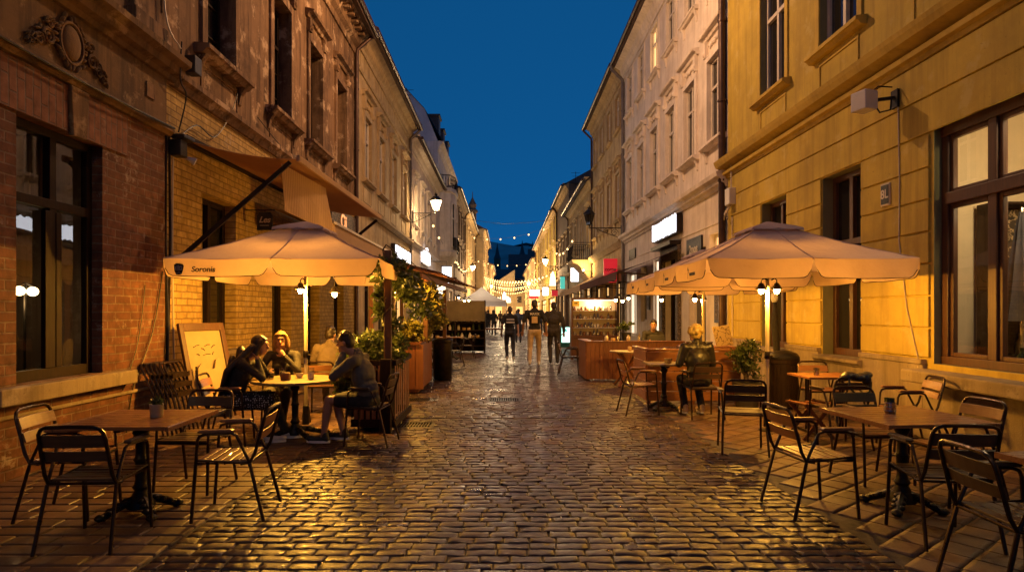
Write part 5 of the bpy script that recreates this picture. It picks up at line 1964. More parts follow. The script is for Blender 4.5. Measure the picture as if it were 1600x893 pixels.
for k in range(6):
    a = k * 1.1
    mb.tube([pts[-1 - k], (-1.52 + .3 * math.cos(a), 8.2 + .5 * math.sin(a), 2.2 + .1 * math.sin(k)), (-1.45 + .5 * math.cos(a), 8.6 + .8 * math.sin(a), 1.95)], [.008, .006, .004], 5)
mb.build('stem', M['stem'], t, smooth=True)
mb = MB()
pp = []
for (c, r, n) in (((-1.52, 8.0, 2.18), (.24, .26, .14), 300), ((-1.40, 8.4, 2.02), (.24, .36, .15), 330), ((-1.40, 8.9, 1.82), (.22, .3, .16), 260), ((-1.62, 8.0, 1.72), (.12, .12, .30), 260), ((-1.48, 9.3, 1.96), (.26, .36, .17), 260), ((-1.50, 8.1, 1.42), (.14, .2, .2), 150), ((-1.30, 9.6, 1.62), (.2, .3, .2), 240), ((-1.7, 9.0, 2.1), (.3, .5, .14), 300)):
    pp += clump(c, r, n)
leaves(mb, pp, .085, up=-.1)
mb.build('foliage', M['leaf'], t, recalc=False)
t = thing('climbing_plant', 'yellow lit climber hanging off the second pergola post', 'climbing plant', (-1.5, 12, 1))
mb = MB()
pp = []
for (c, r, n) in (((-1.45, 12.2, 1.75), (.22, .3, .3), 500), ((-1.38, 12.5, 1.42), (.2, .28, .18), 300), ((-1.6, 12.0, 2.05), (.3, .3, .15), 350)):
    pp += clump(c, r, n)
leaves(mb, pp, .09, up=-.1)
mb.build('foliage', M['leaf_yellow'], t, recalc=False)
mb = MB()
mb.tube([(-1.5, 12.05, .95), (-1.47, 12.08, 1.5), (-1.5, 12.05, 2.1)], .012, 6)
mb.build('stem', M['stem'], t, smooth=True)

t = thing('potted_bush', 'round bush in a dark pot beside the right parasol pole', 'potted bush', (3.95, 9.9, 0))
mb = MB()
mb.lathe([(.15, 0), (.17, .01), (.21, .36), (.23, .37), (.23, .42), (.19, .42), (.18, .36)], (3.95, 9.9, 0), 20)
mb.build('pot', M['pot_dark'], t, smooth=True)
bush(t, (3.95, 9.9, .80), (.27, .27, .36), 1500, .06, M['leaf'])
t = thing('litter_bin', 'dark slatted bin with rounded lid beside the potted bush', 'bin', (4.55, 9.9, 0))
mb = MB()
mb.lathe([(.20, .02), (.22, .04), (.22, .72), (.235, .73), (.235, .79), (.22, .80)], (4.55, 9.9, 0), 24)
for k in range(22):
    a = k * 2 * PI / 22
    mb.cbox((4.55 + .222 * math.cos(a), 9.9 + .222 * math.sin(a), .38), (.014, .035, .62), Matrix.Rotation(a, 3, 'Z'))
mb.build('body', M['wood_dark'], t)
mb = MB()
mb.lathe([(.235, .80), (.24, .83), (.20, .89), (.10, .93), (.02, .94)], (4.55, 9.9, 0), 24)
mb.build('lid', M['black'], t, smooth=True)

# folding stool with crossed wooden legs
t = thing('folding_stool', 'red brown folding stool with crossed legs by the right parasol pole', 'stool', (0, 0, 0), None, False)
for s in (-1, 1):
    for y in (-.15, .15):
        mb = MB()
        mb.bar((-.20 * s, y + .012 * s, 0), (.20 * s, y + .012 * s, .44), .02, .045)
        mb.build('leg', M['wood_red'], t)
mb = MB()
for k in range(5):
    x = -.18 + .09 * k
    mb.box(x - .033, x + .033, -.19, .19, .425 - .015 * (2 - abs(k - 2)), .442 - .015 * (2 - abs(k - 2)))
mb.build('seat', M['wood_red'], t)
mb = MB()
mb.tube([(0, -.16, .22), (0, .16, .22)], .012, 8)
mb.build('stretcher', M['wood_red'], t)
t.location = (3.80, 7.55, .004)
t.rotation_euler = (0, 0, R(12))

# ------------------------------------------------------------------ barriers and counter on the right
t = thing('plank_barrier', 'low wooden barrier of horizontal boards behind the leather jacket table', 'barrier', (3.2, 10.3, 0))
mb = MB()
for k in range(5):
    z = .06 + k * .168
    mb.box(2.42, 4.0, 10.28, 10.31, z, z + .155)
    mb.box(2.40, 2.43, 10.32, 11.3, z, z + .155)
mb.build('boards', M['plank_z'] if False else M['table_wood'], t, bevel=.004)
mb = MB()
mb.box(2.38, 4.02, 10.26, 10.36, .90, .94)
mb.box(2.38, 2.47, 10.36, 11.3, .90, .94)
mb.build('top_rail', M['table_wood'], t, bevel=.004)
for x in (2.45, 3.2, 3.95):
    mb = MB()
    mb.box(x - .03, x + .03, 10.311, 10.36, 0, .9)
    mb.build('post', M['wood_red'], t)

t = thing('plank_counter', 'long counter clad in upright boards in front of the glass display case', 'counter', (2.9, 13.95, 0))
mb = MB()
x = 1.88
while x < 4.1:
    mb.box(x, x + .095, 13.9, 13.925, .03, .86)
    x += .10
y = 13.93
while y < 15.2:
    mb.box(1.86, 1.885, y, y + .095, .03, .86)
    y += .10
mb.build('boards', M['plank_z'], t, bevel=.002)
mb = MB()
mb.box(1.84, 4.12, 13.87, 14.05, .865, .90)
mb.box(1.84, 2.05, 14.05, 15.2, .865, .90)
mb.build('top_board', M['wood_red'], t, bevel=.004)
mb = MB()
mb.box(1.90, 2.0, 13.93, 15.2, .03, .862)
mb.box(2.0, 4.1, 13.93, 14.03, .03, .862)
mb.build('frame', M['wood_dark'], t)

# glass display case full of small wares
t = thing('display_case', 'tall wooden display case with lit glass shelves of small wares', 'display case', (2.95, 20.2, 0))
mb = MB()
for x in (2.2, 3.72):
    mb.box(x, x + .07, 20.0, 20.45, 0, 1.98)
mb.box(2.2, 3.79, 20.0, 20.45, 1.98, 2.04)
mb.box(2.27, 3.72, 20.0, 20.45, .72, .80)
mb.box(2.27, 3.72, 20.02, 20.06, .05, .72)
mb.build('case', M['wood_red'], t, bevel=.004)
mb = MB()
mb.box(2.27, 3.72, 20.40, 20.42, .80, 1.98)
mb.build('back_panel', M['cream_wall'], t)
shz = (.80, 1.06, 1.34, 1.62)
mb = MB()
for z in shz[1:]:
    mb.box(2.27, 3.72, 20.03, 20.38, z - .02, z)
mb.build('shelf', M['white_paint'], t)
mb = MB()
mb.box(2.3, 3.69, 20.05, 20.08, 1.94, 1.97)
mb.build('strip_lamp', M['sign_soft'], t)
point_light('case_light', (3.0, 20.12, 1.90), 45, (1, .74, .4), .05, t)
protos = []
for k, (pr, m) in enumerate((([(.03, 0), (.045, .02), (.04, .09), (.02, .11), (.025, .13)], M['cup']), ([(.05, 0), (.055, .05), (.05, .055)], M['gold_print']), ([(.03, 0), (.03, .14), (.012, .17), (.012, .2)], M['steel']), ([(.04, 0), (.05, .06), (.03, .1), (.045, .12)], M['table_wood']))):
    o = thing('small_ware', 'small vessel among others on the shelves of the glass display case', 'vessel', (0, 0, 0), 'small wares in the display case', False)
    mb = MB()
    mb.lathe(pr, n=10)
    mb.build('body', m, o, smooth=True)
    protos.append(o)
k = 0
for z in shz:
    x = 2.34
    while x < 3.66:
        loc = (x, 20.14 + random.uniform(0, .12), z + .001)
        if k < 4:
            protos[k].location = loc
        else:
            dup(random.choice(protos), loc, random.random() * 6)
        k += 1
        x += random.uniform(.085, .13)
t = thing('yellow_notice', 'small yellow notice in the top corner of the display case', 'notice', (2.34, 19.98, 1.85))
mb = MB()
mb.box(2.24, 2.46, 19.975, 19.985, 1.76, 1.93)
mb.build('card', emis('glowing_yellow_card', (1.0, .55, .04), .25, False), t)  # a faint glow is put into the card's material
mb = MB()
mb.box(2.30, 2.40, 19.968, 19.974, 1.84, 1.87)
mb.build('printed_mark', M['ink'], t)
# wares on counter
for i, (x, y, kind, l) in enumerate(((2.35, 14.0, 0, 'leftmost glass on the plank counter'), (2.5, 13.98, 1, 'small bowl on the plank counter'), (2.62, 14.0, 2, 'bottle on the plank counter beside a bowl'), (3.1, 14.0, 2, 'dark bottle on the plank counter near the laptop'), (2.85, 13.97, 0, 'jar on the middle of the plank counter'))):
    o = dup(protos[kind], (x, y, .902), 0, l, 'vessels on the plank counter')
t = thing('leafy_pot', 'leafy pot plant standing left of the laptop man', 'potted plant', (3.05, 15.2, .9))
mb = MB()
mb.lathe([(.09, .80), (.13, 1.05), (.11, 1.05)], (3.05, 15.2, 0), 14)
mb.box(2.9, 3.2, 15.05, 15.35, 0, .80)
mb.build('pot', M['black'], t, smooth=True, ang=30)
bush(t, (3.05, 15.2, 1.2), (.2, .2, .15), 360, .07, M['leaf'], False)
# laptop on a table
t = thing('laptop', 'dark open laptop in front of the seated man behind the counter', 'laptop', (3.62, 14.45, .80))
mb = MB()
mb.box(3.42, 3.82, 14.40, 14.66, .80, .815)
mb.build('keyboard_base', M['black'], t)
mb = MB()
mb.cbox((3.62, 14.36, .915), (.34, .014, .21), Matrix.Rotation(R(-14), 3, 'X'))
mb.build('screen', M['black'], t, bevel=.004)
t = thing('service_table', 'dark table behind the plank counter with the laptop on it', 'table', (3.6, 14.6, 0))
mb = MB()
mb.box(3.1, 4.05, 14.25, 14.95, .76, .798)
mb.build('tabletop', M['wood_dark'], t)
for x, y in ((3.15, 14.3), (4.0, 14.3), (3.15, 14.9), (4.0, 14.9)):
    mb = MB()
    mb.box(x - .025, x + .025, y - .025, y + .025, 0, .76)
    mb.build('leg', M['wood_dark'], t)
# menu stand by plank barrier and framed print
t = thing('menu_board', 'leaning printed menu board on the shelf beside the leather jacket person', 'menu board', (3.85, 10.9, .95))
mb = MB()
mb.cbox((3.86, 10.75, 1.14), (.30, .02, .36), Matrix.Rotation(R(-14), 3, 'X') @ Matrix.Rotation(R(-8), 3, 'Y'))
mb.build('board', M['menu'], t)
mb = MB()
mb.bar((3.86, 10.78, 1.2), (3.86, 11.0, .95), .02, .02)
mb.build('prop', M['wood_dark'], t)
t = thing('serving_shelf', 'shelf with dark bowls behind the horizontal plank barrier', 'shelf', (3.6, 10.9, 0))
mb = MB()
mb.box(3.15, 4.1, 10.6, 11.15, .92, .95)
for x in (3.2, 4.02):
    mb.box(x, x + .05, 10.65, 11.1, 0, .92)
mb.build('board', M['wood_red'], t)
for i, (x, l) in enumerate(((3.35, 'left dark bowl on the shelf by the leather jacket person'), (3.58, 'right dark bowl on the shelf by the leather jacket person'))):
    lathe_thing('bowl', l, 'bowl', (x, 10.8, .951), [('body', [(.06, 0), (.11, .05), (.12, .08), (.10, .07), (.05, .02)], M['black'])], 'dark bowls')
# ------------------------------------------------------------------ awnings
def cloth_quad(mb, A, B, C, D, nu=16, nv=8, sag=0.0, ripple=0.0, th=0.006):
    """cloth patch A-B-C-D (A,B top; D,C bottom), with sag and ripples, given thickness"""
    A, B, C, D = map(Vector, (A, B, C, D))
    nn = (B - A).cross(D - A).normalized()
    o = len(mb.v)
    for s in (0, 1):
        for i in range(nu + 1):
            f = i / nu
            for j in range(nv + 1):
                v = j / nv
                p = A.lerp(B, f).lerp(D.lerp(C, f), v)
                p = p - Vector((0, 0, 1)) * sag * 4 * v * (1 - v) + nn * (ripple * math.sin(f * 17) * v + th * s)
                mb.v.append(p)
    w = nv + 1
    half = (nu + 1) * w
    for s in (0, 1):
        for i in range(nu):
            for j in range(nv):
                a = o + s * half + i * w + j
                mb.f.append([a, a + w, a + w + 1, a + 1])
                mb.mi.append(mb.cur)

t = thing('awning', 'brown cloth awning stretched from the old house on a slanting strut', 'awning', (-4.6, 11, 3.8))
mb = MB()
cloth_quad(mb, (-4.62, 8.75, 4.05), (-4.62, 14.9, 4.15), (-3.05, 14.9, 3.88), (-3.05, 9.0, 3.82), 24, 10, .07, .01)
mb.build('cloth', M['awning'], t, smooth=True, ang=80)
mb = MB()
mb.bar((-3.04, 8.95, 3.82), (-3.04, 14.95, 3.88), .05, .10)
mb.build('front_bar', M['awning_flap'], t, bevel=.01)
mb = MB()
mb.bar((-4.64, 8.65, 2.30), (-3.15, 8.95, 3.76), .045, .06)
mb.build('strut', M['wood_dark'], t)
mb = MB()
mb.bar((-4.64, 15.0, 2.6), (-3.1, 14.8, 3.8), .045, .06)
mb.build('strut', M['wood_dark'], t)
mb = MB()
mb.bar((-4.6, 8.75, 4.05), (-4.6, 14.9, 4.15), .09, .12)
mb.build('wall_cassette', M['wood_dark'], t)
mb = MB()
cloth_quad(mb, (-3.28, 8.95, 3.74), (-3.12, 10.6, 3.72), (-3.05, 10.9, 2.95), (-3.30, 9.15, 3.08), 14, 8, 0, .012)
mb.build('hanging_flap', M['awning_flap'], t, smooth=True, ang=80)
t = thing('awning', 'cream striped awning with a hanging front edge behind the left parasol', 'awning', (-4.6, 14, 3.4))
mb = MB()
cloth_quad(mb, (-4.62, 11.3, 3.62), (-4.62, 17.6, 3.62), (-3.2, 17.6, 3.22), (-3.2, 11.3, 3.22), 20, 8, .03, .006)
mb.build('cloth', M['awning_flap'], t, smooth=True, ang=80)
mb = MB()
cloth_quad(mb, (-3.19, 11.3, 3.20), (-3.19, 17.6, 3.20), (-3.17, 17.6, 2.80), (-3.17, 11.3, 2.80), 40, 4, 0, .008)
mb.build('valance', M['awning_flap'], t, smooth=True, ang=80)
mb = MB()
mb.bar((-3.19, 11.3, 3.23), (-3.19, 17.6, 3.23), .045, .05)
for y in (11.5, 17.4):
    mb.bar((-4.6, y, 3.0), (-3.2, y, 3.2), .03, .03)
mb.build('arm', M['pole'], t)

t = thing('awning', 'dark red awning over the display case before the cream house', 'awning', (4.8, 22, 3))
mb = MB()
cloth_quad(mb, (5.2, 17.8, 3.45), (5.2, 27, 3.35), (3.3, 26.5, 2.75), (3.3, 17.8, 2.75), 20, 8, .04, .01)
cloth_quad(mb, (3.29, 17.8, 2.75), (3.29, 26.5, 2.75), (3.28, 26.5, 2.5), (3.28, 17.8, 2.5), 24, 3, 0, .01)
mb.build('cloth', M['awning_red'], t, smooth=True, ang=80)
mb = MB()
for y in (17.8, 22, 26.4):
    mb.bar((5.2, y, 2.6), (3.3, y, 2.72), .04, .04)
    mb.bar((3.32, y, 0), (3.32, y, 2.72), .05, .05, (1, 0, 0))
mb.build('frame', M['wood_dark'], t)
t = thing('awning', 'pale striped awning along the balcony house', 'awning', (4.8, 33, 3))
mb = MB()
cloth_quad(mb, (5.2, 27.6, 3.6), (5.2, 40, 3.6), (3.7, 40, 2.9), (3.7, 27.6, 2.9), 20, 8, .05, .01)
cloth_quad(mb, (3.69, 27.6, 2.9), (3.69, 40, 2.9), (3.68, 40, 2.6), (3.68, 27.6, 2.6), 30, 3, 0, .01)
mb.build('cloth', M['awning_flap'], t, smooth=True, ang=80)
mb = MB()
for y in (27.6, 34, 40):
    mb.bar((5.2, y, 2.75), (3.7, y, 2.88), .04, .04)
mb.build('arm', M['wood_dark'], t)

# ------------------------------------------------------------------ signs
t = thing('lit_sign', 'white lit letter sign with scalloped edge over the dark doorway of the white house', 'sign', (5.15, 19.4, 4.2))
mb = MB()
mb.box(5.10, 5.28, 18.0, 20.9, 3.92, 4.50)
mb.build('box', M['metal_dark'], t)
mb = MB()
pts = []
n = 34
for k in range(n + 1):
    y = 18.05 + 2.8 * k / n
    pts.append((y, 4.46 + .05 * math.sin(k * 1.9) * (1 if k % 3 else .4)))
for k in range(n, -1, -1):
    y = 18.05 + 2.8 * k / n
    pts.append((y, 3.98 - .045 * math.sin(k * 2.3) * (1 if k % 2 else .5)))
mb.prism(pts, 0, 5.07, 5.095)
mb.build('lit_letters', M['sign_white'], t)
mb = MB()
mb.box(4.95, 5.28, 18.2, 20.6, 3.60, 3.72)
mb.build('hood', M['metal_dark'], t)
t = thing('door_surround', 'dark carved doorway under the white lit sign', 'doorway', (5.2, 19.2, 0))
mb = MB()
mb.box(5.18, 5.29, 18.2, 18.42, 0, 3.58)
mb.box(5.18, 5.29, 19.98, 20.2, 0, 3.58)
mb.box(5.19, 5.29, 18.42, 19.98, 3.2, 3.58)
mb.build('frame', M['collage'], t)
t = thing('wall_sign', 'black square plate with pale lettering on the white house, right of the lit sign', 'sign', (5.25, 16.8, 3.3))
mb = MB()
mb.box(5.24, 5.29, 16.2, 17.5, 3.05, 3.62)
mb.build('plate', M['black'], t)
text_mesh('2mos', .34, M['pale_print'], frame4((5.232, 16.85, 3.30), (0, -1, 0), (0, 0, 1)), 'lettering', t)
t = thing('wall_sign', 'small black plate on the white house near the grey downpipe', 'sign', (5.25, 25, 3.3))
mb = MB()
mb.box(5.24, 5.29, 24.4, 25.6, 3.75, 4.15)
mb.build('plate', M['black'], t)
for i, (u0, z0) in enumerate(((24.6, 2.95), (25.1, 2.7))):
    pass
t = thing('lit_sign', 'red lit sign board on the cream house', 'sign', (4.9, 28.4, 3.2))
mb = MB()
mb.box(4.62, 5.25, 28.25, 28.35, 2.95, 4.05)
mb.build('box', M['sign_red'], t)
text_mesh('corne', .22, M['ink'], frame4((4.93, 28.24, 3.55), (1, 0, 0), (0, 0, 1)), 'lettering', t)
for i, (x, y, z, w_, h_, m, l, d) in enumerate((
        (4.75, 41, 4.1, .5, .9, 'sign_white', 'white lit box sign projecting from the balcony house', 'white'),
        (4.4, 46.0, 3.8, .35, .9, 'sign_cyan', 'cyan lit sign hanging near the balcony house', 'cyan'),
        (4.3, 52, 3.2, .5, .5, 'sign_red', 'square red lit sign in the row beyond the balcony house', 'red'),
        (3.9, 49, 4.3, .5, 1.2, 'sign_soft', 'flame shaped warm lit sign far on the right', 'soft'),
        (4.2, 62, 3.7, .55, .8, 'sign_white', 'right one of the paired white box signs far on the right', 'white'),
        (3.3, 66, 3.7, 1.1, .7, 'sign_soft', 'left one of the paired white box signs far on the right', 'soft'),
        (.0, 95, 4.2, .6, 1.2, 'sign_white', 'tall white lit arch shape at the end of the street', 'white'),
        (-3.6, 38.0, 3.9, .55, 1.0, 'sign_white', 'white lit emblem sign on the left before the corner house', 'white'),
        (-3.9, 36.0, 2.9, .8, .5, 'sign_soft', 'small warm lit sign above the pergola roof', 'soft'),
        (-2.2, 60, 3.2, 1.2, .8, 'sign_white', 'white lit sign over the far white tent', 'white'),
        (3.6, 75, 3.6, 1.2, .7, 'sign_red', 'small wide red lit sign far down the street', 'red'))):
    t = thing('lit_sign', l, 'sign', (x, y, z))
    mb = MB()
    if i in (3, 6):
        pr = [(-.5, -.5), (.5, -.5), (.42, .05), (.2, .35), (0, .5), (-.2, .35), (-.42, .05)]
        mb.prism([(x + a * w_, z + b * h_) for a, b in pr], 1, y - .06, y + .06)
    else:
        mb.box(x - w_ / 2, x + w_ / 2, y - .08, y + .08, z - h_ / 2, z + h_ / 2)
    mb.build('lit_face', M[m], t)
    mb = MB()
    e = .06
    mb.box(x - w_ / 2 - e, x + w_ / 2 + e, y - .05, y + .12, z + h_ / 2, z + h_ / 2 + e)
    mb.bar((x, y + .02, z + h_ / 2 + e), (x, y + .02, z + h_ / 2 + .35), .03, .03)
    sx = 1 if x > 0 else -1
    mb.bar((x, y + .02, z + h_ / 2 + .34), (sx * (4.55 if sx < 0 else 5.0), y + .02, z + h_ / 2 + .34), .03, .03)
    mb.build('bracket', M['metal_dark'], t)

t = thing('lit_sign', 'white lit box sign fixed along the ochre house on the left', 'sign', (-4.5, 26.5, 4))
mb = MB()
mb.box(-4.58, -4.42, 24.6, 28.6, 3.78, 4.36)
mb.build('box', M['metal_dark'], t)
mb = MB()
mb.box(-4.41, -4.39, 24.7, 28.5, 3.84, 4.30)
mb.build('lit_face', M['sign_white'], t)
t = thing('lit_sign', 'white lit crest sign on the pinkish house', 'sign', (-4.5, 34.5, 4.7))
mb = MB()
mb.prism([(33.6, 4.35), (36.2, 4.35), (36.2, 4.9), (35.6, 5.0), (34.9, 5.25), (34.2, 5.0), (33.6, 4.9)], 0, -4.5, -4.4)
mb.build('lit_face', M['sign_white'], t)
mb = MB()
mb.box(-4.58, -4.50, 33.5, 36.3, 4.25, 4.35)
mb.build('bracket', M['metal_dark'], t)
t = thing('projecting_sign', 'dark projecting plaque with script lettering under the brown awning', 'sign', (-4.4, 11, 3.2))
mb = MB()
pr = [(-.14, -.16), (.14, -.16), (.14, .10), (.10, .16), (-.10, .16), (-.14, .10)]
mb.prism([(-4.33 + a, 3.2 + b) for a, b in pr], 1, 10.98, 11.02)
mb.build('plate', M['black'], t, bevel=.006)
text_mesh('Les', .15, M['pole'], frame4((-4.33, 10.972, 3.22), (1, 0, 0), (0, 0, 1)), 'lettering', t, .003, .35)
mb = MB()
mb.box(-4.41, -4.25, 10.965, 10.975, 3.115, 3.127)
mb.build('underline', M['pole'], t)
mb = MB()
mb.bar((-4.68, 11, 3.40), (-4.15, 11, 3.40), .02, .02)
mb.bar((-4.33, 11, 3.40), (-4.33, 11, 3.36), .015, .015)
mb.build('bracket', M['iron'], t)
t = thing('wall_sign', 'dark board with two lines of orange letters above the striped awning', 'sign', (-4.6, 17.9, 3.7))
mb = MB()
mb.box(-4.67, -4.60, 16.2, 18.8, 3.25, 4.45)
mb.build('board', M['collage'], t)
text_mesh('Cii', .55, M['neon_orange'], frame4((-4.592, 17.4, 4.12), (0, 1, 0), (0, 0, 1)), 'lettering', t, .01)
text_mesh('Bui Ands', .50, M['neon_orange'], frame4((-4.592, 17.5, 3.55), (0, 1, 0), (0, 0, 1)), 'lettering', t, .01)
# house number plate
t = thing('house_number', 'dark enamel house number plate on the yellow wall', 'number plate', (5.25, 8.35, 3.1))
d = 5.3 * 950 / 600
mb = MB()
zc = 1.55 + (488 - 304) * d / 950
mb.box(5.252, 5.272, d - .10, d + .10, zc - .155, zc + .155)
mb.build('rim', M['pole'], t, bevel=.006)
mb = MB()
mb.box(5.246, 5.252, d - .08, d + .08, zc - .13, zc + .13)
mb.build('plate', M['black'], t)
text_mesh('8L', .17, M['pale_print'], frame4((5.244, d, zc), (0, -1, 0), (0, 0, 1)), 'lettering', t, .001)
# poster-like frames on the white house
for i, (y, z, h_, m, l) in enumerate(((14.9, 1.75, .9, 'collage', 'dark framed print on the white house left of the brown downpipe'), (20.5, 2.0, .5, 'menu', 'small framed print beside the dark doorway'), (22.2, 1.9, .5, 'collage', 'small framed print behind the laptop man'))):
    t = thing('framed_print', l, 'picture', (5.25, y, z))
    mb = MB()
    mb.box(5.25, 5.295, y - h_ * .35, y + h_ * .35, z - h_ / 2, z + h_ / 2)
    mb.build('frame', M['black'], t)
    mb = MB()
    mb.box(5.243, 5.25, y - h_ * .28, y + h_ * .28, z - h_ * .42, z + h_ * .42)
    mb.build('print', M[m], t)
# closed umbrella leaning by the third window
t = thing('closed_parasol', 'folded dark parasol with a pale tip leaning by the window of the yellow house', 'parasol', (5.1, 11.3, 0))
mb = MB()
mb.tube([(5.05, 11.25, .1), (5.06, 11.3, .9), (5.08, 11.4, 1.3), (5.09, 11.45, 1.75)], [.03, .06, .075, .03], 10)
mb.build('cloth', M['cloth_black'], t, smooth=True)
mb = MB()
mb.ell((5.09, 11.46, 1.84), (.06, .08, .12), 10, 8)
mb.build('cover', M['canvas_white'], t, smooth=True)

# ------------------------------------------------------------------ lanterns and wall fittings
GLN = 'wrought iron wall lanterns of the street'
def lantern(label, side, Xw, d, reach, z, lit=True, watts=60, k=1.0):
    """four sided street lantern on a scrolled wall arm"""
    x = side * (Xw - reach)
    t = thing('street_lantern', label, 'lantern', (side * Xw, d, z), GLN)
    mb = MB()
    mb.tube([(side * Xw, d, z - .42), (x, d, z - .42)], .022, 8)
    mb.tube([(x, d, z - .45), (x, d, z - .30)], .03, 8)
    mb.box(side * Xw - .04, side * Xw + .04, d - .05, d + .05, z - .9, z - .3)
    for (f0, r_, sg) in ((.22, .17, 1), (.48, .11, -1), (.72, .08, 1)):
        pts = []
        cx_ = side * (Xw - reach * f0)
        for q in range(16):
            a = q / 15 * 1.5 * 2 * PI
            rr = r_ * (1 - .8 * q / 15)
            pts.append((cx_ + math.cos(a) * rr * sg, d, z - .46 - r_ + math.sin(a) * rr))
        mb.tube(pts, .013, 5)
    pts = [(side * (Xw - .02), d, z - .88), (side * (Xw - reach * .35), d, z - .72), (side * (Xw - reach * .8), d, z - .46)]
    mb.tube(pts, .016, 6)
    mb.build('arm', M['iron'], t, smooth=True)
    mb = MB()
    a, b = .10 * k, .19 * k
    z0, z1 = z - .28, z + .18 * k
    for i in range(4):
        q0, q1 = PI / 4 + i * PI / 2, PI / 4 + (i + 1) * PI / 2
        p0 = (x + a * math.cos(q0) * 1.414, d + a * math.sin(q0) * 1.414, z0)
        p1 = (x + b * math.cos(q0) * 1.414, d + b * math.sin(q0) * 1.414, z1)
        p2 = (x + b * math.cos(q1) * 1.414, d + b * math.sin(q1) * 1.414, z1)
        p3 = (x + a * math.cos(q1) * 1.414, d + a * math.sin(q1) * 1.414, z0)
        mb.bar(p0, p1, .02, .02)
        mb.bar(p1, p2, .03, .03)
        mb.bar(p0, p3, .03, .03)
    mb.lathe([(b * 1.55, z1 + .01), (b * 1.1, z1 + .10), (b * .6, z1 + .20), (.06, z1 + .24), (.08, z1 + .30), (.02, z1 + .36), (.02, z1 + .42)], (x, d, 0), 4)
    mb.build('cage', M['iron'], t)
    mb = MB()
    mb.lathe([(a * 1.25, z0 + .02), (b * 1.25, z1 - .01)], (x, d, 0), 4)
    mb.build('glass', M['lantern_glow'] if lit else M['dark_glass'], t)
    if lit:
        point_light('lantern_light', (x, d, z0 - .10), watts * .6, (1, .62, .28), .08, t)
        point_light('lantern_light', (x - side * .30, d, z), watts * .4, (1, .66, .32), .08, t)
    return t
lantern('lit lantern on a scrolled arm at the pinkish house on the left', -1, 4.55, 30.2, 1.15, 6.9, True, 800, 1.15)
lantern('unlit dark lantern on a scrolled arm between the white and cream houses', 1, 5.25, 27.2, 1.45, 5.75, False, 0, 1.0)
lantern('lit lantern on the corner of the bright yellow house far on the right', 1, 5.1, 60.5, 1.0, 6.6, True, 2200, 1.3)
lantern('lit lantern added far on the left by the brown turret house', -1, 4.45, 66, 1.0, 6.4, True, 1500, 1.2)  # this lantern and the next two are added to light the far street
lantern('lit lantern added over the street end on the right', 1, 5.0, 98, 1.0, 6.2, True, 900, 1.2)
lantern('lit lantern added over the street end on the left', -1, 3.1, 108, .8, 6.2, True, 900, 1.2)
# two unseen lamps, added to light the near facades and chair backs
lantern('unseen lit lantern added on the brick house, behind the camera', -1, 4.55, -2.6, 1.1, 5.6, True, 230, 1.1)
t = thing('added_catenary_lamp', 'unseen street lamp added on a wire over the middle of the street', 'street lamp', (.2, 14.2, 10.5))
mb = MB()
mb.tube([(-4.9, 14.2, 11.2), (-2.2, 14.2, 11.0), (.2, 14.2, 10.9), (2.6, 14.2, 11.0), (5.25, 14.2, 11.2)], .012, 6)
mb.tube([(.2, 14.2, 10.9), (.2, 14.2, 10.75)], .02, 6)
mb.build('wire', M['iron'], t)
mb = MB()
mb.lathe([(.03, 10.8), (.08, 10.76), (.12, 10.66), (.30, 10.54), (.31, 10.52), (.28, 10.52), (.10, 10.62)], (.2, 14.2, 0), 20, cap=False)
mb.build('lamp_shade', M['metal_dark'], t, smooth=True)
mb = MB()
mb.ell((.2, 14.2, 10.5), (.10, .10, .12), 12, 8)
mb.build('bulb', M['lantern_glow'], t, smooth=True)
point_light('added_street_light', (.2, 14.2, 10.3), 1750, (1, .53, .23), .10, t)

t = thing('wall_lamp', 'small warm lamp lighting the rounded bracket under the iron balcony', 'lamp', (4.9, 36.3, 4.0))
mb = MB()
mb.bar((5.3, 36.3, 4.0), (4.75, 36.3, 4.02), .03, .03)
mb.lathe([(.10, 4.0), (.06, 3.92), (.02, 3.90)], (4.72, 36.3, 0), 10)
mb.build('bracket', M['iron'], t)
mb = MB()
mb.ell((4.72, 36.3, 4.06), .07, 8, 6)
mb.build('bulb', M['lantern_glow'], t, smooth=True)
point_light('bulb_light', (4.68, 36.2, 4.2), 160, (1, .62, .22), .06, t)
t = thing('wall_box', 'white equipment box on a bracket with cables on the yellow wall', 'equipment box', (5.2, 8.3, 4.4))
d = 5.3 * 950 / 612
zc = 1.55 + (488 - 157) * d / 950
mb = MB()
mb.cbox((4.90, d + .05, zc), (.22, .24, .26), Matrix.Rotation(R(18), 3, 'Z'))
mb.build('housing', M['white_paint'], t, bevel=.012)
mb = MB()
mb.bar((5.26, d - .05, zc + .02), (5.0, d, zc), .04, .04)
mb.box(5.24, 5.275, d - .12, d + .02, zc - .12, zc + .12)
mb.tube([(5.0, d, zc - .05), (5.05, d - .05, zc - .18), (5.16, d - .1, zc - .16), (5.2, d - .06, zc)], .012, 6)
mb.tube([(4.96, d + .05, zc + .1), (5.06, d, zc + .19), (5.2, d - .08, zc + .15)], .01, 6)
mb.build('bracket', M['iron'], t, smooth=True)
mb = MB()
pts = [(5.262, d - .1, zc - .1), (5.262, d - .13, 3.3), (5.262, d - .12, 2.5), (5.262, d - .28, 1.6), (5.262, d - .5, .95), (5.24, d - .52, .85)]
mb.tube(pts, .008, 5)
mb.build('cable', M['pole'], t, smooth=True)
t = thing('junction_box', 'pale junction box with loops of cable beside the brown downpipe', 'junction box', (5.2, 14.1, 4.2))
d = 5.3 * 950 / 360
mb = MB()
mb.box(5.12, 5.28, d - .14, d + .14, 4.02, 4.40)
mb.build('housing', M['white_paint'], t, bevel=.015)
mb = MB()
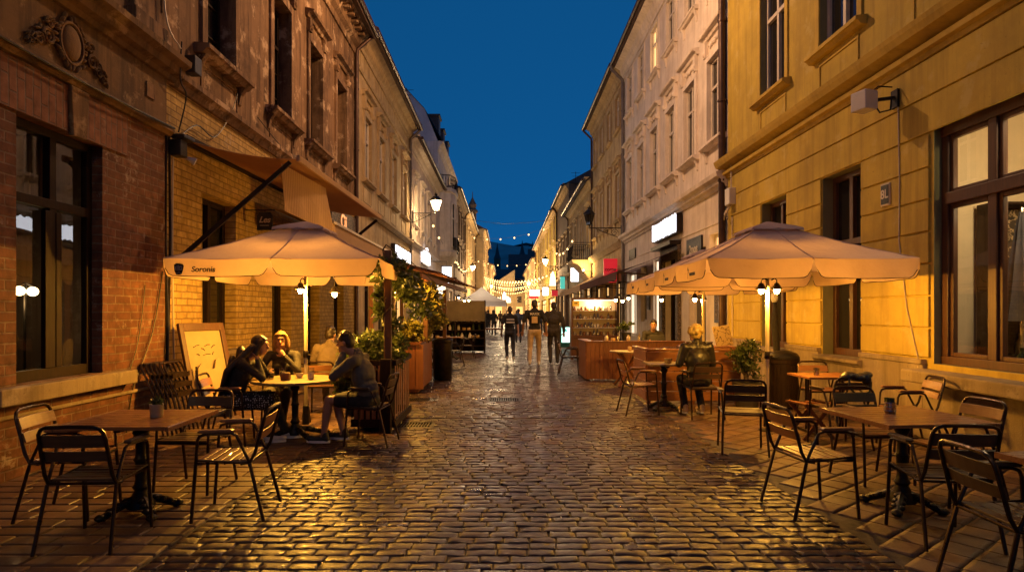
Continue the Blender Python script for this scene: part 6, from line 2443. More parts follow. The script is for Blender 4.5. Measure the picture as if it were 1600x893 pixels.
for k in range(3):
    mb.tube([(5.2, d + .1 - .08 * k, 4.02), (5.12, d + .15 - .06 * k, 3.85), (5.15, d + .25, 3.72 + .03 * k), (5.2, d + .3, 3.9)], .014, 6)
mb.tube([(5.22, d, 4.4), (5.22, d, 5.0)], .02, 6)
mb.tube([(5.24, d, 3.75), (5.24, d - .02, 1.0)], .014, 6)
mb.build('cable', M['pole'], t, smooth=True)
t = thing('floodlight', 'black floodlight box with small spot lamp at the corner of the brick house', 'floodlight', (-4.5, 8.55, 3.7))
mb = MB()
mb.box(-4.62, -4.46, 8.38, 8.56, 3.72, 3.94)
mb.box(-4.60, -4.40, 8.36, 8.66, 3.96, 4.01)
mb.build('housing', M['black'], t, bevel=.01)
mb = MB()
mb.tube([(-4.6, 8.66, 3.76), (-4.5, 8.66, 3.74), (-4.42, 8.70, 3.70)], [.02, .03, .055], 12)
mb.build('spot_lamp', M['white_frame'], t, smooth=True)
t = thing('loudspeaker', 'small dark wall speaker high beside the upper windows of the old house', 'loudspeaker', (-4.6, 8.9, 5.3))
mb = MB()
mb.box(-4.66, -4.5, 8.85, 9.05, 5.05, 5.3)
mb.build('housing', M['black'], t, bevel=.01)
mb = MB()
mb.bar((-4.68, 8.95, 5.1), (-4.6, 8.95, 5.1), .03, .03)
mb.build('bracket', M['iron'], t)

def cable(label, pts, r=.012, mat='iron'):
    # smooth the run with a Catmull-Rom pass so it hangs instead of kinking
    P = [Vector(p) for p in pts]
    out = []
    for i in range(len(P) - 1):
        a, b, c, d_ = P[max(i - 1, 0)], P[i], P[i + 1], P[min(i + 2, len(P) - 1)]
        for k in range(6):
            t_ = k / 6
            out.append(.5 * ((2 * b) + (c - a) * t_ + (2 * a - 5 * b + 4 * c - d_) * t_ * t_ + (3 * b - a - 3 * c + d_) * t_ ** 3))
    out.append(P[-1])
    mb = MB()
    mb.tube(out, r, 6)
    o = mb.build('cable', M[mat], None, smooth=True)
    return tag(o, label, 'cable', 'cables fixed along the house walls')
cable('cable sagging along the frieze of the brick house', [(-4.48, 4.8, 4.02), (-4.48, 6.0, 3.99), (-4.46, 7.2, 4.0), (-4.5, 8.3, 4.06)], .014)
cable('thick vertical cable at the corner of the brick house, leftmost of its bundle', [(-4.63, 8.32, 4.05), (-4.63, 8.30, 2.6), (-4.62, 8.34, 1.2), (-4.63, 8.30, .2)], .022)
cable('second vertical cable at the corner of the brick house', [(-4.63, 8.40, 4.0), (-4.63, 8.42, 2.6), (-4.63, 8.38, 1.3)], .016)
cable('thin grey vertical cable beside the chalk board', [(-4.63, 8.50, 4.0), (-4.62, 8.46, 2.4), (-4.63, 8.52, .9)], .014, 'pole')
cable('loose cable crossing the brick pier down to the ledge', [(-4.58, 8.15, 2.1), (-4.57, 7.9, 1.3), (-4.58, 7.5, .62), (-4.57, 7.35, .1)], .009)
cable('second loose cable on the brick pier', [(-4.58, 7.75, 1.9), (-4.575, 7.6, 1.2), (-4.58, 7.3, .62)], .007)
cable('cable looped between the floodlight and the old house wall', [(-4.55, 8.5, 4.0), (-4.6, 9.1, 4.35), (-4.62, 9.7, 4.35), (-4.64, 10.3, 4.9), (-4.64, 10.6, 5.4)], .01)
cable('cable hanging from the cornice end of the brick house', [(-4.35, 8.2, 5.2), (-4.45, 8.35, 4.75), (-4.5, 8.6, 4.6), (-4.62, 8.62, 4.1)], .01)
cable('cable running down the upper pilaster of the brick house', [(-4.45, 8.0, 9.0), (-4.47, 7.95, 7.0), (-4.46, 8.0, 5.5), (-4.36, 8.2, 5.1)], .01, 'pole')
cable('wire strung along the upper windows of the old house', [(-4.62, 11.4, 5.2), (-4.6, 12.8, 4.95), (-4.62, 14.3, 5.1), (-4.62, 15.3, 4.9)], .008)
cable('wire crossing high over the street, upper one', [(-4.4, 62, 11.2), (0, 62, 10.6), (5.1, 62, 11.0)], .02)

# ------------------------------------------------------------------ string lights
GS = 'strings of warm bulbs across the street'
bulb_me = None
def string_light(label, A, B, sag, n, r, first=0.0):
    global bulb_me
    A, B = Vector(A), Vector(B)
    t = thing('string_light', label, 'string light', A, GS)
    pts = []
    for k in range(25):
        f = k / 24
        pts.append(A.lerp(B, f) - Vector((0, 0, 4 * sag * f * (1 - f))))
    mb = MB()
    mb.tube(pts, .012, 4)
    mb.build('wire', M['black'], t)
    if bulb_me is None:
        mb = MB()
        mb.ell((0, 0, -.5), (1, 1, 1.2), 8, 6)
        o = mb.build('bulb', M['bulb_string'], None, smooth=True)
        bulb_me = o.data
        bpy.data.objects.remove(o)
    for k in range(n):
        f = (k + .5) / n
        p = A.lerp(B, f) - Vector((0, 0, 4 * sag * f * (1 - f) + r))
        b = bpy.data.objects.new('bulb', bulb_me)
        COL.objects.link(b)
        b.parent = t
        b.location = p - A
        b.scale = (r, r, r)
string_light('single bulb string high against the blue sky', (-4.4, 74, 10.9), (5.1, 66, 11.0), .8, 6, .08)
string_light('sparse string just above the dense curtain of bulbs', (-4.25, 84, 8.9), (5.1, 88, 9.0), .7, 7, .075)
for k in range(9):
    da, db = 92 + 2.6 * k + random.uniform(-1.5, 1.5), 62 + 6 * k + random.uniform(-2, 2)
    string_light('string of bulbs, %s row of the dense curtain across the far street' % ['first', 'second', 'third', 'fourth', 'fifth', 'sixth', 'seventh', 'eighth', 'last'][k],
                 (-3.1, da, 1.55 + (57 - 2.4 * k) * da / 950), (4.95, db, 1.55 + (62 - 3.0 * k) * db / 950), .0095 * (da + db) / 2 * random.uniform(.8, 1.15), random.choice((20, 22, 24)), .068)
for k, (a, b, s, n, l) in enumerate((((-4.4, 36, 7.2), (-4.3, 58, 6.2), .5, 7, 'sparse bulb string along the left white corner house'), ((-4.4, 52, 6.8), (-4.2, 72, 7.0), 1.0, 8, 'sparse bulb string along the dark left house'), ((5.1, 44, 7.2), (5.0, 60, 7.6), .7, 5, 'sparse bulb string along the right houses beyond the balcony'))):
    string_light(l, a, b, s, n, .07)
for i, (x, y, z, w_) in enumerate(((-.3, 74, 5.2, 3200), (1.2, 98, 5.2, 4200), (.6, 118, 5.4, 4200), (0, 140, 5.4, 4200))):
    point_light('added_glow', (x, y, z), w_, (1, .70, .36), 1.2)  # bare lights added for the strings' glow, the farthest for the closing building

# ------------------------------------------------------------------ stall, tent, boards
t = thing('market_stall', 'dark stall with a plain upper board and shelves of goods below', 'market stall', (-1.6, 23.2, 0))
mb = MB()
mb.box(-2.95, -.75, 23.2, 23.25, 1.22, 2.0)
mb.build('upper_board', mk('weathered_board', (0.10, .07, .035), .6, var=.25, scale=2.2), t)
mb = MB()
for x in (-2.95, -1.9, -.78):
    mb.box(x, x + .05, 23.26, 23.9, 0, 2.02)
for z in (.25, .55, .85, 1.15):
    mb.box(-2.9, -.78, 23.28, 23.85, z, z + .03)
mb.box(-2.9, -.78, 23.84, 23.88, .05, 2.0)
mb.build('shelves', M['wood_dark'], t)
gp = []
for kind, (pr, m) in enumerate((([(.05, 0), (.06, .1), (.03, .16), (.03, .2)], M['cup']), ([(.07, 0), (.08, .08), (.07, .09)], M['gold_print']), ([(.04, 0), (.04, .2), (.015, .25)], M['leaf']))):
    o = thing('stall_ware', 'small jar among others on the shelves of the dark stall', 'jar', (0, 0, -0), 'goods on the dark stall shelves', False)
    mb = MB()
    mb.lathe(pr, n=8)
    mb.build('body', m, o, smooth=True)
    gp.append(o)
k = 0
for z in (.58, .88, 1.18 - .30 + .30):
    x = -2.8
    while x < -.9:
        if k < 3:
            gp[k].location = (x, 23.45, z)
        else:
            dup(random.choice(gp), (x, 23.4 + random.uniform(0, .2), z), 0)
        k += 1
        x += random.uniform(.14, .24)
t = thing('market_tent', 'white peaked market tent behind the dark stall', 'tent', (-1.1, 31, 0))
mb = MB()
cx, cy, h = -1.15, 31, 1.25
ap = (cx, cy, 2.85)
cs_ = [(cx - h, cy - h, 2.1), (cx + h, cy - h, 2.1), (cx + h, cy + h, 2.1), (cx - h, cy + h, 2.1)]
for i in range(4):
    a, b = cs_[i], cs_[(i + 1) % 4]
    ring_ = []
    for q in (0, .25, .5, .75, 1):
        s_ = .09 * math.sin(PI * q)
        ring_.append([tuple(Vector(ap).lerp(Vector(p), q) - Vector((0, 0, s_))) for p in (a, tuple((Vector(a) + Vector(b)) / 2), b)])
    vs = [p for r_ in ring_ for p in r_]
    mb.add(vs, [(r_ * 3 + c, r_ * 3 + c + 1, r_ * 3 + c + 4, r_ * 3 + c + 3) for r_ in range(4) for c in range(2)])
    mb.add([a, b, (b[0], b[1], 1.88), (a[0], a[1], 1.88)], [(0, 1, 2, 3)])
mb.build('roof', M['canvas_white'], t, smooth=True, ang=40)
for c in cs_:
    mb = MB()
    mb.tube([(c[0], c[1], 0), (c[0], c[1], 2.1)], .025, 6)
    mb.build('pole', M['steel'], t)
point_light('tent_light', (cx, cy, 1.8), 40, (1, .8, .55), .1, t)
mb = MB()
mb.box(cx - 1.1, cx + 1.1, cy - .9, cy - .3, .7, .78)
mb.build('counter', M['wood_red'], t)
t = thing('advert_board', 'green white glowing advert board standing on the street by the display case', 'board', (2.7, 26.8, 0))
mb = MB()
mb.box(2.47, 2.94, 26.75, 26.85, .02, .95)
mb.build('frame', mk('green_frame', (.02, .16, .12), .5), t, bevel=.01)
mb = MB()
mb.box(2.52, 2.89, 26.742, 26.75, .24, .90)
mb.build('lit_face', emis('glowing_advert', (.55, 1.0, .86), 2.2), t)
mb = MB()
mb.prism([(2.62, .72), (2.79, .72), (2.705, .84)], 1, 26.735, 26.741)
mb.build('printed_mark', M['sign_cyan'], t)

# easel board with drawn face, and stacked folded chairs by the brick pier
t = thing('easel_board', 'cream menu board in a brown frame leaning on the yellow brick wall', 'menu board', (-4.2, 8.25, 0))
Rm = Matrix.Rotation(R(16), 3, 'Y') @ Matrix.Identity(3)
def EB(u, v, n_):
    """board plane: u along the wall, v up the lean, n towards the street"""
    o = Vector((-3.98, 8.42, .08))
    ux = Vector((.42, .90, 0)).normalized()
    nx = Vector((ux.y, -ux.x, 0))
    up_ = Vector((0, 0, 1)) * math.cos(R(15)) - nx * math.sin(R(15))
    nn = ux.cross(up_)
    return o + ux * u + up_ * v + nn * n_
def eb_box(mb, u0, u1, v0, v1, n0, n1):
    ps = [EB(u, v, n_) for n_ in (n0, n1) for (u, v) in ((u0, v0), (u1, v0), (u1, v1), (u0, v1))]
    mb.add(ps, [(0, 3, 2, 1), (4, 5, 6, 7), (0, 1, 5, 4), (1, 2, 6, 5), (2, 3, 7, 6), (3, 0, 4, 7)])
mb = MB()
eb_box(mb, -.36, -.29, 0, 1.36, 0, .05)
eb_box(mb, .29, .36, 0, 1.36, 0, .05)
eb_box(mb, -.29, .29, 1.25, 1.36, 0, .049)
eb_box(mb, -.29, .29, .12, .20, 0, .049)
mb.build('frame', M['wood_brown'], t, bevel=.005)
mb = MB()
eb_box(mb, -.29, .29, .20, 1.25, .01, .02)
mb.build('panel', M['paper'], t)
mb = MB()
for (u, v, l, a) in ((-.18, 1.02, .10, .3), (-.06, 1.0, .06, -.6), (.0, 1.03, .09, .2), (.10, 1.0, .08, .5), (-.15, .92, .05, -.4), (-.05, .90, .12, .1), (.1, .9, .05, .9)):
    p, q = EB(u, v, .024), EB(u + l * math.cos(a), v + l * math.sin(a), .024)
    mb.tube([p, p.lerp(q, .5) + Vector((0, 0, .012)), q], .005, 5)
mb.build('drawn_strokes', M['ink'], t)
mb = MB()
out = [(-.22, .25), (-.24, .55), (-.20, .72), (-.14, .78), (-.10, .70), (.0, .68), (.06, .70), (.10, .82), (.15, .84), (.16, .68), (.22, .55), (.24, .3), (.2, .1), (-.1, .1)]
vs = [EB(u, v, .05) for u, v in out] + [EB(u, v, .075) for u, v in out]
k = len(out)
mb.add(vs, [tuple(range(k))[::-1], tuple(range(k, 2 * k))] + [(i, (i + 1) % k, k + (i + 1) % k, k + i) for i in range(k)])
mb.build('cut_out_shape', M['paper'], t)
mb = MB()
mb.tube([EB(-.24, .74, .085), EB(-.25, .5, .085), EB(-.15, .15, .085)], .014, 6)
for k in range(4):
    mb.ell(EB(.12 + .035 * k, .34 - .07 * k, .085), (.04, .04, .045), 8, 6)
mb.build('dark_trim', M['wood_dark'], t, smooth=True)

t = thing('chair_stack', 'stack of dark folded chairs leaning by the brick pier', 'folded chairs', (-4.3, 7.6, 0))
for k in range(6):
    mb = MB()
    y0, y1 = 7.62 + .022 * k, 7.85
    x = -4.47 + .045 * k
    lean = -.10
    for yy in (y0, y0 + .42):
        mb.tube([(x + .20, yy, 0), (x + .08, yy, .5), (x + lean + .02, yy, .86), (x + lean, yy + .03 * (1 if yy == y0 else -1), .90)], .012, 6)
    mb.tube([(x + lean, y0 + .03, .90), (x + lean, y0 + .39, .90)], .012, 6)
    for z in (.50, .62, .74):
        mb.bar((x + .09 - .27 * (z - .5), y0, z), (x + .09 - .27 * (z - .5), y0 + .42, z), .012, .06)
    mb.build('folded_frame', M['chair_tube'], t, smooth=True)

M['shade_plate'] = mk('pit_shade', (0.004, 0.003, 0.003), 0.95, spec=0.05)  # near-black plate standing in for the shade under the grate bars
# drain grates and covers in the paving
for (x, y, w_, h_), l in zip(grates, ('slotted iron drain grate in the middle of the street', 'iron cover plate beside the slatted planter', 'small iron cover by the plank planter')):
    t = thing('drain_grate', l, 'grate', (x, y, 0))
    mb = MB()
    mb.box(x - w_ / 2, x + w_ / 2, y - h_ / 2, y - h_ / 2 + .04, -.04, -.004)
    mb.box(x - w_ / 2, x + w_ / 2, y + h_ / 2 - .04, y + h_ / 2, -.04, -.004)
    mb.box(x - w_ / 2, x - w_ / 2 + .04, y - h_ / 2 + .04, y + h_ / 2 - .04, -.04, -.004)
    mb.box(x + w_ / 2 - .04, x + w_ / 2, y - h_ / 2 + .04, y + h_ / 2 - .04, -.04, -.004)
    mb.build('frame', M['iron'], t)
    mb = MB()
    n = 14
    for k in range(n):
        u = x - w_ / 2 + .05 + (w_ - .1) * k / (n - 1)
        mb.box(u - .007, u + .007, y - h_ / 2 + .04, y + h_ / 2 - .04, -.04, -.007)
    mb.box(x - w_ / 2 + .04, x + w_ / 2 - .04, y - .02, y + .02, -.038, -.009)
    mb.build('bars', M['iron'], t)
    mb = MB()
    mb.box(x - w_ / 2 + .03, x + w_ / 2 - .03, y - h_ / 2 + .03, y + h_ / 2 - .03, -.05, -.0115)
    mb.build('shade_plate', M['shade_plate'], t)

t = thing('added_globe_lamp', 'twin globe lamp added for the warm glow in the brick house window', 'lamp', (-5.6, 7.1, 0))  # added lamp, placed for the warm glow in the near window
mb = MB()
mb.tube([(-5.6, 7.1, .02), (-5.6, 7.1, 1.9)], .015, 8)
mb.tube([(-5.6, 7.02, 1.86), (-5.6, 7.1, 1.9), (-5.6, 7.22, 1.86)], .01, 6)
mb.lathe([(.14, .02), (.14, .05), (.02, .07)], (-5.6, 7.1, 0), 14)
mb.build('stand', M['iron'], t, smooth=True)
for dy in (-.08, .12):
    mb = MB()
    mb.ell((-5.6, 7.1 + dy, 1.80), (.06, .06, .055), 12, 8)
    mb.build('globe', M['lantern_glow'], t, smooth=True)
point_light('added_globe_light', (-5.55, 7.0, 1.66), 9, (1, .62, .25), .08, t)
# things in the yellow house's shop window
lathe_thing('bottle', 'dark green bottle on the sill inside the shop window', 'bottle', (5.72, 6.72, .90), [('body', [(.045, 0), (.05, .01), (.05, .16), (.02, .20), (.02, .25), (.024, .26)], mk('green_glass', (.02, .035, .015), .1))])
t = thing('bottle', 'square red brown bottle on the sill behind the right window pane', 'bottle', (5.75, 6.28, .90), None, False)
mb = MB()
mb.box(-.055, .055, -.04, .04, 0, .18)
mb.lathe([(.018, .18), (.018, .22), (.022, .22), (.022, .25)], n=10)
mb.build('body', mk('red_glass', (.10, .02, .012), .12), t, bevel=.006)
mb = MB()
mb.box(-.056, -.0555, -.03, .03, .03, .12)
mb.build('paper_band', M['pale_print'], t)
t = thing('closed_parasol', 'large dark folded parasol standing inside the shop window', 'parasol', (6.5, 7.0, .6))
mb = MB()
n = 20
vs, fs = [], []
for j, (r_, z) in enumerate(((.02, 2.75), (.05, 2.6), (.10, 2.2), (.16, 1.7), (.20, 1.45))):
    for k in range(n):
        q = r_ * (1 + (.18 if k % 2 else -.1))
        a = 2 * PI * k / n
        vs.append((6.17 + q * math.cos(a), 7.25 + q * math.sin(a), z))
for j in range(4):
    for k in range(n):
        fs.append((j * n + k, j * n + (k + 1) % n, (j + 1) * n + (k + 1) % n, (j + 1) * n + k))
mb.add(vs, fs)
mb.build('cloth', mk('slate_cloth', (.05, .05, .065), .85), t, smooth=True, ang=70)
mb = MB()
mb.tube([(6.17, 7.25, .6), (6.17, 7.25, 2.8)], .02, 8)
mb.build('pole', M['steel'], t)
t = thing('pendant_lamp', 'thin pendant lamp hanging inside the upper shop window', 'lamp', (6.05, 6.6, 4.2))
mb = MB()
mb.tube([(6.05, 6.6, 4.2), (6.05, 6.6, 3.5)], .012, 6)
mb.lathe([(.02, 3.55), (.03, 3.45), (.025, 3.38), (.05, 3.3), (.06, 3.2), (.03, 3.16)], (6.05, 6.6, 0), 12)
mb.build('stem', M['iron'], t, smooth=True)
mb = MB()
mb.ell((6.05, 6.6, 3.12), .05, 10, 8)
mb.build('bulb', M['lantern_glow'], t, smooth=True)
point_light('pendant_light', (6.05, 6.5, 3.0), 40, (1, .72, .36), .08, t)
t = thing('shop_shelves', 'dark shelves of bottles and boxes in the room behind the right pane', 'shelves', (7.2, 7.45, .6))
mb = MB()
mb.box(6.10, 8.6, 7.78, 7.81, .6, 2.9)
for z in (.62, 1.0, 1.4, 1.8, 2.2, 2.88):
    mb.box(6.10, 8.6, 7.45, 7.78, z, z + .03)
mb.box(6.06, 6.10, 7.45, 7.8, .6, 2.92)
mb.build('shelf', M['wood_dark'], t)
mb = MB()
mb.box(6.12, 8.58, 7.765, 7.778, 2.24, 2.86)
mb.build('back_panel', M['wares'], t)
bp = lathe_thing('shelf_bottle', 'small bottle among others on the shelves inside the shop', 'bottle', (0, 0, 0), [('body', [(.035, 0), (.04, .01), (.04, .15), (.015, .2), (.015, .26)], M['gold_print'])], 'bottles inside the yellow house shop')
first = True
for z in (1.03, 1.43, 1.83):
    for k in range(7):
        loc = (6.2 + .26 * k + random.uniform(-.05, .05), 7.6, z)
        if first:
            bp.location = loc
            first = False
        else:
            dup(bp, loc, 0)
t = thing('added_ceiling_lamp', 'unseen round ceiling lamp added to light the yellow house shop', 'lamp', (5.78, 5.5, 4.2))  # unseen lamp added to brighten the shop's end wall
mb = MB()
mb.lathe([(.06, 4.2), (.06, 4.15), (.20, 4.13), (.20, 4.10), (.17, 4.10)], (5.78, 5.5, 0), 20)
mb.build('mount', M['white_paint'], t, smooth=True, ang=30)
mb = MB()
mb.ell((5.78, 5.5, 4.08), (.16, .16, .05), 14, 8)
mb.build('shade', M['lantern_glow'], t, smooth=True)
point_light('added_ceiling_light', (5.78, 5.5, 3.85), 100, (1, .74, .40), .12, t)
# antennas and chimneys on roofs
for i, (x, y, z, h, l) in enumerate(((-4.9, 30.5, 11.2, 1.6, 'thin roof antenna on the ochre house'), (5.4, 46, 10.4, 1.8, 'thin roof antenna on the balcony house'), (-5.0, 60, 12.8, 1.5, 'roof antenna on the dark house'))):
    t = thing('antenna', l, 'antenna', (x, y, z))
    mb = MB()
    mb.tube([(x, y, z - .8), (x, y, z + h)], .02, 5)
    mb.tube([(x - .35, y, z + h - .1), (x + .35, y, z + h - .1)], .012, 4)
    mb.tube([(x - .25, y, z + h - .35), (x + .25, y, z + h - .35)], .012, 4)
    mb.build('mast', M['iron'], t)
for i, (x, y, z, s_, l) in enumerate(((6.3, 23, 13.6, .6, 'chimney on the white house roof'), (6.4, 30, 14.2, .8, 'chimney on the cream house roof'), (-5.6, 17, 11.5, .6, 'chimney on the old stained house'))):
    t = thing('chimney', l, 'chimney', (x, y, z - 1))
    mb = MB()
    mb.box(x - s_ / 2, x + s_ / 2, y - s_ / 2, y + s_ / 2, z - 1.5, z + .5)
    mb.box(x - s_ / 2 - .06, x + s_ / 2 + .06, y - s_ / 2 - .06, y + s_ / 2 + .06, z + .5, z + .62)
    mb.build('stack', M['dark_render'], t)

# litter on the paving
for k in range(34):
    x, y = random.uniform(-4.0, 4.8), 3.2 + 14 * random.random() ** 1.3
    if k == 0:
        lf = thing('litter_scrap', 'small pale scrap lying on the paving', 'litter', (x, y, .008), 'small scraps and leaves on the paving', False)
        mb = MB()
        mb.add([(-.018, -.008, .001), (.0, -.010, .005), (.02, -.006, .001), (.018, .010, .002), (-.004, .012, .006), (-.02, .008, .001)], [(0, 1, 4, 5), (1, 2, 3, 4)])
        mb.build('scrap', M['paper'], lf, recalc=False)
        lf2 = thing('litter_scrap', 'small pale scrap lying on the paving', 'litter', (x + 1, y, .008), 'small scraps and leaves on the paving', False)
        mb = MB()
        mb.tube([(-.015, 0, .004), (.014, .002, .004)], .004, 6)
        mb.build('scrap', M['white_paint'], lf2)
    else:
        o = dup(lf if k % 3 else lf2, (x, y, .008), random.random() * 6.28)
        o.scale = (random.uniform(.7, 1.7),) * 3
# ------------------------------------------------------------------ people
def blob(name, prims, voxel, smooth, mat, parent, vdisp=0.0, m4=None, dscale=.07):
    """one continuous surface grown round tapered limbs and ellipsoids"""
    mb = MB()
    for p in prims:
        if p[0] == 'c':
            mb.cap(p[1], p[2], p[3], p[4], 12)
        else:
            mb.ell(p[1], p[2], 14, 10, p[3] if len(p) > 3 else None)
    me = bpy.data.meshes.new(name)
    me.from_pydata([tuple(v) for v in mb.v], [], mb.f)
    bm = bmesh.new()
    bm.from_mesh(me)
    bmesh.ops.recalc_face_normals(bm, faces=bm.faces)
    bm.to_mesh(me)
    bm.free()
    o = bpy.data.objects.new(name, me)
    COL.objects.link(o)
    rm = o.modifiers.new('r', 'REMESH')
    rm.mode = 'VOXEL'
    rm.voxel_size = voxel
    sm = o.modifiers.new('s', 'SMOOTH')
    sm.factor = .5
    sm.iterations = smooth
    if vdisp:
        tx = bpy.data.textures.new('folds', 'CLOUDS')
        tx.noise_scale = dscale
        dp = o.modifiers.new('d', 'DISPLACE')
        dp.texture = tx
        dp.strength = vdisp
        dp.mid_level = .5
    dg = bpy.context.evaluated_depsgraph_get()
    me2 = bpy.data.meshes.new_from_object(o.evaluated_get(dg))
    bpy.data.objects.remove(o)
    me2.materials.clear()
    me2.materials.append(mat)
    me2.polygons.foreach_set('use_smooth', [True] * len(me2.polygons))
    if m4 is not None:
        me2.transform(m4)
    r = bpy.data.objects.new(name, me2)
    COL.objects.link(r)
    if parent:
        r.parent = parent
    return r

V = Vector
def person(label, loc, rz, pose='stand', lean=0.0, yaw=0.0, pitch=0.0, arms=None, legs=None, top=None, bottom=None, bare_legs=False, sleeves=1.0, shoes=None, sole=None,
           hair=None, hairstyle='short', skin=None, scale=1.0, female=False, vox=.011, skirt=None, fingers=True, jacket=False, coat_len=0.0, group=None, fold=.02, far=False):
    t = thing('person', label, 'person', (0, 0, 0), group, False)
    skin = skin or M['skin']
    fem = .92 if female else 1.0
    hz = .52 if pose == 'sit' else .93
    tl = V((0, math.sin(R(lean)), math.cos(R(lean))))
    pel = V((0, 0, hz))
    ch = pel + tl * .33
    shc = pel + tl * .49
    nk = pel + tl * .56
    hc = nk + V((0, math.sin(R(lean)) * .5 + .025, .125))
    sw = .185 * fem
    sh = [shc + V((s * sw, 0, 0)) for s in (-1, 1)]
    hips = [pel + V((s * .092, 0, -.01)) for s in (-1, 1)]
    if legs is None:
        if pose == 'sit':
            legs = [((-.10, .44, .50), (-.10, .44, .09)), ((.10, .44, .50), (.10, .44, .09))]
        elif pose == 'walk':
            legs = [((-.10, .12, .50), (-.10, -.06, .10)), ((.10, .0, .49), (.10, -.02, .09))]
        else:
            legs = [((-.11, .02, .50), (-.12, 0, .09)), ((.11, .02, .50), (.12, 0, .09))]
    if arms is None:
        arms = [(sh[i] + V((s * .06, -.03, -.28)), sh[i] + V((s * .07, .06, -.53))) for i, s in enumerate((-1, 1))]
    arms = [(V(a), V(b)) for a, b in arms]
    legs = [(V(a), V(b)) for a, b in legs]
    HR = Matrix.Rotation(R(yaw), 3, 'Z') @ Matrix.Rotation(R(pitch), 3, 'X')
    H = lambda x, y, z: hc + HR @ V((x, y, z))
    body = [('e', pel, (.14 * fem, .09, .11)), ('e', pel + tl * .18, (.12 * fem, .08, .16)), ('e', ch, (.135 * fem, .085, .17)), ('c', sh[0] * .93 + sh[1] * .07 - V((0, 0, .02)), sh[1] * .93 + sh[0] * .07 - V((0, 0, .02)), .042, .042),
            ('c', nk - tl * .05, hc - V((0, 0, .05)), .058 * fem, .052 * fem)]
    head = [('e', H(0, -.005, .025), (.074, .092, .098), HR), ('e', H(0, .022, -.045), (.056, .062, .075), HR), ('e', H(0, .05, -.085), (.03, .03, .025), HR),
            ('c', H(0, .082, .015), H(0, .105, -.022), .010, .015), ('e', H(-.076, -.005, -.005), (.012, .022, .03), HR), ('e', H(.076, -.005, -.005), (.012, .022, .03), HR),
            ('e', H(0, .075, .038), (.05, .018, .012), HR), ('e', H(0, .078, -.058), (.024, .014, .012), HR)]
    body += head
    hand_bits = []
    for i, s in enumerate((-1, 1)):
        e, w = arms[i]
        body += [('c', sh[i] - V((0, 0, .02)), e, .040 * fem, .036 * fem), ('c', e, w, .038 * fem, .027 * fem)]
        d = (w - e).normalized()
        side = d.cross(V((0, 1, .3)))
        side = side.normalized() if side.length > .1 else V((1, 0, 0))
        # palm turned so the fingers curl inwards
        pn = d.cross(side).normalized()
        pc = w + d * .05
        body.append(('e', pc, (.020, .040, .048), Matrix((pn, side, d)).transposed()))
        if fingers:
            for k in range(4):
                b = w + d * .085 + side * (-.028 + .019 * k)
                ln = (.052, .062, .058, .044)[k]
                m_ = b + d * ln * .5 + pn * .012
                q = m_ + (d * .6 + pn * .7).normalized() * ln * .55
                body += [('c', b, m_, .0098, .009), ('c', m_, q, .009, .0078)]
            tb = w + d * .03 + side * -.034
            tm_ = tb + (d * .6 - side * .7 + pn * .3).normalized() * .04
            body += [('c', tb, tm_, .0125, .0105), ('c', tm_, tm_ + (d * .9 + pn * .4).normalized() * .03, .0105, .0085)]
    for i in (0, 1):
        k_, a_ = legs[i]
        body += [('c', hips[i], k_, .078, .056), ('c', k_, k_.lerp(a_, .35) , .054, .054), ('c', k_.lerp(a_, .35), a_, .054, .036), ('c', a_, a_ + V((0, .03, -.04)), .036, .036)]
    blob('person_body' if False else 'body', body, vox, 2, skin, t)
    # face
    mb = MB()
    for s in (-1, 1):
        mb.ell(H(s * .031, .085, .018), .0075, 8, 6)
    mb.build('eyes', M['eye'], t, smooth=True)
    if not far:
        mb = MB()
        mb.ell(H(0, .088, -.056), (.022, .007, .006), 10, 6, HR)
        mb.build('mouth', M['lip'], t, smooth=True)
        mb = MB()
        for s in (-1, 1):
            mb.cap(H(s * .018, .0915, .040), H(s * .048, .079, .043), .0032, .0025, 6)
        mb.build('eyebrows', hair, t, smooth=True)
    # hair
    hp = [('e', H(0, -.018, .045), (.084, .098, .092), HR), ('e', H(0, -.05, .0), (.078, .065, .085), HR)]
    if hairstyle == 'short':
        hp += [('e', H(0, .045, .095), (.06, .045, .03), HR)]
    if hairstyle == 'curly':
        for k in range(26):
            a, b = random.uniform(0, 2 * PI), random.uniform(.05, 1.1)
            hp.append(('e', H(.075 * math.sin(b) * math.cos(a), .085 * math.sin(b) * math.sin(a) - .01, .055 + .075 * math.cos(b)), (.024, .024, .024)))
    if hairstyle == 'bob':
        for s in (-1, 1):
            hp += [('c', H(s * .066, .03, .07), H(s * .085, .012, -.08), .026, .034), ('c', H(s * .082, -.02, .0), H(s * .088, -.01, -.13), .034, .026)]
        hp += [('c', H(0, -.075, 0), H(0, -.08, -.12), .06, .05), ('c', H(-.05, .06, .085), H(.05, .06, .085), .022, .022)]
    if hairstyle == 'long':
        for s in (-1, 1):
            hp += [('c', H(s * .068, .03, .06), H(s * .082, -.02, -.1), .026, .034)]
        b0 = H(0, -.075, -.02)
        hp += [('e', nk + V((0, -.06, .02)), (.085, .06, .11)), ('e', ch + V((0, -.10, .1)), (.10, .05, .14))]
        for k in range(7):
            o = (k - 3) * .026
            b1 = ch + V((o * 1.9, -.125, .05)) 
            b2 = pel + V((o * 1.5, -.13 + .01 * (k % 2), .06))
            hp += [('c', b0 + V((o, 0, 0)), b1, .044, .038), ('c', b1, b2, .038, .018)]
        hp += [('c', H(-.05, .055, .085), H(.05, .055, .085), .02, .02)]
    if hairstyle == 'fluffy':
        for k in range(60):
            a, b = random.uniform(0, 2 * PI), random.uniform(.05, 1.75)
            hp.append(('e', H(.098 * math.sin(b) * math.cos(a), .095 * math.sin(b) * math.sin(a) - .035, .03 + .095 * math.cos(b)), (.03, .03, .034)))
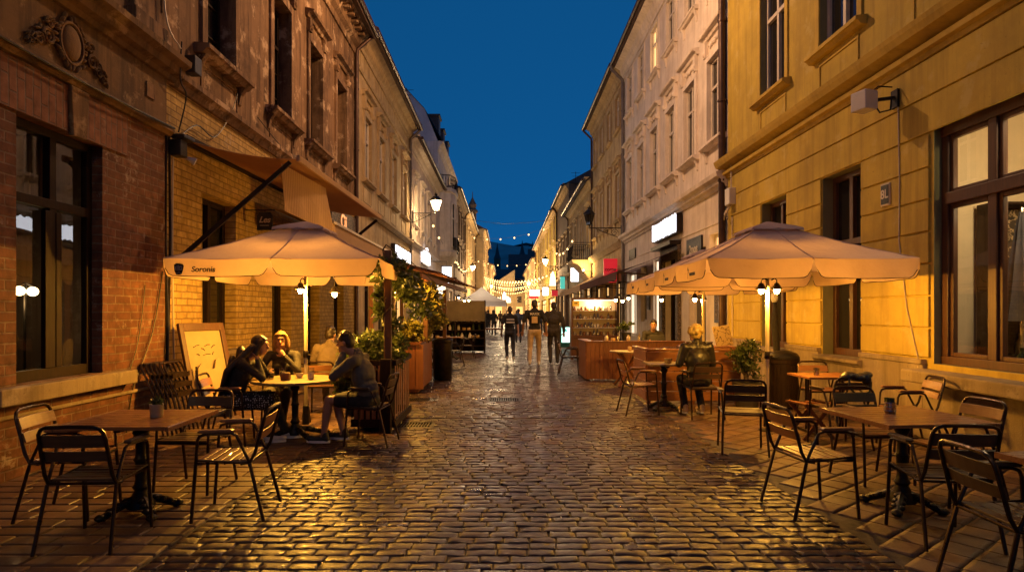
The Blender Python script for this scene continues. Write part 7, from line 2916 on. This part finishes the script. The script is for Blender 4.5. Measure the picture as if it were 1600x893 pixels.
    hm = blob('hair', hp, max(vox * .8, .008), 1, hair, t, .008 if hairstyle in ('curly', 'fluffy') else .004, dscale=.025)
    # top
    tp = [('e', pel + tl * .06, (.165 * fem, .118, .13)), ('e', pel + tl * .2, (.148 * fem, .112, .17)), ('e', ch, (.168 * fem, .122, .17)), ('c', sh[0] - V((0, 0, .012)), sh[1] - V((0, 0, .012)), .066, .066), ('c', nk - tl * .05, nk + tl * .005, .075, .064), ('c', sh[0] * .75 + sh[1] * .25 + tl * .015, nk - tl * .015, .052, .054), ('c', sh[1] * .75 + sh[0] * .25 + tl * .015, nk - tl * .015, .052, .054)]
    if jacket:
        tp += [('e', ch + V((0, -.01, -.04)), (.185 * fem, .138, .19)), ('e', pel + tl * .12, (.178 * fem, .132, .16))]
    if female:
        for s in (-1, 1):
            tp.append(('e', ch + V((s * .07, .085, -.01)), (.065, .06, .065)))
    for i in (0, 1):
        e, w = arms[i]
        tp.append(('c', sh[i], e, (.070 if jacket else .060) * fem, (.060 if jacket else .051) * fem) if sleeves >= 1 else ('c', sh[i], sh[i].lerp(e, min(1, sleeves * 1.6)), .064, .060))
        if sleeves >= 1:
            tp.append(('c', e, e.lerp(w, .93), (.060 if jacket else .051) * fem, (.044 if jacket else .037) * fem))
    if coat_len:
        tp += [('c', pel + V((-.06, -.01, 0)), pel + V((-.07, 0, -coat_len)), .13, .12), ('c', pel + V((.06, -.01, 0)), pel + V((.07, 0, -coat_len)), .13, .12)]
    topo = blob('jacket' if jacket else 'top', tp, vox * 1.1, 7 if jacket else 3, top, t, fold)
    if jacket:
        cb = [('c', nk + V((-.05, -.035, .0)), nk + V((.05, -.035, .0)), .022, .022), ('c', nk + V((-.062, -.02, .005)), nk + V((-.05, .05, -.035)), .02, .016), ('c', nk + V((.062, -.02, .005)), nk + V((.05, .05, -.035)), .02, .016)]
        blob('collar', cb, vox, 1, top, topo)
    # bottom
    bp_ = [('e', pel + V((0, 0, -.015)), (.168 * fem, .125, .125))]
    for i in (0, 1):
        k_, a_ = legs[i]
        if bare_legs:
            bp_ += [('c', hips[i], hips[i].lerp(k_, .72), .095, .086)]
        else:
            bp_ += [('c', hips[i], k_, .092, .068), ('c', k_, a_ + V((0, 0, .01)), .066, .052)]
    blob('trousers' if not bare_legs else 'shorts', bp_, vox * 1.1, 2, bottom, t, fold)
    if skirt:
        kz = [hips[i].lerp(legs[i][0], .95) for i in (0, 1)]
        sp = [('e', pel, (.178, .14, .13)), ('c', hips[0], kz[0], .108, .100), ('c', hips[1], kz[1], .108, .100), ('c', (hips[0] + hips[1]) / 2, (kz[0] + kz[1]) / 2 - V((0, 0, .01)), .10, .10)]
        blob('skirt', sp, vox * 1.1, 3, skirt, t, .02)
    # shoes
    for i in (0, 1):
        k_, a_ = legs[i]
        fz = a_.z - .085
        fd = V((0, 1, 0)) if pose != 'sit' else V((.05 * (-1, 1)[i], 1, 0)).normalized()
        heel = V((a_.x, a_.y - .03, fz + .05))
        toe = heel + fd * .19
        sp = [('e', heel, (.038, .045, .045)), ('c', heel + V((0, 0, .0)), toe + V((0, 0, -.012)), .042, .034), ('e', toe, (.040, .055, .032)), ('c', heel + V((0, .02, .03)), heel + V((0, .01, .05)), .040, .042)]
        sh_ = blob('shoe', sp, .009 if not far else .016, 1, shoes or M['shoe_white'], t)
        if not far:
            mb = MB()
            zz = fz
            n = 16
            out = []
            for k in range(n):
                a = 2 * PI * k / n
                f = (1 - math.cos(a)) / 2
                c = heel.lerp(toe, .5) + fd * (-.142 * math.cos(a))
                wdt = (.036 + .010 * math.sin(PI * f)) * math.sin(a)
                sd_ = V((fd.y, -fd.x, 0))
                c = c + sd_ * wdt
                out.append((c.x, c.y))
            mb.prism(out, 2, zz, zz + .028)
            mb.build('sole', sole or M['white_paint'], sh_)
    t.scale = (scale,) * 3
    t.rotation_euler = (0, 0, R(rz))
    t.location = (loc[0], loc[1], loc[2] if len(loc) > 2 else .004)
    return t

# dark haired woman, hands raised to her face, elbows on the table
person('woman with long dark hair and polka dot skirt, both hands at her face', (-3.24, 7.26), -80, 'sit', lean=16, yaw=-6, pitch=-4,
       arms=[((-.20, .36, .80), (-.085, .27, 1.03)), ((.20, .38, .80), (.085, .30, 1.02))], legs=[((-.09, .46, .51), (-.07, .60, .10)), ((.10, .44, .50), (.10, .44, .09))],
       top=M['cloth_black'], bottom=M['cloth_black'], skirt=M['dots'], hair=M['hair_dark'], hairstyle='long', female=True, scale=.97)
# blond woman facing the camera, hand on chin
person('blond woman in dark top facing the camera with one hand on her mouth', (-2.98, 8.25), 186, 'sit', lean=9, yaw=8, pitch=-2,
       arms=[((-.24, .26, .79), (-.055, .255, 1.00)), ((.27, .20, .82), (.10, .46, .80))], legs=[((-.12, .42, .52), (-.06, .40, .10)), ((.12, .42, .52), (-.12, .52, .10))],
       top=M['cloth_black'], bottom=M['cloth_olive'], hair=M['hair_blond'], hairstyle='bob', female=True, scale=.98)
# man in shorts on the right of the table
person('man with curly dark hair in grey jacket and dark shorts, hands at his mouth', (-1.60, 7.22), 84, 'sit', lean=15, yaw=4, pitch=-4,
       arms=[((-.19, .37, .80), (-.035, .31, 1.06)), ((.20, .35, .80), (.055, .36, 1.03))], legs=[((-.13, .45, .52), (-.11, .52, .10)), ((.12, .46, .51), (.10, .36, .10))],
       top=M['cloth_grey'], bottom=M['cloth_black'], bare_legs=True, hair=M['hair_dark'], hairstyle='curly', shoes=M['shoe_black'], jacket=True, scale=1.0)
person('person in sand coloured jacket seen from behind at the far side of the left parasol', (-2.72, 9.4), 8, 'sit', lean=14, yaw=-25,
       arms=[((-.25, .18, .80), (-.14, .42, .80)), ((.25, .18, .80), (.14, .42, .80))], top=M['cloth_sand'], bottom=M['cloth_olive'], hair=M['hair_dark'], hairstyle='curly', jacket=True)
person('person with fluffy bleached hair in a black leather jacket, seen from behind', (2.90, 9.08), 3, 'sit', lean=8, yaw=14,
       arms=[((-.255, .09, .76), (-.18, .31, .76)), ((.25, .11, .75), (.14, .28, .68))], legs=[((-.13, .40, .51), (-.13, .20, .10)), ((.12, .40, .51), (.12, .20, .10))],
       top=M['leather'], bottom=M['cloth_black'], hair=M['hair_pale'], hairstyle='fluffy', shoes=M['cloth_beige'], jacket=True, fold=.011, scale=1.02)
person('dark haired man in black shirt sitting behind the counter with the laptop', (3.66, 15.05), 176, 'sit', lean=8, yaw=-12, pitch=-8,
       arms=[((-.25, .14, .80), (-.12, .36, .83)), ((.25, .14, .80), (.12, .36, .83))], top=M['cloth_black'], bottom=M['cloth_black'], hair=M['hair_dark'], scale=1.04)
for i, (x, y, a, hm, l) in enumerate(((-2.35, 13.2, -60, 'hair_brown', 'brown haired person seated under the pergola behind the shrub'), (-2.05, 15.0, 40, 'hair_dark', 'dark haired person seated under the pergola near its second post'))):
    person(l, (x, y), a, 'sit', lean=8, top=M['cloth_black'], bottom=M['denim'], hair=M[hm], vox=.016, fingers=False, far=True)
    dup(chair_dk, (x + .02 * math.sin(R(a)), y - .02, .004), R(a), ('chair of the brown haired person under the pergola', 'chair of the dark haired person under the pergola')[i], GC)
dup(chair_dk, (3.66, 15.02, .004), R(176), 'chair of the laptop man behind the counter', GC)

# strollers seen from behind
GW = 'people strolling down the street'
def shirt_print(p, z, w_, h_, mat, n_=-.145):
    mb = MB()
    mb.box(-w_ / 2, w_ / 2, n_ - .003, n_, z - h_ / 2, z + h_ / 2)
    return mb.build('shirt_print', mat, p)
sw_arm = lambda s, f: ((s * .25, -.02 - .05 * f, 1.14), (s * .26, .08 * f + .02, .90))
p1 = person('short haired man in black printed tee and dark jeans strolling, leftmost of the three walkers', (.18, 19.3), 4, 'walk', 2,
            arms=[sw_arm(-1, 1), sw_arm(1, -1)], legs=[((-.10, .14, .52), (-.09, .02, .12)), ((.10, .02, .49), (.10, -.14, .12))], top=M['cloth_black'], sleeves=.45, bottom=M['denim'], hair=M['hair_brown'], shoes=M['shoe_white'], scale=1.0, vox=.014, fingers=True, far=True, group=GW)
shirt_print(p1, 1.33, .24, .045, M['pale_print'])
shirt_print(p1, 1.24, .26, .05, M['pale_print'])
p2 = person('man in black tee with gold back print and beige trousers, middle of three walkers', (.87, 17.5), -2, 'walk', 2,
            arms=[((-.29, -.02, 1.16), (-.31, .08, .92)), ((.29, -.04, 1.16), (.31, .02, .91))], legs=[((-.12, .0, .49), (-.13, -.16, .13)), ((.11, .15, .52), (.11, .10, .10))], top=M['cloth_black'], sleeves=.55, bottom=M['cloth_beige'], hair=M['hair_dark'], shoes=M['shoe_white'], skin=M['skin_tan'], scale=1.10, vox=.014, far=True, group=GW)
text_mesh('MAXX', .085, M['pale_print'], frame4((0, -.150, 1.37), (1, 0, 0), (0, 0, 1)), 'shirt_lettering', p2)
shirt_print(p2, 1.22, .15, .17, M['gold_print'], -.146)
p3 = person('man in a dark suit walking away, rightmost of the three walkers', (1.50, 18.4), 3, 'walk', 1,
            arms=[sw_arm(-1, -1), ((.27, -.03, 1.13), (.29, .05, .88))], top=M['cloth_suit'], bottom=M['cloth_suit'], hair=M['hair_dark'], shoes=M['shoe_black'], jacket=True, coat_len=.07, scale=1.07, vox=.014, far=True, group=GW)
person('woman in black with dark hair standing in the distance left of the walkers', (-.70, 41), 20, 'stand', 2, top=M['cloth_black'], bottom=M['cloth_black'], hair=M['hair_dark'], hairstyle='bob', female=True, shoes=M['shoe_black'], vox=.02, fingers=False, far=True, group=GW)
person('person in blue grey jacket walking between the two left walkers in the distance', (.72, 31), 0, 'walk', 2, top=M['cloth_blue'], bottom=M['denim'], hair=M['hair_dark'], shoes=M['shoe_black'], vox=.02, fingers=False, far=True, group=GW)
far_ = [(-1.2, 46), (.2, 52), (1.0, 48), (1.9, 55), (-.4, 60), (2.6, 44), (.5, 66), (1.6, 70), (-1.6, 56), (2.9, 62), (3.1, 38)]
src_a = person('small distant figure in the crowd down the street', (-1.2, 46), 10, 'walk', 2, top=M['cloth_black'], bottom=M['denim'], hair=M['hair_dark'], shoes=M['shoe_black'], vox=.024, fingers=False, far=True, group='distant crowd down the street')
src_b = person('small distant figure in the crowd down the street', (.2, 52), 190, 'walk', 2, top=M['cloth_sand'], bottom=M['cloth_black'], hair=M['hair_brown'], shoes=M['shoe_black'], vox=.024, fingers=False, far=True, group='distant crowd down the street')
src_c = person('small distant figure in the crowd down the street', (1.0, 48), -5, 'stand', 2, top=M['cloth_blue'], bottom=M['denim'], hair=M['hair_dark'], hairstyle='bob', female=True, shoes=M['shoe_black'], vox=.024, fingers=False, far=True, group='distant crowd down the street')
for k, (x, y) in enumerate(far_[3:]):
    dup((src_a, src_b, src_c)[k % 3], (x, y, 0), R(random.choice((0, 180)) + random.uniform(-25, 25)))
